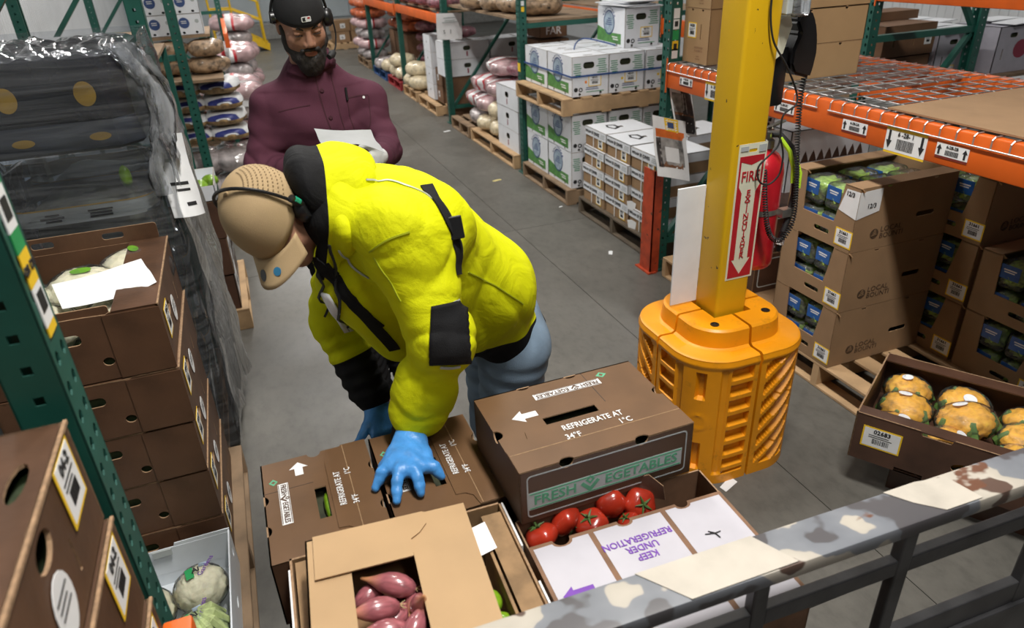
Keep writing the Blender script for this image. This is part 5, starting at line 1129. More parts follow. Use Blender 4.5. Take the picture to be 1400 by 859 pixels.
for i, (q, x, y, z, st) in enumerate(wf):
    t = thing('cauliflower', f'cauliflower in printed wrap in the white carton, {q}', 'cauliflower', (x, y, z), 0.15 * i, 'cauliflowers in printed wrap')
    lump(0.078, 0.078, 0.066, 2 + i, 0.16, 3, 4, 1, cell=3.4).build('curd', CHEAD if not st else STALK, t, smooth=True, ang=180)
    lump(0.086, 0.086, 0.074, 9 + i, 0.05, 4, 3).build('wrap', WR2, t, smooth=True, ang=180)
    if st:
        mb = MB()
        for k in range(6): a = -2.2 + k * 0.5; mb.tube([(0.02 * math.cos(a), 0.03 + 0.02 * math.sin(a), 0.06), (0.05 * math.cos(a), 0.0 + 0.06 * math.sin(a), 0.066), (0.085 * math.cos(a), 0.085 * math.sin(a), 0.01)], [0.008, 0.016, 0.010], 6)
        mb.build('stalks', STALK, t, smooth=True)['kind'] = 'stuff'
    T2 = lambda x, y, rz, tl=0.0: Matrix.Translation((0, 0, 0)) @ Matrix.Rotation(rz, 4, 'Z') @ Matrix.Translation((x, y, 0.077 - (x * x + y * y) * 8))
    MB().panel([(-0.012, -0.024), (0.012, -0.024), (0.012, 0.024), (-0.012, 0.02)], (), 0.0006, T2(-0.02, 0.005, 0.2)).build('green_mark', SGREEN, t)
    text('Gardens', 0.024, PURP, t, T2(0.035, -0.012, 1.1)); text('Al', 0.026, INK, t, T2(0.0, 0.006, 0.2), bold=0.03)
    MB().panel(rect(-0.012, -0.008, 0.014, 0.008), (), 0.0006, T2(0.015, 0.045, 0.0)).build('blue_mark', SKYI, t)
pallet(-0.86, 2.16, 1.12, 1.22, 'weathered pallet under the brown cauliflower cartons on the left', WOODG)

# ---------------------------------------------------------------- orange cauliflower carton on the right
q = thing('orange_cauliflower_carton', 'open dark brown carton of wrapped orange cauliflowers at the right', 'carton', (2.43, 1.505, 0.15), math.atan2(-0.85, 0.527))
w, d, h = 0.68, 0.54, 0.215
front = [(0, 0), (w, 0), (w, h), (0.60, h), (0.585, h - 0.03), (0.50, h - 0.03), (0.485, h), (0.34, h), (0.33, h - 0.02), (0.235, h - 0.02), (0.225, h), (0, h)]
carton(w, d, h, {'-y': [ell(0.40, 0.10, 0.052, 0.026, 16), rect(0.17, 0.0, 0.27, 0.018)], '+y': [rect(0.42, h - 0.03, 0.5, h - 0.015)]}, None, 0.006, {'-y': front}).build('carton_body', [WAXD, EDGE], q)
MB().bar((-w / 2, -d / 2 + 0.03, h - 0.004), (w / 2, -d / 2 + 0.03, h - 0.004), 0.06, 0.006).build('rim_flap', [WAXD], q); MB().bar((-w / 2, d / 2 - 0.035, h - 0.004), (w / 2, d / 2 - 0.035, h - 0.004), 0.07, 0.006).build('rim_flap', [WAXD], q)
sticker(q, fm('-y', w, d, 0.105, 0.12, off=0.001), 0.14, 0.095, YEL, '02683')
sticker(q, fm('-y', w, d, 0.405, 0.045, off=0.001), 0.085, 0.062, None, None, True, round_=True)
oc_ = cauli(ORC, (0.024, 0.021, WHITEP), 0.088, 0.72, 4, True); ou = [False]; qm = Matrix.Translation(q.location) @ Matrix.Rotation(q.rotation_euler.z, 4, 'Z')
names = ('near left', 'near middle', 'near right', 'centre left', 'centre, round white sticker', 'centre right', 'far left', 'far middle', 'far right')
for i in range(9):
    cx, cy = (-0.21, 0.0, 0.215)[i % 3], (-0.145, 0.01, 0.16)[i // 3]
    z = (0.10, 0.115, 0.115)[i // 3] + (0.025 if i == 4 else 0); p = qm @ Vector((cx + 0.012 * math.sin(5 * i), cy, z))
    o = place(oc_, ou, p, 0.6 * i, f'wrapped orange cauliflower in the dark carton, {names[i]}', 'orange cauliflowers'); o.rotation_euler = (0.25 * math.sin(i * 2.1), 0.22 * math.cos(i * 1.7), 0.7 * i); s = 1.08 if i == 4 else 1.0; o.scale = (s * 1.08, s, s)
un = thing('brown_carton', 'dark brown carton underneath the orange cauliflower carton', 'carton', (2.47, 1.42, 0.0), q.rotation_euler.z)
carton(0.56, 0.36, 0.146, {}, []).build('carton_body', [WAXD, EDGE], un)
for i, (x, y, a, s, q_) in enumerate(((1.592, 1.83, 0.35, 0.045, 'white paper scrap on the floor before the orange guard'), (2.20, 6.35, 0.2, 0.05, 'yellow paper scrap on the floor in the aisle'), (2.33, 4.25, 1.0, 0.035, 'small pale scrap on the floor before the endive pallet'), (2.43, 5.35, 0.3, 0.02, 'tiny white scrap by the white crate pallet'), (2.35, 8.6, 0.3, 0.05, 'far white scrap on the aisle floor'))):
    mb = MB(); mb.panel([(-s, -s * 0.45), (s * 0.9, -s * 0.4), (s, s * 0.2), (s * 0.5, s * 0.45), (-s * 0.9, s * 0.3)], (), 0.001, Matrix.Translation((x, y, 0.0015)) @ Matrix.Rotation(a, 4, 'Z')); tag(mb.build('paper_scrap', WHITEP if i != 1 else M('scrap_cream', (0.6, 0.5, 0.2), 0.7)), q_, 'paper')
# ---------------------------------------------------------------- people: signed-distance bodies meshed as one surface
RCM = np.array(RC); CAMP = np.array([0, 0, 2.05]); FPX = 960.39
def at(px, py, Y):
    """point at depth Y whose place in the photograph is px, py"""
    d = RCM @ np.array([px - 700, py - 429.5, FPX]); return CAMP + d * (Y / d[1])
def V3(*a): return np.array(a, float)
def P_cap(a, b, ra, rb, k=0.03, flat=None, fs=1.0, wr=0, wl=0.05, ph=0, sub=False):
    a = np.array(a, float); b = np.array(b, float); ba = b - a; L2 = ba @ ba; L = math.sqrt(L2)
    fl_ = None if flat is None else np.array(flat, float) / np.linalg.norm(flat)
    def f(p):
        pa = p - a; h = np.clip(pa @ ba / L2, 0, 1); q = pa - h[:, None] * ba
        if fl_ is not None: c = q @ fl_; q = q + np.outer(c * (1 / fs - 1), fl_)
        d = np.sqrt((q * q).sum(1)) - (ra + (rb - ra) * h)
        if wr: d = d + wr * np.sin(h * L / wl * 2 * pi + ph + 1.8 * np.sin(13 * p[:, 0] + ph) + 1.5 * np.sin(15 * p[:, 1]) + 1.2 * np.sin(11 * p[:, 2]))
        return d
    return f, k, sub
def P_ell(c, r, R=None, k=0.03, sub=False):
    c = np.array(c, float); r = np.array(r, float)
    def f(p):
        q = p - c
        if R is not None: q = q @ R
        k0 = np.sqrt(((q / r) ** 2).sum(1)); k1 = np.sqrt(((q / r ** 2) ** 2).sum(1)) + 1e-9
        return k0 * (k0 - 1) / k1
    return f, k, sub
def P_loc(prims, o, R, s=1.0):
    """primitives given in a local frame (columns of R = its axes) placed at o"""
    o = np.array(o, float)
    out = []
    for f, k, sub in prims: out.append(((lambda p, f=f: f(((p - o) @ R) / s) * s), k * s, sub))
    return out
def sdf(prims, extra=None):
    def g(p):
        D = None
        for f, k, sub in prims:
            d = f(p)
            if D is None: D = d; continue
            if sub:
                d = -d; h = np.clip(0.5 - 0.5 * (D - d) / k, 0, 1); D = D * (1 - h) + d * h + k * h * (1 - h)
            else:
                h = np.clip(0.5 + 0.5 * (D - d) / k, 0, 1); D = D * (1 - h) + d * h - k * h * (1 - h)
        return D if extra is None else extra(p, D)
    return g
def mesh_sdf(fn, lo, hi, h):
    """surface nets on a grid that is refined only near the surface"""
    lo = np.array(lo, float); n = (np.ceil((np.array(hi) - lo) / h / 4).astype(int) + 1) * 4; c = 4
    g = [lo[i] + h * (np.arange(0, n[i], c) + c / 2 - 0.5) for i in range(3)]
    Pc = np.stack(np.meshgrid(*g, indexing='ij'), -1).reshape(-1, 3); Dc = fn(Pc).reshape(len(g[0]), len(g[1]), len(g[2]))
    D = Dc.repeat(c, 0).repeat(c, 1).repeat(c, 2); m = np.abs(D) < h * c * 1.6
    idx = np.argwhere(m); D[m] = fn(lo + idx * h)
    ins = D < 0; nx, ny, nz = D.shape
    C = [ins[i:nx - 1 + i, j:ny - 1 + j, k:nz - 1 + k] for i in (0, 1) for j in (0, 1) for k in (0, 1)]
    s = sum(x.astype(np.int8) for x in C); act = (s > 0) & (s < 8); ai = np.argwhere(act); N = len(ai)
    vid = np.full(act.shape, -1, np.int64); vid[act] = np.arange(N)
    acc = np.zeros((N, 3)); cnt = np.zeros(N); cor = [(i, j, k) for i in (0, 1) for j in (0, 1) for k in (0, 1)]
    val = [D[ai[:, 0] + i, ai[:, 1] + j, ai[:, 2] + k] for i, j, k in cor]
    for a in range(8):
        for b in range(a + 1, 8):
            if sum(abs(cor[a][q] - cor[b][q]) for q in range(3)) != 1: continue
            va, vb = val[a], val[b]; x = (va < 0) != (vb < 0)
            t = np.where(x, va / np.where(x, va - vb, 1), 0)[:, None]; p = np.array(cor[a]) + t * (np.array(cor[b]) - np.array(cor[a]))
            acc[x] += p[x]; cnt[x] += 1
    vs = lo + h * (ai + acc / cnt[:, None]); fs = []
    for ax in range(3):
        u, v = (ax + 1) % 3, (ax + 2) % 3; sl = [slice(None)] * 3; sl2 = [slice(None)] * 3; sl[ax] = slice(0, -1); sl2[ax] = slice(1, None)
        A = ins[tuple(sl)]; B = ins[tuple(sl2)]; e = np.argwhere(A != B)
        e = e[(e[:, u] > 0) & (e[:, v] > 0) & (e[:, u] < D.shape[u] - 1) & (e[:, v] < D.shape[v] - 1)]
        q = []
        for du, dv in ((1, 1), (0, 1), (0, 0), (1, 0)):
            w = e.copy(); w[:, u] -= du; w[:, v] -= dv; q.append(vid[w[:, 0], w[:, 1], w[:, 2]])
        q = np.stack(q, 1); fl_ = ~A[e[:, 0], e[:, 1], e[:, 2]]; q[fl_] = q[fl_][:, ::-1]; fs.append(q)
    return vs, np.concatenate(fs)
BV = {}
def sdf_obj(name, prims, lo, hi, h, mat, parent, extra=None, mask=None, smooth_it=1):
    vs, fs = mesh_sdf(sdf(prims, extra), lo, hi, h)
    me = bpy.data.meshes.new(name); me.from_pydata(vs.tolist(), [], fs.tolist()); me.materials.append(mat)
    me.polygons.foreach_set('use_smooth', [True] * len(me.polygons))
    if mask is not None:
        a = me.attributes.new('mask', 'FLOAT', 'POINT'); a.data.foreach_set('value', mask(vs).astype(np.float32))
    me.update(); o = link(name, me, parent)
    from mathutils.bvhtree import BVHTree
    BV[o.name] = BVHTree.FromPolygons(vs.tolist(), fs.tolist()); o['_bvh'] = o.name
    return o
def hit(objs, px, py):
    d = Vector(RCM @ np.array([px - 700, py - 429.5, FPX])).normalized(); best = None
    for o in objs:
        r = BV[o.name].ray_cast(Vector((0, 0, 2.05)), d)
        if r[0] is not None and (best is None or r[3] < best[3]): best = r
    return (best[0], best[1]) if best else (None, None)
def decal(objs, quad, nx, ny, off, mat, name, parent, rib=0):
    """thin sewn-on panel: grid of surface points under a quad, lifted along the normal"""
    (ax, ay), (bx, by), (cx, cy), (dx, dy) = quad; vs = []; fs = []; last = None
    for j in range(ny + 1):
        for i in range(nx + 1):
            s, t = i / nx, j / ny
            x = (ax * (1 - s) + bx * s) * (1 - t) + (dx * (1 - s) + cx * s) * t; y = (ay * (1 - s) + by * s) * (1 - t) + (dy * (1 - s) + cy * s) * t
            p, n = hit(objs, x, y)
            if p is None or (i and last and (p - last[0]).length > 0.05): p, n = last
            last = (p, n); vs.append(p + n * (off + (rib * (j % 2))))
    k = len(vs); nrm = []
    for j in range(ny):
        for i in range(nx):
            a = j * (nx + 1) + i; fs.append((a, a + nx + 1, a + nx + 2, a + 1))
    o = MB().add(vs, fs).build(name, mat, parent, smooth=True, ang=180)
    md = o.modifiers.new('thickness', 'SOLIDIFY'); md.thickness = 0.004; md.offset = 0
    return o
def ribbon(objs, pts, w, mat, name, parent, off=0.003, th=0.003, n=8):
    """strap or seam that follows the cloth through surface points"""
    L = [hit(objs, x, y) for x, y in pts]; L = [q for q in L if q[0] is not None]
    P = cr([q[0] for q in L], n); vs = []; fs = []; tree = [BV[o.name] for o in objs]
    for i, p in enumerate(P):
        best = min((t.find_nearest(p) for t in tree), key=lambda r: r[3]); nn = best[1]; d = (P[min(i + 1, len(P) - 1)] - P[max(i - 1, 0)]).normalized(); sd_ = d.cross(nn).normalized()
        c = best[0] + nn * off; vs += [c - sd_ * w / 2 + nn * th * 0.2, c - sd_ * w / 2 - nn * th, c + sd_ * w / 2 - nn * th, c + sd_ * w / 2 + nn * th * 0.2]
    for i in range(len(P) - 1):
        for k in range(4): fs.append((4 * i + k, 4 * i + (k + 1) % 4, 4 * i + 4 + (k + 1) % 4, 4 * i + 4 + k))
    fs += [(3, 2, 1, 0), tuple(4 * len(P) - 4 + k for k in range(4))]
    mb = MB().add(vs, fs); bm = bmesh.new(); o = mb.build(name, mat, parent, smooth=True, ang=50)
    bm.from_mesh(o.data); bmesh.ops.recalc_face_normals(bm, faces=bm.faces[:]); bm.to_mesh(o.data); bm.free(); return o
def head_prims(beard=False):
    """local frame: +Y face, +Z up, +X the person's right"""
    p = [P_ell((0, -0.012, 0.035), (0.077, 0.096, 0.086)), P_ell((0, 0.028, -0.035), (0.060, 0.066, 0.084), k=0.03), P_ell((0, 0.068, -0.096), (0.027, 0.022, 0.020), k=0.025)]
    for s in (-1, 1):
        p += [P_ell((s * 0.042, 0.055, -0.022), (0.024, 0.026, 0.024), k=0.025), P_ell((s * 0.055, 0.0, -0.07), (0.018, 0.04, 0.03), k=0.03)]
    p += [P_cap((-0.040, 0.078, 0.026), (0.040, 0.078, 0.026), 0.010, 0.010, k=0.02), P_cap((0, 0.086, 0.024), (0, 0.106, -0.026), 0.0085, 0.0125, k=0.012)]
    for s in (-1, 1):
        p += [P_ell((s * 0.0125, 0.099, -0.033), (0.0085, 0.011, 0.008), k=0.008), P_ell((s * 0.0325, 0.098, 0.004), (0.019, 0.014, 0.012), k=0.010, sub=True)]
        p += [P_ell((s * 0.0325, 0.0785, 0.0085), (0.0175, 0.0140, 0.0085), k=0.003), P_ell((s * 0.0325, 0.0765, -0.0055), (0.0170, 0.0130, 0.0055), k=0.003)]
        p += [P_ell((s * 0.079, -0.012, -0.002), (0.009, 0.020, 0.031), k=0.008), P_ell((s * 0.0135, 0.104, -0.042), (0.004, 0.006, 0.004), k=0.003, sub=True)]
    p += [P_cap((-0.021, 0.084, -0.0625), (0, 0.0935, -0.0605), 0.0045, 0.006, k=0.006), P_cap((0.021, 0.084, -0.0625), (0, 0.0935, -0.0605), 0.0045, 0.006, k=0.006), P_cap((-0.018, 0.084, -0.0735), (0.018, 0.084, -0.0735), 0.0075, 0.0075, k=0.008), P_cap((-0.024, 0.095, -0.0668), (0.024, 0.095, -0.0668), 0.0018, 0.0018, k=0.004, sub=True)]
    return p
def hand_prims(wr, kn, tips, thumb, r=0.0085, k=0.010):
    """palm from the wrist to four knuckles, each finger bent twice, thumb leaving the palm's side"""
    wr = np.array(wr); K = [np.array(x) for x in kn]; T = [np.array(x) for x in tips]; p = []
    for i, q in enumerate(K): p.append(P_cap(wr + (q - wr) * 0.18 + (q - K[1]) * 0.25, q, r * 1.75, r * 1.35, k=0.018))
    for i in range(3): p.append(P_cap(wr + (K[i] - wr) * 0.6, (K[i + 1] + K[i]) / 2, r * 1.5, r * 1.15, k=0.016))
    for q, t in zip(K, T):
        if len(t.shape) == 1: t = np.stack([q + (t - q) * 0.45 + V3(0, 0, 0.008), q + (t - q) * 0.75 + V3(0, 0, 0.004), t])
        pts = [q, *t]; rad = [r * 1.22, r * 1.1, r * 1.0, r * 0.85]
        for i in range(3): p.append(P_cap(pts[i], pts[i + 1], rad[i], rad[i + 1], k=0.006 if i else k))
    th = [np.array(x) for x in thumb]; rad = [r * 1.9, r * 1.35, r * 1.15, r * 0.95]
    for i in range(len(th) - 1): p.append(P_cap(th[i], th[i + 1], rad[i], rad[i + 1], k=0.012 if i == 0 else 0.006))
    return p
def frame_of(f, u):
    f = np.array(f, float); f /= np.linalg.norm(f); u = np.array(u, float); u -= f * (u @ f); u /= np.linalg.norm(u); x = np.cross(f, u); return np.stack([x, f, u], 1)
def loc4(o, R, s=1.0):
    m = Matrix([list(r) for r in R]).to_4x4(); m.translation = Vector(o); return m @ Matrix.Scale(s, 4)
SKIN1 = masked('skin_light_tan', [(0, (0.40, 0.205, 0.13)), (0.5, (0.36, 0.13, 0.095))], 0.5, 0.12, 300, 0.08, nscale=18)
MATS['skin_light_tan'].node_tree.nodes['Principled BSDF'].inputs['Subsurface Weight'].default_value = 0.12
MATS['skin_light_tan'].node_tree.nodes['Principled BSDF'].inputs['Subsurface Radius'].default_value = (0.01, 0.004, 0.002)
SKIN2 = masked('skin_tan', [(0, (0.36, 0.18, 0.115)), (0.5, (0.33, 0.12, 0.09))], 0.5, 0.12, 300, 0.08, nscale=18)
HAIR = M('dark_hair', (0.016, 0.012, 0.010), 0.65, var=0.4, scale=120, bump=0.9, bscale=260, stretch=(1, 1, 0.4))
EYEW = M('eye_white', (0.6, 0.58, 0.55), 0.25, var=0); IRIS = M('eye_dark', (0.02, 0.012, 0.008), 0.2, var=0)
NEON = (0.66, 0.68, 0.004); BLK = (0.010, 0.010, 0.011)
HIVIS = masked('hi_vis_cloth', [(0, NEON), (0.5, BLK)], 0.75, 0.25, 420, 0.05, nscale=5, folds=0.36)
CLOTHB = M('black_cloth', (0.011, 0.011, 0.012), 0.85, var=0.2, scale=30, bump=0.3, bscale=350, spec=0.2)
JEANS = M('faded_denim', (0.17, 0.24, 0.32), 0.85, var=0.35, scale=7, bump=0.3, bscale=400)
GLOVE = M('blue_nitrile_glove', (0.055, 0.25, 0.60), 0.42, var=0.12, scale=40, bump=0.35, bscale=90)
CAPT = M('tan_cap', (0.38, 0.27, 0.145), 0.8, var=0.08, scale=10, bump=0.2, bscale=500, spec=0.3)
CAPTD = M('tan_cap_perforation', (0.22, 0.15, 0.075), 0.85, var=0.05)
SHOE = M('work_boot', (0.05, 0.035, 0.025), 0.6, var=0.2)
def cap_crown(parent, o, R, mat, brim_dir=1, s=1.0, rx=0.086, ry=0.107, rz_=0.112, z0=0.028, holes=False):
    n = 40; m = 14; vs = []; fs = []
    for j in range(m + 1):
        ph = pi / 2 * j / m
        for i in range(n):
            a = 2 * pi * i / n; e = 0.8
            x = rx * math.cos(a) * math.cos(ph) ** e; y = ry * math.sin(a) * math.cos(ph) ** e - 0.008; z = z0 + rz_ * math.sin(ph) ** 0.92 - 0.010 * math.sin(a) * brim_dir * (1 - j / m) - 0.01 * (1 - j / m)
            seam = 0.0012 * abs(math.sin(3 * a)) ** 0.3 * math.cos(ph); vs.append((x * (1 + seam * 10), y * (1 + seam * 10), z))
    for j in range(m):
        for i in range(n): fs.append((j * n + i, j * n + (i + 1) % n, (j + 1) * n + (i + 1) % n, (j + 1) * n + i))
    fs.append(tuple(m * n + i for i in range(n)))
    c = MB().add(vs, fs).build('cap_crown', mat, parent, smooth=True, ang=180); c.matrix_local = loc4(o, R, s)
    md = c.modifiers.new('thickness', 'SOLIDIFY'); md.thickness = 0.003
    mb = MB().rbox((-0.006, -0.006, z0 + rz_ - 0.004), (0.006, 0.006, z0 + rz_ + 0.004), 0.003); mb.build('button', mat, c, (0, -0.008, 0), smooth=True)
    return c
def cap_brim(parent, crown, mat, dirn=1, rx=0.086, ry=0.107, z0=0.028, L=0.078):
    n = 16; m = 6; vs = []; fs = []
    for j in range(m + 1):
        t = j / m
        for i in range(n + 1):
            a = math.radians(90 - 60 + 120 * i / n); w = abs(math.cos(a)); y0 = ry * math.sin(a) - 0.008; x0 = rx * math.cos(a)
            y = y0 + t * (L * (1 - 0.55 * w ** 2)) ; x = x0 * (1 + 0.06 * t)
            vs.append((x * (1 if dirn > 0 else -1), y * dirn, z0 - 0.018 - 0.022 * t - 0.03 * (x / rx) ** 2 * (0.35 + 0.65 * t)))
    for j in range(m):
        for i in range(n): a = j * (n + 1) + i; fs.append((a, a + 1, a + n + 2, a + n + 1))
    b = MB().add(vs, fs).build('cap_brim', mat, crown, smooth=True, ang=180); md = b.modifiers.new('thickness', 'SOLIDIFY'); md.thickness = 0.004
    return b

# ---------------- worker in the hi-vis jacket -------------------------
p1 = thing('person', 'person in neon yellow jacket and tan cap bending over the cartons, blue gloves', 'person', (0.0, 0.0, 0.0))
pel, wai, che, nec = at(690, 452, 1.84), at(650, 392, 1.76), at(548, 312, 1.64), at(455, 285, 1.62)
HS = 0.91; hd = at(377, 302, 1.60)
R1 = frame_of((-0.27, -0.648, -0.712), (-0.658, -0.415, 0.628))
Ls, Le, Lw = at(548, 322, 1.475), at(606, 462, 1.385), at(561, 588, 1.425)
Rs, Re, Rw = at(478, 335, 1.79), at(458, 440, 1.83), at(511, 548, 1.73)
kn = [at(529, 640, 1.335), at(546, 648, 1.315), at(566, 647, 1.32), at(585, 640, 1.345)]
ztop = 0.972
def onz(px, py, z):
    d = RCM @ np.array([px - 700, py - 429.5, FPX]); return CAMP + d * ((z - 2.05) / d[2])
tips = [onz(514, 667, ztop + 0.004), onz(542, 685, ztop + 0.004), onz(576, 674, ztop + 0.004), onz(604, 652, ztop + 0.006)]
thumbL = [onz(545, 625, 1.0), onz(526, 640, 0.99), onz(521, 650, 0.982), onz(519, 656, 0.978)]
wrL = np.array(Lw) * 0.35 + 0.65 * onz(556, 604, 1.02)
kn = [onz(530, 637, 1.004), onz(546, 644, 1.010), onz(567, 644, 1.008), onz(587, 636, 1.000)]
hL = hand_prims(wrL, kn, tips, thumbL, 0.0114)
# right hand, half hidden behind the far edge of the left carton, thumb pointing left
wrR = np.array(Rw); bR = V3(0.015, -0.09, -0.07)
knR = [wrR + bR * 0.8 + V3(-0.030 + 0.02 * i, -0.004 + 0.002 * i, -0.004 * abs(i - 1)) for i in range(4)]
tipR = [k_ + V3(-0.008 + 0.006 * i, -0.035, -0.065) for i, k_ in enumerate(knR)]
thR = [wrR + bR * 0.35 + V3(-0.02, 0, 0), wrR + bR * 0.6 + V3(-0.045, -0.002, 0.0), wrR + bR * 0.75 + V3(-0.066, -0.004, -0.006), wrR + bR * 0.85 + V3(-0.086, -0.006, -0.010)]
hR = hand_prims(wrR, knR, tipR, thR, 0.0105)
pl, pr_ = pel + V3(-0.005, -0.09, -0.02), pel + V3(-0.005, 0.10, -0.02)
kl, krr = V3(0.60, 1.80, 0.50), V3(0.64, 2.02, 0.50); al, ar_ = V3(0.70, 1.80, 0.09), V3(0.72, 2.06, 0.09)
Yx = V3(0, 1, 0)
def body_prims(g=0.0):
    return [P_cap(pel, wai, 0.115 + g, 0.105 + g, flat=Yx, fs=1.35), P_cap(wai, che, 0.105 + g, 0.12 + g, k=0.05, flat=Yx, fs=1.4), P_cap(che, nec, 0.12 + g, 0.07 + g, k=0.05, flat=Yx, fs=1.4)]
legs = [P_cap(pl, kl, 0.085, 0.06, k=0.04), P_cap(kl, al, 0.058, 0.038), P_cap(pr_, krr, 0.085, 0.06, k=0.04), P_cap(krr, ar_, 0.058, 0.038), P_cap(al, al + V3(-0.15, -0.02, -0.055), 0.04, 0.03), P_cap(ar_, ar_ + V3(-0.15, -0.02, -0.055), 0.04, 0.03)]
arms = [P_cap(Ls, Le, 0.055, 0.042, k=0.04), P_cap(Le, Lw, 0.042, 0.028), P_cap(Rs, Re, 0.055, 0.042, k=0.04), P_cap(Re, Rw, 0.042, 0.028)]
small = lambda hp: hp
neckp = [P_cap(nec, hd + R1 @ V3(0, -0.03, -0.06), 0.062, 0.055, k=0.03)]
hLs = hand_prims(wrL, kn, tips, thumbL, 0.0082); hRs = hand_prims(wrR, knR, tipR, thR, 0.0082)
body = body_prims() + legs + arms + neckp + P_loc(head_prims(), hd, R1, HS) + hLs + hRs
def lipmask(o, R, s=1.0):
    def m(v):
        q = ((v - np.array(o)) @ R) / s; return 0.9 * ((np.abs(q[:, 0]) < 0.024) & (np.abs(q[:, 2] + 0.0668) < 0.0095 - 0.16 * np.abs(q[:, 0])) & (q[:, 1] > 0.078)).astype(float)
    return m
sdf_obj('body', body, (-0.3, 1.15, -0.05), (1.0, 2.3, 1.75), 0.0052, SKIN1, p1, mask=lipmask(hd, R1, HS))
# jacket
hem1 = at(748, 424, 1.86); hem2 = at(642, 508, 1.72); hn = np.cross(hem2 - hem1, Yx); hn /= np.linalg.norm(hn); hn = hn if hn[2] > 0 else -hn
Lc = Le + (Lw - Le) * 0.80; Rc = Re + (Rw - Re) * 0.92
jk = [P_cap(pel + V3(0.01, 0, -0.02), wai, 0.130, 0.126, k=0.06, flat=Yx, fs=1.36), P_cap(wai, che, 0.128, 0.140, k=0.08, flat=Yx, fs=1.36), P_cap(che, nec, 0.136, 0.095, k=0.06, flat=Yx, fs=1.35),
      P_cap(at(598, 334, 1.72), at(664, 378, 1.77), 0.116, 0.108, k=0.08, flat=Yx, fs=1.35), P_cap(che + V3(-0.02, 0.0, -0.06), wai + V3(-0.10, -0.02, -0.09), 0.11, 0.10, k=0.08, flat=Yx, fs=1.3), P_cap(at(482, 385, 1.62), at(548, 448, 1.68), 0.085, 0.085, k=0.07, flat=Yx, fs=1.25),
      P_cap(che + V3(0.05, -0.10, 0.02), Ls + V3(0, 0.0, 0.0), 0.10, 0.088, k=0.05), P_cap(Ls, Le, 0.090, 0.075, k=0.05, wr=0.002, wl=0.09), P_cap(Le, Lc, 0.074, 0.064, k=0.03, wr=0.003, wl=0.07, ph=1), P_cap(Le + (Lw - Le) * 0.55, Le + (Lw - Le) * 0.8, 0.072, 0.068, k=0.03),
      P_cap(che + V3(0.02, 0.10, 0.0), Rs, 0.10, 0.085, k=0.05), P_cap(Rs, Re, 0.082, 0.070, k=0.05, wr=0.004, wl=0.06), P_cap(Re, Rc, 0.068, 0.056, k=0.03, wr=0.004, wl=0.04)]
def jex(p, D):
    s = (p - hem1) @ hn - 0.012
    x, y, z = p[:, 0], p[:, 1], p[:, 2]
    rdg = lambda t: (1 - np.abs(np.sin(t))) ** 2                    # sharp valley folds
    w = 0.0035 * np.sin(26 * x + 14 * z + 3 * np.sin(9 * y)) + 0.002 * np.sin(60 * y + 31 * x)
    gate = 0.5 + 0.5 * np.sin(7 * x + 5 * z + 9 * y + 1.0)
    w = w + 0.008 * gate * rdg(13 * z + 9 * x + 2.2 * np.sin(7 * y + 4 * x)) + 0.006 * (1 - gate) * rdg(17 * x - 10 * z + 6 * y + 1.7 * np.sin(11 * z))
    el = np.exp(-((p - Le) ** 2).sum(1) / 0.016); w = w + el * 0.010 * rdg(30 * z + 8 * x + 2 * np.sin(14 * y)) + np.exp(-((p - (Le + (Lw - Le) * 0.75)) ** 2).sum(1) / 0.008) * 0.008 * rdg(34 * z + 12 * x + 2 * np.sin(20 * y + 9 * x))
    near = (p[:, 0] < 0.75)
    D = D + w
    # hem cut; only round the torso (arms lie in front of it)
    ax = (p - pel); armd = np.minimum(np.linalg.norm(p - Lw, axis=1), np.minimum(np.linalg.norm(p - Rw, axis=1), np.linalg.norm(p - Le, axis=1)))
    q = np.where(armd < 0.30, -1, -s)
    return np.maximum(D, q)
NB_ = [at(438, 215, 1.63), at(446, 330, 1.55), at(443, 392, 1.55)]
def neckmask(v):
    q = sorted(NB_, key=lambda p: p[2]); xb = np.interp(v[:, 2], [p[2] for p in q], [p[0] for p in q])
    m = np.clip(0.5 + (xb - v[:, 0]) * 25, 0, 1); m[(v[:, 1] > 1.80) | (v[:, 2] < NB_[2][2])] = 0; return m
def jmask(v):
    s = (v - hem1) @ hn - 0.012; armd = np.minimum(np.linalg.norm(v - Le, axis=1), np.linalg.norm(v - Lw, axis=1)); t2 = ((v - Re) @ (Rw - Re)) / ((Rw - Re) @ (Rw - Re)); dR = np.linalg.norm(v - (Re + np.outer(np.clip(t2, 0, 1), Rw - Re)), axis=1)
    dL = np.linalg.norm(v - (Ls + np.outer(np.clip(((v - Ls) @ (Le - Ls)) / ((Le - Ls) @ (Le - Ls)), 0, 1), Le - Ls)), axis=1); dL2 = np.linalg.norm(v - (Le + np.outer(np.clip(((v - Le) @ (Lw - Le)) / ((Lw - Le) @ (Lw - Le)), 0, 1), Lw - Le)), axis=1)
    arm = np.minimum(np.minimum(dL, dL2), dR) < 0.115
    hem = np.clip(0.5 + (0.078 + 0.30 * np.clip(0.60 - v[:, 0], 0, 0.2) + 0.10 * np.clip(v[:, 0] - 0.66, 0, 1) * 0 - s) * 25, 0, 1); hem[arm & (v[:, 0] < 0.50)] = 0
    far = np.clip(0.5 + (t2 - 0.42) * 6, 0, 1) * (dR < 0.10)
    return np.maximum(np.maximum(hem, far), neckmask(v))
jac = sdf_obj('jacket', jk, (-0.15, 1.15, 0.7), (1.05, 2.15, 1.75), 0.006, HIVIS, p1, extra=jex, mask=jmask)
sdf_obj('cuff', [P_cap(Lc + (Lw - Le) * 0.08, Lw + (Lw - Le) * 0.06, 0.050, 0.044, wr=0.0012, wl=0.008)], Lw - 0.16, Lw + 0.16, 0.0045, CLOTHB, p1)
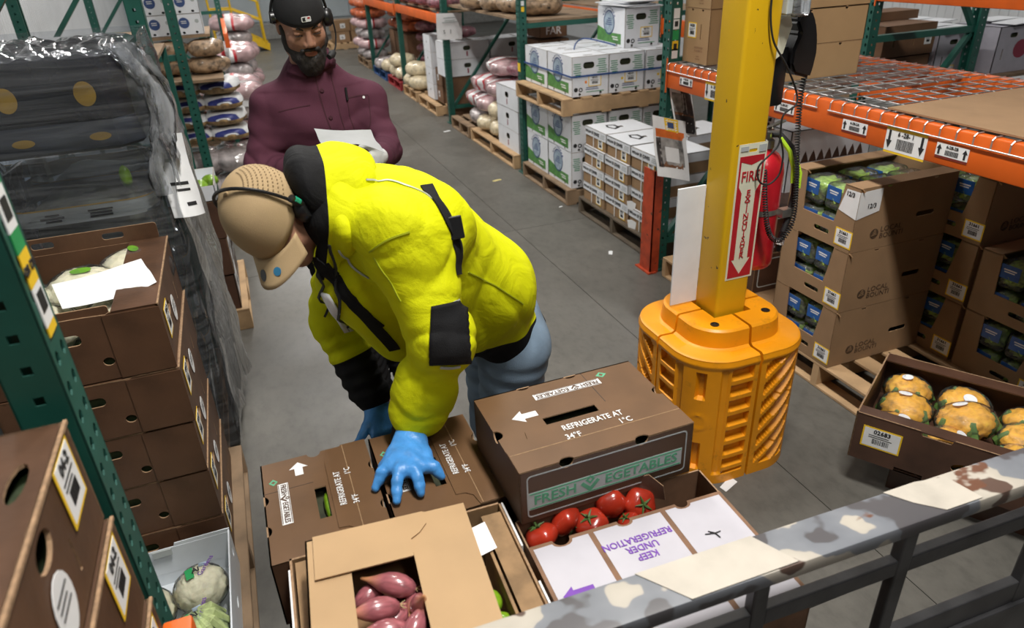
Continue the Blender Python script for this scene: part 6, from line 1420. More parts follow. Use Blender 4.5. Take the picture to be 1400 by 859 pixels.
sdf_obj('cuff', [P_cap(Rc, Rw + (Rw - Re) * 0.02, 0.045, 0.040)], Rw - 0.12, Rw + 0.12, 0.005, CLOTHB, p1)
# hood lying on the nape
h1, h2 = at(470, 225, 1.66), at(418, 262, 1.64)
hp_ = [P_ell(at(474, 246, 1.66), (0.066, 0.13, 0.072), k=0.03), P_ell(at(442, 253, 1.65), (0.068, 0.12, 0.085), k=0.03), P_ell(at(418, 256, 1.64), (0.050, 0.115, 0.095), k=0.03), P_ell(at(462, 300, 1.61), (0.045, 0.13, 0.085), k=0.03), P_cap(at(446, 330, 1.55), at(448, 370, 1.57), 0.024, 0.024, k=0.03), P_cap(at(492, 226, 1.68), at(456, 224, 1.66), 0.04, 0.045, k=0.03), P_ell(hd + R1 @ V3(0, 0.02, 0.0), (0.090, 0.098, 0.098), k=0.02, sub=True)]
bx = at(443, 260, 1.6)[0]
sdf_obj('hood', hp_, (-0.15, 1.35, 1.2), (0.5, 1.95, 1.75), 0.0055, HIVIS, p1, extra=lambda p, D: D + 0.003 * np.sin(40 * p[:, 1] + 22 * p[:, 2]) + 0.0025 * np.sin(35 * p[:, 2] + 50 * p[:, 0]), mask=neckmask)
hood = [c for c in p1.children if c.name.startswith('hood')][0]
J = [jac, hood]
ribbon(J, [(583, 254), (597, 275), (612, 300), (622, 325), (627, 350), (627, 376)], 0.030, CLOTHB, 'strap', p1, 0.004)
b_ = hit(J, 619, 312); MB().rbox((-0.018, -0.026, 0), (0.018, 0.026, 0.008), 0.003).build('buckle', BLACKP, p1).matrix_local = fr(b_[0] + b_[1] * 0.006, (1, -0.2, 0.1), b_[1].cross(Vector((1, -0.2, 0.1))))
decal(J, ((589, 419), (636, 410), (642, 496), (588, 498)), 10, 18, 0.004, CLOTHB, 'elbow_patch', p1, 0.0025)
REFL = M('reflective_piping', (0.42, 0.44, 0.42), 0.35, var=0.05)
ribbon(J, [(500, 246), (530, 247), (560, 256), (590, 272), (605, 284)], 0.004, REFL, 'piping', p1, 0.003, 0.002)
ribbon(J, [(464, 342), (478, 358), (492, 372), (505, 380)], 0.005, REFL, 'piping', p1, 0.003, 0.002)
ribbon(J, [(618, 415), (626, 411)], 0.006, REFL, 'piping', p1, 0.005, 0.002); ribbon(J, [(602, 501), (628, 500)], 0.006, REFL, 'piping', p1, 0.005, 0.002)
for pts in ([(432, 352), (462, 385), (500, 432), (540, 478)],): ribbon(J, pts, 0.030, CLOTHB, 'zip_placket', p1, 0.003)
ribbon(J, [(446, 360), (470, 398), (495, 424), (523, 446)], 0.012, CLOTHB, 'pocket_zip', p1, 0.004)
decal(J, ((440, 398), (452, 402), (482, 452), (470, 455)), 3, 6, 0.006, WHITEP, 'chest_print', p1)
for pts in ([(452, 334), (457, 362), (461, 392), (466, 420), (477, 452)], [(437, 372), (441, 400), (445, 432)]): ribbon(J, pts, 0.006, RUBBER, 'drawcord', p1, 0.008, 0.004)
SEAM = M('hi_vis_seam', (0.40, 0.45, 0.004), 0.8, var=0)
ribbon(J, [(505, 345), (530, 328), (560, 317)], 0.004, SEAM, 'seam', p1, 0.002, 0.002); ribbon(J, [(511, 352), (530, 380), (548, 412)], 0.003, SEAM, 'seam', p1, 0.002, 0.002); ribbon(J, [(640, 372), (680, 392), (715, 416)], 0.003, SEAM, 'seam', p1, 0.002, 0.002)
# trousers, boots, gloves
sdf_obj('jeans', [P_cap(pel + V3(0.005, 0, -0.0), pel + V3(-0.01, 0, 0.06), 0.118, 0.118, flat=Yx, fs=1.4), P_cap(pl, kl, 0.108, 0.085, k=0.05, wr=0.003, wl=0.07), P_cap(kl, al + V3(0, 0, 0.02), 0.082, 0.068, wr=0.004, wl=0.05), P_cap(pr_, krr, 0.108, 0.085, k=0.05, wr=0.003, wl=0.07), P_cap(krr, ar_ + V3(0, 0, 0.02), 0.082, 0.068, wr=0.004, wl=0.05)], (0.4, 1.55, -0.02), (0.95, 2.3, 1.2), 0.008, JEANS, p1)
for a in (al, ar_): sdf_obj('boot', [P_cap(a + V3(0, 0, 0.05), a + V3(0, 0, -0.04), 0.05, 0.048), P_cap(a + V3(0.02, 0, -0.045), a + V3(-0.17, -0.025, -0.05), 0.046, 0.040)], a + V3(-0.26, -0.12, -0.09), a + V3(0.1, 0.1, 0.13), 0.007, SHOE, p1, extra=lambda p, D: np.maximum(D, 0.001 - p[:, 2]))
sdf_obj('glove', [P_cap(wrL, np.array(Lw), 0.031, 0.034, k=0.02)] + hL, np.minimum(wrL, tips[1]) - 0.12, np.array(Lw) + 0.13, 0.0035, GLOVE, p1, extra=lambda p, D: D + 0.0012 * np.sin(130 * p[:, 1] + 40 * p[:, 0] + 3 * np.sin(60 * p[:, 0])))
sdf_obj('glove', [P_cap(wrR + bR * 0.2, wrR - bR * 0.15, 0.034, 0.036, k=0.02)] + hR, wrR - V3(0.2, 0.26, 0.26), wrR + V3(0.16, 0.1, 0.1), 0.004, GLOVE, p1, extra=lambda p, D: D + 0.001 * np.sin(110 * p[:, 2] + 40 * p[:, 0]))
# head gear
cc = cap_crown(p1, hd, R1, CAPT, 1, HS, rx=0.088, ry=0.114, rz_=0.118, z0=0.032)
br_ = cap_brim(p1, cc, CAPT, 1, rx=0.088, ry=0.114, z0=0.030, L=0.072)
mb = MB()
for i in range(11):
    for j in range(9):
        a = math.radians(190 + i * 6.2); ph = math.radians(12 + j * 6.5); e = 0.8; x = 0.0885 * math.cos(a) * math.cos(ph) ** e; y = 0.1145 * math.sin(a) * math.cos(ph) ** e - 0.008; z = 0.032 + 0.118 * math.sin(ph) ** 0.92
        nv = Vector((x / 0.0078, (y + 0.008) / 0.0117, (z - 0.03) / 0.0139)).normalized(); mb.panel(ell(0, 0, 0.0022, 0.0016, 6), (), 0.0004, fr(Vector((x, y, z)) + nv * 0.0016, nv.orthogonal(), nv.cross(nv.orthogonal())))
o = mb.build('perforations', CAPTD, cc); o['kind'] = 'stuff'
DISCB = M('cap_sticker_blue', (0.02, 0.16, 0.30), 0.4, var=0.1)
for x, y, z, rx, ry, m_, nm in ((-0.026, 0.140, 0.004, 0.011, 0.011, DISCB, 'round_sticker'), (0.020, 0.142, 0.005, 0.010, 0.015, BLACKP, 'oval_badge')):
    o = MB().panel(ell(0, 0, rx, ry, 16), (), 0.0012).build(nm, m_, cc); o.matrix_local = fr((x, y, z), (1, 0, -6 * x * 0.9), (0, 1, -0.36))
hs = link('headset', None, p1); hs.matrix_local = loc4(hd, R1, HS)
arc = [(0.101 * math.cos(a), -0.012, 0.015 + 0.148 * math.sin(a)) for a in [pi * i / 24 for i in range(25)]]
MB().tube(arc, 0.0045, 8).build('headband', BLACKP, hs, smooth=True)
lm_ = Matrix.Translation((-0.092, -0.012, -0.002)) @ Matrix.Rotation(-pi / 2, 4, 'Y')
mb = MB().lathe([(0.0, -0.012), (0.030, -0.012), (0.034, -0.004), (0.034, 0.008), (0.024, 0.020), (0.0, 0.022)], 22, mtx=lm_); mb.build('ear_cup', BLACKP, hs, smooth=True)
MB().tube([(-0.1045, -0.012, 0.018), (-0.107, -0.012, 0.055)], 0.010, 8).build('yoke', BLACKP, hs, smooth=True)
MB().tube([(-0.108, -0.012, 0.030), (-0.110, -0.012, 0.048)], 0.0085, 8).build('green_band', M('headset_green', (0.02, 0.35, 0.20), 0.4, var=0), hs, smooth=True)
MB().lathe([(0.0, 0), (0.005, 0), (0.005, 0.002), (0, 0.002)], 10, mtx=Matrix.Translation((-0.1145, -0.016, -0.012)) @ Matrix.Rotation(-pi / 2, 4, 'Y')).build('status_light', M('blue_led', (0.15, 0.45, 1.0), 0.4, var=0, emit=2.5), hs)
MB().tube(cr([(-0.108, -0.005, -0.02), (-0.102, 0.015, -0.07), (-0.085, 0.05, -0.105), (-0.070, 0.075, -0.115)]), 0.0035, 8).build('boom', BLACKP, hs, smooth=True)
MB().tube([(-0.074, 0.068, -0.113), (-0.068, 0.080, -0.117), (-0.058, 0.098, -0.121)], [0.009, 0.0115, 0.009], 12).build('microphone', RUBBER, hs, smooth=True)
sdf_obj('hair', P_loc([P_ell((0, -0.03, 0.02), (0.0815, 0.082, 0.06)), P_ell((0, -0.055, -0.03), (0.066, 0.052, 0.05), k=0.03), P_ell((0, 0.06, 0.0), (0.12, 0.062, 0.12), k=0.008, sub=True)], hd, R1, HS), hd - 0.16, hd + 0.16, 0.005, HAIR, p1)
for s in (-1, 1):
    o = MB().lathe([(0.0118 * math.cos(pi * (i / 10 - 0.5)), 0.0118 * math.sin(pi * (i / 10 - 0.5))) for i in range(11)], 14, cap=False).build('eye', EYEW, p1, smooth=True, ang=180); o.matrix_local = loc4(hd, R1, HS) @ Matrix.Translation((s * 0.0325, 0.0755, 0.002))
    o = MB().tube([(s * 0.018, 0.0885, 0.022), (s * 0.033, 0.089, 0.027), (s * 0.048, 0.079, 0.023)], [0.0035, 0.0045, 0.002], 8).build('eyebrow', HAIR, p1, smooth=True); o.matrix_local = loc4(hd, R1, HS)

# ---------------- worker behind in the maroon overshirt ---------------
MAROON = M('maroon_twill', (0.082, 0.025, 0.042), 0.85, var=0.14, scale=6, bump=0.25, bscale=420, spec=0.2)
MARD = M('maroon_seam', (0.045, 0.008, 0.016), 0.9, var=0)
p2 = thing('person', 'bearded person in maroon overshirt and black cap reading papers in the aisle', 'person', (0.0, 0.0, 0.0))
hd2 = at(412, 33, 2.80); R2 = frame_of((0.10, -0.93, -0.34), (-0.04, -0.32, 0.94))
ch2, bl2, pv2, nk2 = at(438, 165, 2.88), V3(0.285, 2.93, 1.22), V3(0.29, 2.98, 1.0), hd2 + V3(0.015, 0.06, -0.16)
S2 = [at(372, 148, 2.90), at(502, 140, 2.90)]; E2 = [at(358, 232, 2.84), at(526, 206, 2.80)]; W2 = [at(443, 240, 2.60), at(519, 214, 2.56)]
kn2 = [V3(0.29, 2.98, 0.52), V3(0.43, 3.0, 0.52)]; an2 = [V3(0.37, 3.03, 0.09), V3(0.53, 3.05, 0.09)]
kR = [W2[0] + V3(0.035 + 0.010 * i, -0.055 - 0.003 * i, 0.030 - 0.018 * i) for i in range(4)]; tR = [np.stack([k_ + V3(0.028, -0.015, 0.003), k_ + V3(0.042, -0.002, 0.003), k_ + V3(0.045, 0.012, 0.001)]) for k_ in kR]
kL = [W2[1] + V3(-0.040 - 0.004 * i, -0.045 - 0.003 * i, 0.016 - 0.020 * i) for i in range(4)]; tL = [np.stack([k_ + V3(-0.030, -0.012, -0.004), k_ + V3(-0.040, 0.006, -0.006), k_ + V3(-0.032, 0.020, -0.008)]) for k_ in kL]
thR2 = [W2[0] + V3(0.02, -0.02, 0.03), W2[0] + V3(0.035, -0.04, 0.055), W2[0] + V3(0.055, -0.055, 0.066), W2[0] + V3(0.075, -0.065, 0.068)]
thL2 = [W2[1] + V3(-0.015, -0.02, 0.025), W2[1] + V3(-0.03, -0.035, 0.05), W2[1] + V3(-0.05, -0.045, 0.058), W2[1] + V3(-0.07, -0.052, 0.055)]
H2 = [hand_prims(W2[0] + V3(0.006, -0.012, 0.004), kR, tR, thR2, 0.0082), hand_prims(W2[1] + V3(-0.008, -0.010, 0), kL, tL, thL2, 0.0082)]
G2 = [hand_prims(W2[0] + V3(0.006, -0.012, 0.004), kR, tR, thR2, 0.0105), hand_prims(W2[1] + V3(-0.008, -0.010, 0), kL, tL, thL2, 0.0105)]
Xx = V3(1, 0, 0)
b2 = [P_cap(pv2, bl2, 0.10, 0.10, flat=Xx, fs=1.45), P_cap(bl2, ch2, 0.10, 0.11, k=0.05, flat=Xx, fs=1.45), P_cap(ch2, nk2, 0.11, 0.065, k=0.06, flat=Xx, fs=1.3), P_cap(nk2, hd2 + V3(0, 0.03, -0.05), 0.062, 0.055, k=0.03)]
for i in range(2): b2 += [P_cap(S2[i], E2[i], 0.052, 0.042, k=0.05), P_cap(E2[i], W2[i], 0.042, 0.029), P_cap(pv2 + V3((-0.09, 0.09)[i], 0, -0.03), kn2[i], 0.082, 0.058, k=0.04), P_cap(kn2[i], an2[i], 0.056, 0.038), P_cap(an2[i], an2[i] + V3(0, -0.15, -0.055), 0.04, 0.03)] + H2[i]
sdf_obj('body', b2 + P_loc(head_prims(), hd2, R2), (-0.12, 2.35, -0.03), (0.75, 3.2, 2.0), 0.0046, SKIN2, p2, mask=lipmask(hd2, R2))
def sex(p, D):
    x, y, z = p[:, 0], p[:, 1], p[:, 2]; rdg = lambda t: (1 - np.abs(np.sin(t))) ** 2
    g = 0.5 + 0.5 * np.sin(9 * x + 7 * z); D = D + (0.008 * g * rdg(15 * z + 9 * x + 2 * np.sin(9 * x)) + 0.006 * (1 - g) * rdg(17 * x - 11 * z + 1.5 * np.sin(8 * z))) * (z < 1.6)
    for e_ in E2: D = D + np.exp(-((p - e_) ** 2).sum(1) / 0.02) * 0.008 * rdg(32 * z + 9 * x + 2 * np.sin(15 * x))
    return D + 0.002 * np.sin(24 * p[:, 0] + 18 * p[:, 2] + 2.5 * np.sin(8 * p[:, 2])) * (p[:, 2] < 1.6) + 0.002 * np.sin(50 * p[:, 2] + 18 * p[:, 0] - 20 * p[:, 1])
sh2 = [P_cap(nk2 + V3(0, 0.012, -0.05), nk2 + V3(0, 0.0, 0.035), 0.085, 0.072, k=0.04), P_cap(pv2 + V3(0, 0, -0.05), bl2, 0.128, 0.125, flat=Xx, fs=1.45), P_cap(bl2, ch2, 0.125, 0.126, k=0.06, flat=Xx, fs=1.5), P_cap(ch2, nk2 + V3(0, 0.01, -0.03), 0.122, 0.062, k=0.06, flat=Xx, fs=1.4)]
for i in range(2):
    mid = E2[i] + (W2[i] - E2[i]) * 0.86
    sh2 += [P_cap(nk2 + V3((-0.05, 0.05)[i], 0.03, -0.05), S2[i], 0.05, 0.072, k=0.06), P_cap(S2[i], E2[i], 0.073, 0.064, k=0.05, wr=0.003, wl=0.09, ph=i), P_cap(E2[i], mid, 0.064, 0.052, k=0.03, wr=0.0035, wl=0.06, ph=2 * i)]
shirt = sdf_obj('overshirt', sh2, (-0.15, 2.4, 0.75), (0.78, 3.2, 1.85), 0.0065, MAROON, p2, extra=sex)
SH = [shirt]
sdf_obj('trousers', [P_cap(pv2, pv2 + V3(0, 0, 0.06), 0.118, 0.118, flat=Xx, fs=1.45)] + [q for i in range(2) for q in (P_cap(pv2 + V3((-0.09, 0.09)[i], 0, -0.03), kn2[i], 0.10, 0.078, k=0.05, wr=0.003), P_cap(kn2[i], an2[i], 0.076, 0.066, wr=0.004))], (0.0, 2.75, -0.02), (0.72, 3.25, 1.2), 0.009, CLOTHB, p2)
for a in an2: sdf_obj('boot', [P_cap(a + V3(0, 0, 0.03), a + V3(0, 0, -0.04), 0.05, 0.048), P_cap(a + V3(0, 0.02, -0.045), a + V3(0, -0.18, -0.05), 0.046, 0.040)], a + V3(-0.12, -0.28, -0.09), a + V3(0.1, 0.12, 0.12), 0.008, SHOE, p2, extra=lambda p, D: np.maximum(D, 0.001 - p[:, 2]))
GLW = M('grey_white_glove', (0.52, 0.53, 0.52), 0.8, var=0.1, scale=30, bump=0.3, bscale=300)
for i in range(2): sdf_obj('glove', [P_cap(W2[i] + (E2[i] - W2[i]) * 0.15, W2[i], 0.034, 0.031, k=0.02)] + G2[i], W2[i] - V3(0.14, 0.16, 0.12), W2[i] + V3(0.15, 0.1, 0.13), 0.004, GLW, p2)
# beard, brows, eyes
bd = [P_ell((0, 0.040, -0.088), (0.066, 0.052, 0.050)), P_ell((0, 0.072, -0.112), (0.046, 0.034, 0.044), k=0.02), P_ell((0, 0.060, -0.136), (0.038, 0.03, 0.03), k=0.02)]
for s in (-1, 1): bd += [P_cap((s * 0.068, 0.006, 0.005), (s * 0.062, 0.024, -0.06), 0.013, 0.020, k=0.02), P_cap((0, 0.0985, -0.0475), (s * 0.027, 0.087, -0.056), 0.0062, 0.0058, k=0.006), P_cap((s * 0.027, 0.086, -0.056), (s * 0.032, 0.080, -0.085), 0.0065, 0.010, k=0.01)]
bd += [P_ell((0, 0.100, -0.068), (0.019, 0.03, 0.0095), k=0.006, sub=True), P_ell((0, 0.13, -0.015), (0.05, 0.075, 0.030), k=0.006, sub=True)]
sdf_obj('beard', P_loc(bd, hd2, R2), hd2 - 0.22, hd2 + 0.22, 0.0036, HAIR, p2, extra=lambda p, D: D + 0.0016 * np.sin(190 * p[:, 0] + 60 * p[:, 1]) * np.sin(150 * p[:, 2] + 80 * p[:, 0]))
for s in (-1, 1):
    e = MB().lathe([(0.0118 * math.cos(pi * (i / 10 - 0.5)), 0.0118 * math.sin(pi * (i / 10 - 0.5))) for i in range(11)], 16, cap=False).build('eye', EYEW, p2, smooth=True, ang=180); e.matrix_local = loc4(hd2, R2) @ Matrix.Translation((s * 0.0325, 0.0765, 0.002))
    MB().lathe([(0.0, 0.0123), (0.004, 0.0119), (0.0058, 0.0108)], 14, mtx=Matrix.Rotation(-pi / 2 - 0.38, 4, 'X'), cap=False).build('iris', IRIS, e, smooth=True)
    o = MB().tube([(s * 0.014, 0.0895, 0.0205), (s * 0.032, 0.0895, 0.0275), (s * 0.050, 0.076, 0.022)], [0.0038, 0.0048, 0.002], 8).build('eyebrow', HAIR, p2, smooth=True); o.matrix_local = loc4(hd2, R2)
for s in (-1, 1):
    o = MB().tube([(s * 0.0325 + d, 0.0915 - 22 * d * d, 0.0015 - 9 * d * d) for d in (-0.0135, -0.007, 0, 0.007, 0.0135)], 0.0013, 6).build('eyelashes', HAIR, p2, smooth=True); o.matrix_local = loc4(hd2, R2)
CAPB = M('black_cap', (0.008, 0.008, 0.009), 0.85, var=0.15, scale=40, bump=0.2, bscale=500)
c2 = cap_crown(p2, hd2, R2, CAPB, 1, rx=0.0865, ry=0.109, rz_=0.098, z0=0.052)
cap_brim(p2, c2, CAPB, -1, rx=0.0865, ry=0.100, z0=0.040, L=0.065)
em = MB().panel(rrect(-0.0165, -0.009, 0.0165, 0.009, 0.004), (), 0.0012).build('emblem', PWHITE, c2); em.matrix_local = fr((0.0, 0.1015, 0.062), (-1, 0, 0), (0, -0.10, 1))
MB().panel([(-0.013, -0.006), (-0.002, -0.006), (-0.004, 0.001), (-0.002, 0.006), (-0.013, 0.006)], (), 0.0008, Matrix.Translation((0, 0, 0.0007))).build('emblem_figure', INK, em); MB().panel([(0.004, 0.001), (0.013, 0.001), (0.013, 0.006), (0.005, 0.006)], (), 0.0008, Matrix.Translation((0, 0, 0.0007))).build('emblem_red', RED, em)
h2_ = link('headset', None, p2); h2_.matrix_local = loc4(hd2, R2)
MB().tube([(0.100 * math.cos(a), -0.012, 0.015 + 0.143 * math.sin(a)) for a in [pi * i / 24 for i in range(25)]], 0.005, 8).build('headband', BLACKP, h2_, smooth=True)
MB().lathe([(0.0, -0.012), (0.030, -0.012), (0.034, -0.004), (0.034, 0.010), (0.024, 0.022), (0.0, 0.024)], 22, mtx=Matrix.Translation((-0.092, -0.01, 0.008)) @ Matrix.Rotation(-pi / 2, 4, 'Y')).build('ear_cup', BLACKP, h2_, smooth=True)
MB().lathe([(0.0, -0.006), (0.022, -0.006), (0.022, 0.006), (0.0, 0.008)], 18, mtx=Matrix.Translation((0.094, -0.01, 0.035)) @ Matrix.Rotation(pi / 2, 4, 'Y')).build('temple_pad', BLACKP, h2_, smooth=True)
MB().tube(cr([(-0.112, 0.004, 0.0), (-0.112, 0.025, -0.04), (-0.098, 0.055, -0.075), (-0.078, 0.080, -0.088)]), 0.003, 8).build('boom', BLACKP, h2_, smooth=True)
MB().tube([(-0.085, 0.072, -0.086), (-0.074, 0.083, -0.089), (-0.060, 0.094, -0.090)], [0.010, 0.013, 0.010], 12).build('microphone', RUBBER, h2_, smooth=True)
# shirt details
ribbon(SH, [(430, 100), (437, 130), (446, 160), (456, 190), (463, 215)], 0.005, MARD, 'placket_seam', p2, 0.001, 0.002); ribbon(SH, [(452, 100), (459, 130), (466, 160), (474, 190)], 0.004, MARD, 'placket_seam', p2, 0.001, 0.002)
for x, y in ((440, 124), (452, 161)):
    b_ = hit(SH, x, y); MB().lathe([(0, 0), (0.0075, 0), (0.008, 0.002), (0.006, 0.0035), (0, 0.003)], 14).build('button', MARD, p2, smooth=True).matrix_local = fr(b_[0] + b_[1] * 0.001, b_[1].orthogonal(), b_[1].cross(b_[1].orthogonal()))
ribbon(SH, [(474, 134), (490, 131), (503, 130)], 0.005, MARD, 'pocket_seam', p2, 0.001, 0.002); ribbon(SH, [(474, 135), (478, 158), (485, 178), (495, 181), (506, 170), (504, 131)], 0.004, MARD, 'pocket_seam', p2, 0.001, 0.002)
ribbon(SH, [(381, 153), (398, 149), (412, 146), (424, 144)], 0.004, MARD, 'pocket_seam', p2, 0.001, 0.002)
b_ = hit(SH, 497, 133); MB().lathe([(0, 0), (0.005, 0), (0.005, 0.003), (0, 0.003)], 10).build('snap', PWHITE, p2).matrix_local = fr(b_[0], b_[1].orthogonal(), b_[1].cross(b_[1].orthogonal()))
b0, b1 = hit(SH, 471, 121), hit(SH, 474, 138)
if b0[0] and b1[0]: MB().tube([b0[0] + b0[1] * 0.008, b1[0] + b1[1] * 0.006], 0.0045, 8).build('pen', BLACKP, p2, smooth=True)
decal(SH, ((436, 70), (457, 64), (456, 90), (439, 96)), 4, 4, 0.008, MAROON, 'collar', p2); decal(SH, ((398, 88), (416, 90), (420, 108), (394, 100)), 4, 4, 0.008, MAROON, 'collar', p2)
# papers he reads
pgs = bent(at(478, 196, 2.475), (1, 0.03, -0.16), (-0.10, 0.80, 0.50), 0.19, 0.13, 0.03, M('grey_paper', (0.33, 0.34, 0.34), 0.7, var=0.04), 'paper_sheets'); tag(pgs, 'grey and white paper sheets held by the bearded person', 'paper')
pgs.location = Vector((-0.02, -0.03, 0.055))
# ---------------------------------------------------------------- wrapped pallet on the left
DKC = M('dark_gloss_tray', (0.018, 0.020, 0.026), 0.18, var=0.2, scale=8, coat=0.6)
DKC2 = M('slate_tray_skirt', (0.055, 0.065, 0.085), 0.22, var=0.15, scale=5, coat=0.5)
MUST = M('mustard_dot', (0.42, 0.25, 0.03), 0.4, var=0.1)
CLEAR = film('clear_tub_plastic', tint=(0.75, 0.8, 0.85), haze=0.06, bump=0.15, stretch=(1, 1, 1), bscale=5, rough=0.06, refl=0.25)
pallet(-0.90, 3.28, 1.06, 0.92, 'pallet under the film wrapped trays and tubs on the left', WOODG)
def loft(mb, secs, n=4, mi=0, cap=(True, True)):
    """secs: list of (hx, hy, corner radius, z, dx, dy) rounded rectangles joined in order"""
    rings = []
    for hx, hy, r, z, dx, dy in secs: rings.append([(x + dx, y + dy, z) for x, y in rrect(-hx, -hy, hx, hy, r, n)])
    k = len(rings[0]); vs = [p for q in rings for p in q]; fs = []
    for j in range(len(rings) - 1):
        for i in range(k): fs.append((j * k + i, j * k + (i + 1) % k, (j + 1) * k + (i + 1) % k, (j + 1) * k + i))
    if cap[0]: fs.append(tuple(range(k))[::-1])
    if cap[1]: fs.append(tuple((len(rings) - 1) * k + i for i in range(k)))
    return mb.add(vs, fs, mi)
def tray(loc, label):
    t = thing('black_tray', label, 'tray', loc, group='black trays in film')
    loft(MB(), [(0.50, 0.40, 0.07, 0.105, 0, 0), (0.50, 0.40, 0.07, 0.31, 0, 0), (0.47, 0.37, 0.06, 0.325, 0, 0)], 1).build('tray_body', DKC, t)
    loft(MB(), [(0.50, 0.40, 0.07, 0.0, 0, 0), (0.515, 0.415, 0.08, 0.012, 0, 0), (0.50, 0.40, 0.07, 0.103, 0, 0)], 1).build('skirt', DKC2, t)
    for x in (-0.36, -0.12, 0.13, 0.37):
        if x < -0.3: continue
        MB().panel(ell(0, 0, 0.034, 0.042, 20), (), 0.001, fr((x - 0.0, -0.4012, 0.195), (1, 0, 0), (0, 0, 1))).build('dot', MUST, t)
        MB().panel(ell(0, 0, 0.035, 0.014, 18), (), 0.001, fr((x + 0.01, -0.4105, 0.05), (1, 0, 0), (0, 0.10, 1))).build('dot', MUST, t)
    return t
tray((-0.865, 3.28, 1.455), 'black tray with mustard dots, topmost under the stretch film')
CREAMP = M('packed_produce', (0.30, 0.28, 0.18), 0.7, var=0.5, scale=9)
def tub(x, y, z, label):
    t = thing('clear_tub', label, 'tub', (x, y, z), group='clear tubs in film')
    loft(MB(), [(0.235, 0.19, 0.06, 0.0, 0, 0), (0.245, 0.2, 0.085, 0.03, 0, 0), (0.25, 0.2, 0.10, 0.34, 0, 0), (0.24, 0.19, 0.11, 0.40, 0, 0), (0.18, 0.13, 0.10, 0.425, 0, 0)], 5).build('tub_shell', CLEAR, t, smooth=True)
    lump(0.20, 0.155, 0.14, 3, 0.2, 4, 3, 0.6).build('produce', CREAMP, t, (0, 0, 0.15), smooth=True)
    loft(MB(), [(0.2475, 0.2025, 0.099, 0.225, 0, 0), (0.2525, 0.2035, 0.10, 0.285, 0, 0)], 5, cap=(False, False)).build('label_band', PGREY, t, smooth=True)
    loft(MB(), [(0.2535, 0.2045, 0.10, 0.284, 0, 0), (0.2535, 0.2045, 0.10, 0.289, 0, 0)], 5, cap=(False, False)).build('band_stripe', MUST, t, smooth=True)
    mb = MB(); lines(mb, -0.14, -0.06, 0.262, 3, 0.011, 0.006, seed=2); lines(mb, 0.0, 0.12, 0.262, 3, 0.011, 0.006, seed=5); lines(mb, -0.16, 0.02, 0.13, 2, 0.02, 0.010, seed=7)
    o = mb.build('print', INK, t); o.matrix_local = fr((0, -0.2055, 0), (1, 0, 0), (0, 0, 1)); o['kind'] = 'stuff'
    return t
for zz, nm in ((0.98, 'upper'), (0.555, 'middle'), (0.142, 'lowest')):
    for x, h in ((-0.62, 'right'), (-1.13, 'left')):
        for y, dd in ((3.075, 'front'), (3.49, 'back')): tub(x, y, zz, f'clear tub with printed band, {nm} layer, {dd} {h}, inside the stretch film')
lump(0.022, 0.02, 0.045, 4, 0.1, 3, 2).build('green_pepper', LIMEM, loc=(-0.45, 2.895, 1.345), smooth=True)['label'] = 'green pepper seen through the clear tub at the upper right'
po = [o for o in COL.objects if o.name.startswith('green_pepper')][-1]; po['category'] = 'pepper'
FILM = film('stretch_film', tint=(0.80, 0.82, 0.85), haze=0.04, rough=0.10, bump=0.5, stretch=(0.6, 0.6, 12), bscale=2.6, refl=0.2)
FILMG = film('slack_film', tint=(0.62, 0.64, 0.67), haze=0.24, rough=0.16, bump=0.9, stretch=(5, 5, 1.6), bscale=3.5, refl=0.25)
def film_shell():
    secs = [(0.555, 0.47, 0.05), (0.545, 0.46, 0.06), (0.54, 0.455, 0.08), (0.53, 0.45, 0.10), (0.535, 0.45, 0.10), (0.53, 0.44, 0.10)]
    zs = [0.10 + 1.70 * i / 30 for i in range(31)]; vs = []; n = 0
    for z in zs:
        a = 1.0 if z < 1.72 else 0.97; b = 0.012 if 1.33 < z < 1.47 else 0
        q = rrect(-0.545 * a + b, -0.455 * a + b, 0.545 * a - b, 0.455 * a - b, 0.08, 5)
        # resample each side so that wrinkles have vertices
        q2 = []
        for i in range(len(q)):
            p, r = q[i], q[(i + 1) % len(q)]; m = max(1, int(math.dist(p, r) / 0.05))
            for k in range(m): q2.append((p[0] + (r[0] - p[0]) * k / m, p[1] + (r[1] - p[1]) * k / m))
        if n == 0: n = len(q2)
        q2 = q2[:n] + q2[-1:] * (n - len(q2))
        for x, y in q2:
            w = noise.noise(Vector((x * 5, y * 5, z * 3.2))) * 0.014 + noise.noise(Vector((x * 2, y * 2, z * 16 + 4))) * 0.008
            sag = 0.0
            if x > 0.5: sag = 0.035 + 0.02 * math.sin(7 * y + 2 * z) + 0.03 * (1 - z / 1.8)
            vs.append((x * (1 + w / 0.5) + sag, y * (1 + w / 0.5), z))
    fs = []
    for j in range(len(zs) - 1):
        for i in range(n): fs.append((j * n + i, j * n + (i + 1) % n, (j + 1) * n + (i + 1) % n, (j + 1) * n + i))
    return MB().add(vs, fs)
sf = film_shell().build('stretch_film', FILM, None, (-0.885, 3.28, 0), smooth=True, ang=180); tag(sf, 'clear stretch film wound round the trays and tubs on the left', 'film')
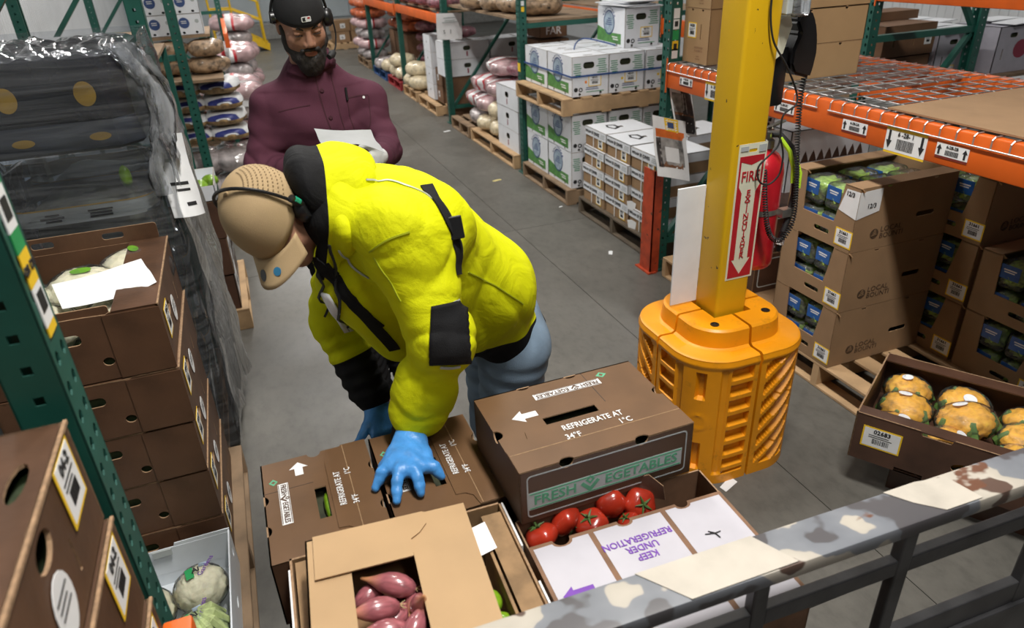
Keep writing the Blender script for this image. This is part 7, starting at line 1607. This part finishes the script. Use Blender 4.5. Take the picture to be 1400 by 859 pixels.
# slack gathered film: top ruffle and the hanging sheet on the aisle side
def sheet(pts_fn, nu, nv, mat, name, label, th=True):
    vs = [pts_fn(i / nu, j / nv) for j in range(nv + 1) for i in range(nu + 1)]; fs = [(j * (nu + 1) + i, j * (nu + 1) + i + 1, (j + 1) * (nu + 1) + i + 1, (j + 1) * (nu + 1) + i) for j in range(nv) for i in range(nu)]
    return tag(MB().add(vs, fs).build(name, mat, smooth=True, ang=180), label, 'film')
def ruf(u, v):
    x = -1.30 + 1.02 * u; c = math.sin(pi * v)
    z = 1.775 + 0.03 * c + 0.022 * noise.noise(Vector((x * 14, v * 6, 1))) * c + 0.006 * math.sin(75 * x + 14 * v + 3 * math.sin(9 * v)); y = 2.86 + 0.62 * v
    if u > 0.88: k = (u - 0.88) / 0.12; z -= 0.40 * k * k; x += 0.03 * k
    return (x, y, z)
sheet(ruf, 110, 20, FILM, 'film_ruffle', 'gathered ruffle of film over the top edge of the black tray')
def rol(u, v):
    a = pi * (0.15 + 1.5 * v); r = 0.045 + 0.012 * noise.noise(Vector((u * 7, v * 3, 0))); 
    z = 1.80 - 0.42 * u - 0.10 * u * u; x = -0.345 + 0.075 * math.sin(pi * min(1, u * 1.2)) + 0.03 * u
    return (x + r * math.cos(a) + 0.01 * math.sin(22 * v + 9 * u), 2.86 + r * math.sin(a) * 0.9, z + 0.006 * math.sin(70 * u + 5 * v))
sheet(rol, 26, 14, FILMG, 'film_roll', 'thick rope of bunched film at the corner of the black tray')
def hang(u, v):
    y = 2.80 + 1.0 * u; z = 1.50 - 1.38 * v
    x = -0.295 + 0.035 * math.sin(6 * u + 4 * v) * v + 0.022 * noise.noise(Vector((u * 5, v * 6, 3))) * 1.5 + 0.02 * v + 0.008 * math.sin(38 * u + 6 * v + 2 * math.sin(9 * v))
    return (x, y, z)
sheet(hang, 44, 40, FILMG, 'film_curtain', 'slack curtain of film hanging on the aisle side of the wrapped pallet')
A = ((-0.285, 2.93, 1.475), (0.80, 0.45, -0.12), (-0.02, 0.12, 1), 0.125, 0.31, 0.03)
hp_ = bent(*A, WHITEP, 'paper_sheet'); tag(hp_, 'white handwritten paper hanging at the corner of the wrapped pallet', 'paper')
for x0, y0, fw, fh in ((0.03, 0.15, 0.08, 0.012), (0.05, 0.12, 0.06, 0.010), (0.035, 0.26, 0.05, 0.012), (0.07, 0.05, 0.05, 0.014)): bent(*A, PGREY if y0 > 0.2 else INK, 'handwriting', hp_, 0.0014, x0=x0 * 0.8, y0=y0 * 0.8, fw=fw * 0.8, fh=fh, nx=3, ny=1)

# ---------------------------------------------------------------- stack beyond the wrapped pallet
pallet(-0.66, 4.60, 0.92, 0.84, 'pine pallet beyond the wrapped pallet on the left', WOOD)
for k in range(3):
    t = plain_carton('brown_carton', 0.52, 0.72, 0.225, WAXD, EDGE, (-0.50, 4.56, 0.142 + 0.228 * k), 0.02 * k, f'dark brown carton beyond the wrapped pallet, {("lowest", "middle", "top")[k]} of three', 'dark cartons beyond the film', {'+x': [rect(0.1, 0.08, 0.12, 0.15)]}, ('+x', 0.2, 0.12, 0.22, 0.16) if k < 2 else None)
    MB().panel(rect(0.3, 0.03, 0.62, 0.19), [rect(0.306, 0.036, 0.614, 0.184)[::-1]], 0.0006, fm('+x', 0.52, 0.72, 0, 0, off=0.001)).build('outline_print', PGREY, t)
wt2 = thing('white_tray', 'small white tray of green peppers on the dark cartons behind the film', 'tray', (-0.40, 4.42, 0.828))
carton(0.34, 0.42, 0.085, {}).build('tray_body', [WBOARD, WBEDGE], wt2)
for i in range(5): lump(0.05, 0.045, 0.035, i, 0.2, 3, 2).build('green_produce', LIMEM, wt2, (-0.1 + 0.06 * i, 0.05 * (-1) ** i, 0.05), smooth=True)

# ---------------------------------------------------------------- sacks
def sack(name, w, d, h, seed, mat, parts=()):
    """plump sack lying flat: superellipsoid with soft folds; parts = (name, mat, x0, x1) printed wraps round it"""
    t = thing(name, '', 'sack')
    def geo(x0, x1, g, k0=0, k1=16):
        mb = MB(); n, m = 26, 16; vs = []; fs = []
        xs = [x0 + (x1 - x0) * i / n for i in range(n + 1)]
        for x in xs:
            q = max(0.0, 1 - abs(x) ** 3.2) ** 0.45
            for k in range(m):
                a = 2 * pi * k / m; c, s = math.cos(a), math.sin(a); e = 0.75
                yy = math.copysign(abs(c) ** e, c) * d / 2 * q; zz = math.copysign(abs(s) ** e, s) * h / 2 * q
                nz = noise.noise(Vector((x * 2.4 + seed, c * 1.6, s * 1.6 + seed))); b = 1 + 0.16 * nz
                vs.append((x * w / 2, yy * b * (1 + g), h / 2 + zz * b * (1 + g)))
        for i in range(n):
            for k in range(k0, k1): fs.append((i * m + k, (i + 1) * m + k, (i + 1) * m + (k + 1) % m, i * m + (k + 1) % m))
        return mb.add(vs, fs)
    geo(-1, 1, 0).build('sack_body', mat, t, smooth=True, ang=180)
    for nm, m_, a, b, *kk in parts: geo(a, b, 0.02, *kk).build(nm, m_, t, smooth=True, ang=180)
    return t
POTATO = M('potatoes_in_net', (0.34, 0.22, 0.10), 0.7, var=0.5, scale=24, bump=0.9, bscale=26)
BAGW = M('white_poly_bag', (0.66, 0.67, 0.68), 0.35, var=0.12, scale=10, bump=0.4, bscale=18, coat=0.3)
BAGB = M('blue_bag_band', (0.03, 0.04, 0.20), 0.4, var=0.2, scale=14, bump=0.3, bscale=18)
ONIONR = M('red_onion_net', (0.21, 0.075, 0.095), 0.55, var=0.55, scale=26, bump=0.9, bscale=26, coat=0.3)
ONIONY = M('orange_net', (0.46, 0.105, 0.035), 0.55, var=0.5, scale=26, bump=0.9, bscale=26, coat=0.3)
BROWNB = M('brown_root_bag', (0.30, 0.20, 0.12), 0.55, var=0.6, scale=22, bump=0.9, bscale=24, coat=0.4)
GARL = M('peeled_garlic_bag', (0.62, 0.53, 0.36), 0.4, var=0.25, scale=26, bump=0.9, bscale=24, coat=0.6)
CLRB = M('clear_bag_shine', (0.40, 0.36, 0.36), 0.2, var=0.7, scale=9, bump=1.0, bscale=12, coat=0.7)
REDB = M('red_bag_band', (0.42, 0.015, 0.025), 0.4, var=0.2, coat=0.3)
PINKB = M('pink_film_bag', (0.48, 0.33, 0.34), 0.25, var=0.45, scale=8, bump=0.9, bscale=12, coat=0.6)
SACKS = {}
def put(kind, loc, rz, label, group, tilt=0.0, s=1.0):
    if kind not in SACKS:
        a = {'potato': ('potato_sack', 0.50, 0.34, 0.125, 1, POTATO, [('printed_sleeve', BAGW, -0.99, 0.99, 0, 8), ('blue_band', BAGB, -0.97, -0.80, 0, 8), ('blue_band', BAGB, 0.80, 0.97, 0, 8)]),
             'red': ('onion_bag', 0.62, 0.42, 0.17, 2, ONIONR, []), 'orange': ('carrot_bag', 0.60, 0.40, 0.18, 3, ONIONY, []), 'brown': ('root_bag', 0.46, 0.36, 0.17, 4, BROWNB, []),
             'garlic': ('garlic_bag', 0.42, 0.34, 0.20, 5, GARL, []), 'clear': ('clear_bag', 0.50, 0.36, 0.20, 6, CLRB, []), 'pink': ('film_bag', 0.64, 0.44, 0.20, 7, PINKB, [('red_band', REDB, -0.35, -0.22), ('white_print', BAGW, -0.22, 0.05), ('red_band', REDB, 0.05, 0.16)])}[kind]
        o = sack(*a); SACKS[kind] = o; o.location = loc; o['label'] = label; o['group'] = group
    else: o = dup(SACKS[kind], loc, 0, label, group)
    o.rotation_euler = (tilt, 0, rz); o.scale = (s, s, s); return o
lv = ('bottom', 'second', 'third', 'fourth', 'fifth', 'top')
# potato sacks behind the second left frame
for k in range(4):
    for i in range(2): put('potato', (-0.44 + 0.30 * i, 6.80 + 0.02 * k, 0.62 + 0.128 * k), pi / 2 + 0.08 * (-1) ** k, f'white and blue potato sack on the left, {("left", "right")[i]} column, {lv[k]} layer', 'potato sacks on the left')
for k in range(2):
    for i in range(2): put('clear', (-0.42 + 0.27 * i, 6.75, 0.142 + 0.22 * k), 1.4 + 0.3 * k, f'shiny clear produce bag under the potato sacks, {("left", "right")[i]}, {lv[k]} layer', 'clear bags under the potato sacks')
pallet(-0.42, 7.05, 0.80, 1.2, 'pallet under the potato sacks on the left', WOODG)
shelf(-1.35, 6.45, -0.08, 7.75, 1.153, 'shelf over the potato sacks on the left, carrying brown mesh bags', ((0, 0), (0, 1), (1, 1)))
for k in range(2):
    for i in range(2): put('brown', (-0.48 + 0.3 * i, 6.85, 1.178 + 0.135 * k), 0.5 * i + k, f'brown mesh bag on the left shelf, {("left", "right")[i]}, {lv[k]} layer', 'brown mesh bags on the left shelf', s=0.78)
wl_ = thing('blue_print_carton', '', 'carton')
carton(0.215, 0.32, 0.16, {'-y': [ell(0.06, 0.015, 0.012, 0.01, 8), ell(0.16, 0.015, 0.012, 0.01, 8)]}, []).build('carton_body', [WBOARD, WBEDGE], wl_)
MB().panel(ell(0.075, 0.09, 0.042, n=16), (), 0.0008, fm('-y', 0.215, 0.32, 0, 0, off=0.001)).build('blue_disc', BLUEI, wl_); MB().panel(ell(0.175, 0.10, 0.016, n=10), (), 0.0008, fm('-y', 0.215, 0.32, 0, 0, off=0.001)).build('seal', PGREY, wl_)
mb = MB(); lines(mb, 0.05, 0.10, 0.10, 2, 0.014, 0.006, seed=3); o = mb.build('print', PWHITE, wl_); o.matrix_local = fm('-y', 0.215, 0.32, 0, 0, off=0.0022); o['kind'] = 'stuff'
ub = [False]
for k in range(3):
    for i in range(2): place(wl_, ub, (-0.49 + 0.225 * i, 6.98, 1.49 + 0.162 * k), 0.02 * k, f'white carton with blue disc on the left upper shelf, {("left", "right")[i]} column, {lv[k]} layer', 'white cartons with blue disc')
shelf(-1.30, 6.80, -0.12, 7.6, 1.464, 'upper left shelf under the white cartons with blue discs', ((0, 0), (0, 1), (1, 1)), z0=1.177)
tag(MB().rbox((-1.0, 5.3, 1.52), (-0.55, 5.75, 1.62), 0.01).build('brown_carton', KRAFT), 'low tan carton seen between the left frames above the film', 'carton')
shelf(-1.3, 5.06, -0.42, 5.95, 1.497, 'shelf between the left frames above and beyond the wrapped pallet')
# far left: red and clear bags stacked on pallets along the aisle
for q, (y, x, n) in enumerate(((8.35, -0.03, 4), (9.9, 0.02, 5), (11.9, 0.14, 6))):
    pallet(x - 0.30, y, 0.80, 1.0, f'pallet under far bag stack on the left, {ordn(q)} behind the potato sacks', WOODG)
    for k in range(n):
        for i in range(2): put(('clear', 'pink')[(k + q) % 2], (x - 0.02, y - 0.24 + 0.49 * i, 0.142 + 0.19 * k), 0.12 * (-1) ** k, f'shiny bag in far left stack {ordn(q)} from the potato sacks, {("near", "far")[i]} side, {lv[k]} layer', 'far bags on the left')
pn = bent((0.02, 8.0, 0.92), (1, 0.3, -0.1), (-0.1, 0.2, 1), 0.20, 0.26, 0.02, WHITEP, 'paper_sheet'); tag(pn, 'white paper on the far bag stack at the left', 'paper')
# ---------------------------------------------------------------- far right row
pallet(2.98, 7.33, 0.98, 1.42, 'pallet under the small white cartons and film bags', WOOD); pallet(2.98, 8.45, 1.0, 0.72, 'pallet at the far end of the film bag pile', WOODG)
sw_ = thing('white_carton', '', 'carton')
carton(0.40, 0.60, 0.208, {'-x': [rrect(0.25, 0.10, 0.345, 0.155, 0.025)]}, [rect(0.1, 0.2, 0.3, 0.23)]).build('carton_body', [WBOARD, WBEDGE], sw_)
MB().box((-0.18, -0.28, 0.01), (0.18, 0.28, 0.16)).build('produce', DARKIN, sw_); mb = MB(); mb.box((0.29, 0.03, 0), (0.31, 0.09, 0.0008)); o = mb.build('print', MAR, sw_); o.matrix_local = fm('-x', 0.40, 0.60, 0, 0)
us = [False]
for k in range(3): place(sw_, us, (2.755, 6.935, 0.142 + 0.21 * k), 0.01 * k, f'white carton with black handle hole left of the crate pallets, {("bottom", "middle", "top")[k]} of three', 'small white cartons by the frame')
for i, (kd, x, y, z, r, q) in enumerate((('garlic', 2.72, 7.48, 0.142, 1.0, 'low beside the white cartons'), ('garlic', 2.74, 7.50, 0.33, 2.0, 'upper beside the white cartons'), ('garlic', 2.70, 7.82, 0.142, 0.5, 'low, second from the white cartons'), ('clear', 2.74, 8.25, 0.142, 1.2, 'low at the far end'), ('pink', 2.76, 7.95, 0.34, 1.3, 'middle, red banded'), ('pink', 2.78, 8.30, 0.33, 1.7, 'far middle, red banded'), ('pink', 2.82, 7.65, 0.54, 1.1, 'upper near, red banded'), ('pink', 2.80, 8.05, 0.54, 1.9, 'upper far, red banded'), ('pink', 2.88, 7.80, 0.74, 1.4, 'top of the pile'), ('red', 2.95, 7.30, 0.80, 0.8, 'maroon bag on top at the near end'), ('red', 3.1, 7.6, 0.60, 0.2, 'maroon bag at the back'), ('red', 3.15, 7.35, 0.40, 0.3, 'maroon bag behind the white cartons'), ('clear', 3.15, 8.0, 0.142, 0.3, 'back bottom clear bag'))):
    put(kd, (x, y, z), r, f'bag in the film bag pile, {q}', 'bags in the film pile', s=0.92)
for k in range(2):
    for i in range(2): place(sw_, us, (2.84 + 0.62 * i, 9.30, 0.56 + 0.21 * k), pi / 2, f'white carton with holes behind the bag pile, {("left", "right")[i]}, {("lower", "upper")[k]}', 'white cartons behind the bag pile')
tag(MB().rbox((2.62, 9.12, 0.0), (3.5, 9.48, 0.555), 0.01).build('dark_crate', BRN), 'large brown crate supporting white cartons behind the bag pile', 'crate')
psn = thing('paper_sign', 'white paper sign taped to the green rack frame', 'sign', (2.60, 8.968, 1.18))
bent((0, 0, 0.15), (1, 0.05, -0.05), (0.04, -0.05, 1), 0.33, 0.30, 0.012, WHITEP, 'sheet', psn)
for a, b, c in ((0.10, 0.045, 0.16), (0.07, 0.02, 0.13), (0.05, 0.0, 0.2)): mb = MB().box((-c / 2, -0.02, a - 0.006), (c / 2, -0.018, a + 0.006)); mb.build('print', PGREY, psn)
text('5', 0.06, INK, psn, fr((-0.08, -0.018, -0.06), (1, 0, 0), (0, 0, 1))); text('1', 0.07, INK, psn, fr((0.0, -0.018, -0.06), (1, 0, 0), (0, 0, 1)))
cf = thing('lettered_carton', '', 'carton'); carton(0.44, 0.36, 0.21, {'-x': [ell(0.18, 0.12, 0.02, 0.014, 10)]}, []).build('carton_body', [WBOARD, WBEDGE], cf)
text('CO', 0.10, MAR, cf, fm('-y', 0.44, 0.36, 0.24, 0.145), bold=0.01); text('FA', 0.10, MAR, cf, fm('-y', 0.44, 0.36, 0.24, 0.055), bold=0.01)
mb = MB(); lines(mb, 0.12, 0.36, 0.008, 1, 0.01, 0.008, seed=2); o = mb.build('print', INK, cf); o.matrix_local = fm('-y', 0.44, 0.36, 0, 0); o['kind'] = 'stuff'
uc = [False]
for k in range(4): place(cf, uc, (2.80, 10.12, 0.142 + 0.212 * k), 0, f'white carton lettered in red beside the rack post, {lv[k] if k < 3 else "top"} of four', 'white cartons lettered in red')
for k in range(2): plain_carton('brown_carton', 0.36, 0.30, 0.22, BRN, KRAFTE, (2.80, 9.76, 0.142 + 0.222 * k), 0, f'brown carton in front of the red lettered cartons, {("lower", "upper")[k]}', 'brown cartons by the lettered ones', {'-x': [rect(0.1, 0.1, 0.15, 0.13)]}, ('-x', 0.1, 0.1, 0.06, 0.08))
pallet(2.98, 10.0, 1.0, 1.0, 'pallet under the red lettered cartons', WOOD)
REDP = M('red_pallet', (0.28, 0.02, 0.025), 0.6, var=0.2); BLUP = M('blue_pallet', (0.02, 0.07, 0.20), 0.6, var=0.2)
pallet(2.98, 11.05, 1.0, 0.84, 'pine pallet under the far garlic bags', WOOD); pallet(2.98, 12.15, 1.0, 0.95, 'red pallet in the far right row', REDP); pallet(2.98, 13.35, 1.0, 1.1, 'blue pallet in the far right row', BLUP)
for i, (y, z, k) in enumerate(((10.85, 0.142, 'garlic'), (11.2, 0.142, 'garlic'), (11.9, 0.142, 'garlic'), (12.3, 0.142, 'garlic'), (11.0, 0.32, 'garlic'), (12.1, 0.32, 'garlic'), (12.9, 0.142, 'garlic'), (13.3, 0.142, 'clear'))): put(k, (2.66, y, z), 0.5 * i, f'pale bulb bag in the far right row, {ordn(i)} counted away from the lettered cartons', 'pale bulb bags in the far right row', s=1.05)
for i in range(2): lump(0.11, 0.11, 0.16, i, 0.25, 3, 2).build('bag_neck', CLRB, SACKS['clear'], (0, 0, 0)) if False else None
for q, (y, n, kd) in enumerate(((10.9, 5, 'red'), (12.2, 5, 'red'))):
    for k in range(n): put(kd, (3.25, y, 0.142 + 0.17 * k), 0.2 * (-1) ** k, f'maroon onion bag in the shade of the far right bay, {ordn(q)} stack, {lv[k]} layer', 'maroon onion bags in the far bay')
for k in range(6):
    for i in range(2): put('orange' if k > 3 else ('clear', 'pink')[k % 2], (2.70, 14.75 + 0.55 * i, 0.142 + 0.185 * k), 0.15 * (-1) ** k, f'bag in the tall stack ending the right row, {("near", "far")[i]} side, {lv[k]} layer', 'bags in the far tall stack')
for k in range(2):
    for i in range(3): put('orange', (3.15, 12.9 + 0.5 * i, 0.142 + 0.62 + 0.18 * k), 0.1, f'orange bag under the farthest beam, {ordn(i)} from the near end, {lv[k]} layer', 'orange bags under the farthest beam')
for i in range(3): plain_carton('brown_carton', 0.5, 0.44, 0.60, BRN, KRAFTE, (3.15, 12.9 + 0.5 * i, 0.142), 0, f'brown carton carrying the orange bags, {ordn(i)} from the near end', 'brown cartons under the orange bags')
pallet(2.98, 15.0, 1.0, 1.15, 'pallet under the far tall bag stack', WOODG)
shelf(2.62, 9.2, 3.5, 14.1, 1.313, 'shelf boards on the far right beams', ())
for i in range(8): put('red', (2.80, 9.55 + 0.58 * i, 1.337), 0.2 * (-1) ** i, f'purple onion bag on the far right shelf, {ordn(i)} from the paper sign', 'purple onion bags on the shelf')
shelf(2.62, 6.44, 3.5, 9.05, 1.398, 'shelf boards between the two middle right frames', ())
for i in range(4): put('brown', (2.72 + 0.06 * i, 8.1 + 0.02 * i if i < 1 else 8.1 - 0.42 * i, 1.427), 0.9 * i, f'brown root bag on the middle right shelf, {ordn(i)} from the far end', 'brown root bags on the shelf')
bc = plain_carton('brown_lettered_carton', 0.36, 0.4, 0.26, BRN, KRAFTE, (3.74, 8.6, 1.02), 0, 'dark brown carton with pale lettering behind the white crates', None); text('COL', 0.12, PWHITE, bc, fm('-y', 0.36, 0.4, 0.18, 0.18), bold=0.01); text('FAR', 0.12, PWHITE, bc, fm('-y', 0.36, 0.4, 0.18, 0.07), bold=0.01)
for k in range(4): plain_carton('brown_carton', 0.40, 0.42, 0.245, BRN, KRAFTE, (3.74, 8.6, 0.0 + 0.2495 * k), 0, f'brown carton under the pale lettered one, {lv[k]}', 'brown cartons under the pale lettered one')
shelf(4.12, 6.6, 4.95, 9.0, 1.345, 'back rack shelf boards behind the white crates', ())
for i in range(5): place(sw_, us, (4.40, 6.95 + 0.43 * i, 0.60), pi / 2, f'white carton low in the back rack, {ordn(i)} from the near end', 'white cartons low in the back rack')
shelf(4.18, 6.66, 4.89, 8.94, 0.575, 'low back rack shelf boards behind the white crates')
# ---------------------------------------------------------------- far end
YS = M('stair_yellow', (0.75, 0.47, 0.01), 0.45, var=0.08); TREAD = M('tread_dark', (0.04, 0.04, 0.045), 0.8, var=0.2)
ys = thing('yellow_stairs', 'yellow steel stairs with handrails at the far wall', 'stairs', (0.55, 19.3, 0))
for y in (-0.35, 0.35):
    MB().panel([(0.40, 0.0), (0.42, 0.16), (-0.14, 0.46), (-0.80, 0.46), (-0.80, 0.24), (-0.10, 0.24)], (), 0.03, fr((0, y, 0), (1, 0, 0), (0, 0, 1))).build('stringer', YS, ys)
    for x, z in ((0.33, 0.18), (-0.30, 0.46), (-0.78, 0.46)): MB().tube([(x, y, z), (x - 0.02, y, z + 0.92)], 0.022, 8).build('rail_post', YS, ys)
    for dz in (0.9, 0.50):
        MB().tube([(0.31, y, 0.18 + dz), (-0.32, y, 0.46 + dz), (-0.80, y, 0.46 + dz)], 0.020, 8).build('handrail', YS, ys)
for i in range(3): MB().box((0.16 - 0.2 * i, -0.34, 0.12 + 0.11 * i), (0.38 - 0.2 * i, 0.34, 0.15 + 0.11 * i)).build('tread', TREAD, ys)
MB().box((-0.80, -0.34, 0.43), (-0.16, 0.34, 0.45)).build('landing', TREAD, ys)
tag(MB().rbox((0.16, 13.4, 0), (0.24, 13.48, 0.55), 0.01).build('bollard', YS), 'short yellow bollard beside the far left bags', 'bollard')
pallet(2.75, 18.4, 1.0, 1.1, 'pine pallet with cartons at the far wall', WOOD)
for i in range(4): plain_carton('brown_carton', 0.38, 0.4, 0.24, KRAFT, KRAFTE, (2.56 + 0.4 * (i % 2), 18.2, 0.142 + 0.245 * (i // 2)), 0.1 * i, f'kraft carton on the far wall pallet, {("lower left", "lower right", "upper left", "upper right")[i]}', 'kraft cartons at the far wall', None, ('-y', 0.2, 0.12, 0.12, 0.1, None))
pc = MB().tube([(0.0, 0, 0), (0.0, 0, 3.2)], 0.025, 8).build('wall_conduit', PGREY, None, (1.02, 21.6, 0.42), smooth=True); tag(pc, 'thin grey conduit on the pale far wall', 'pipe')
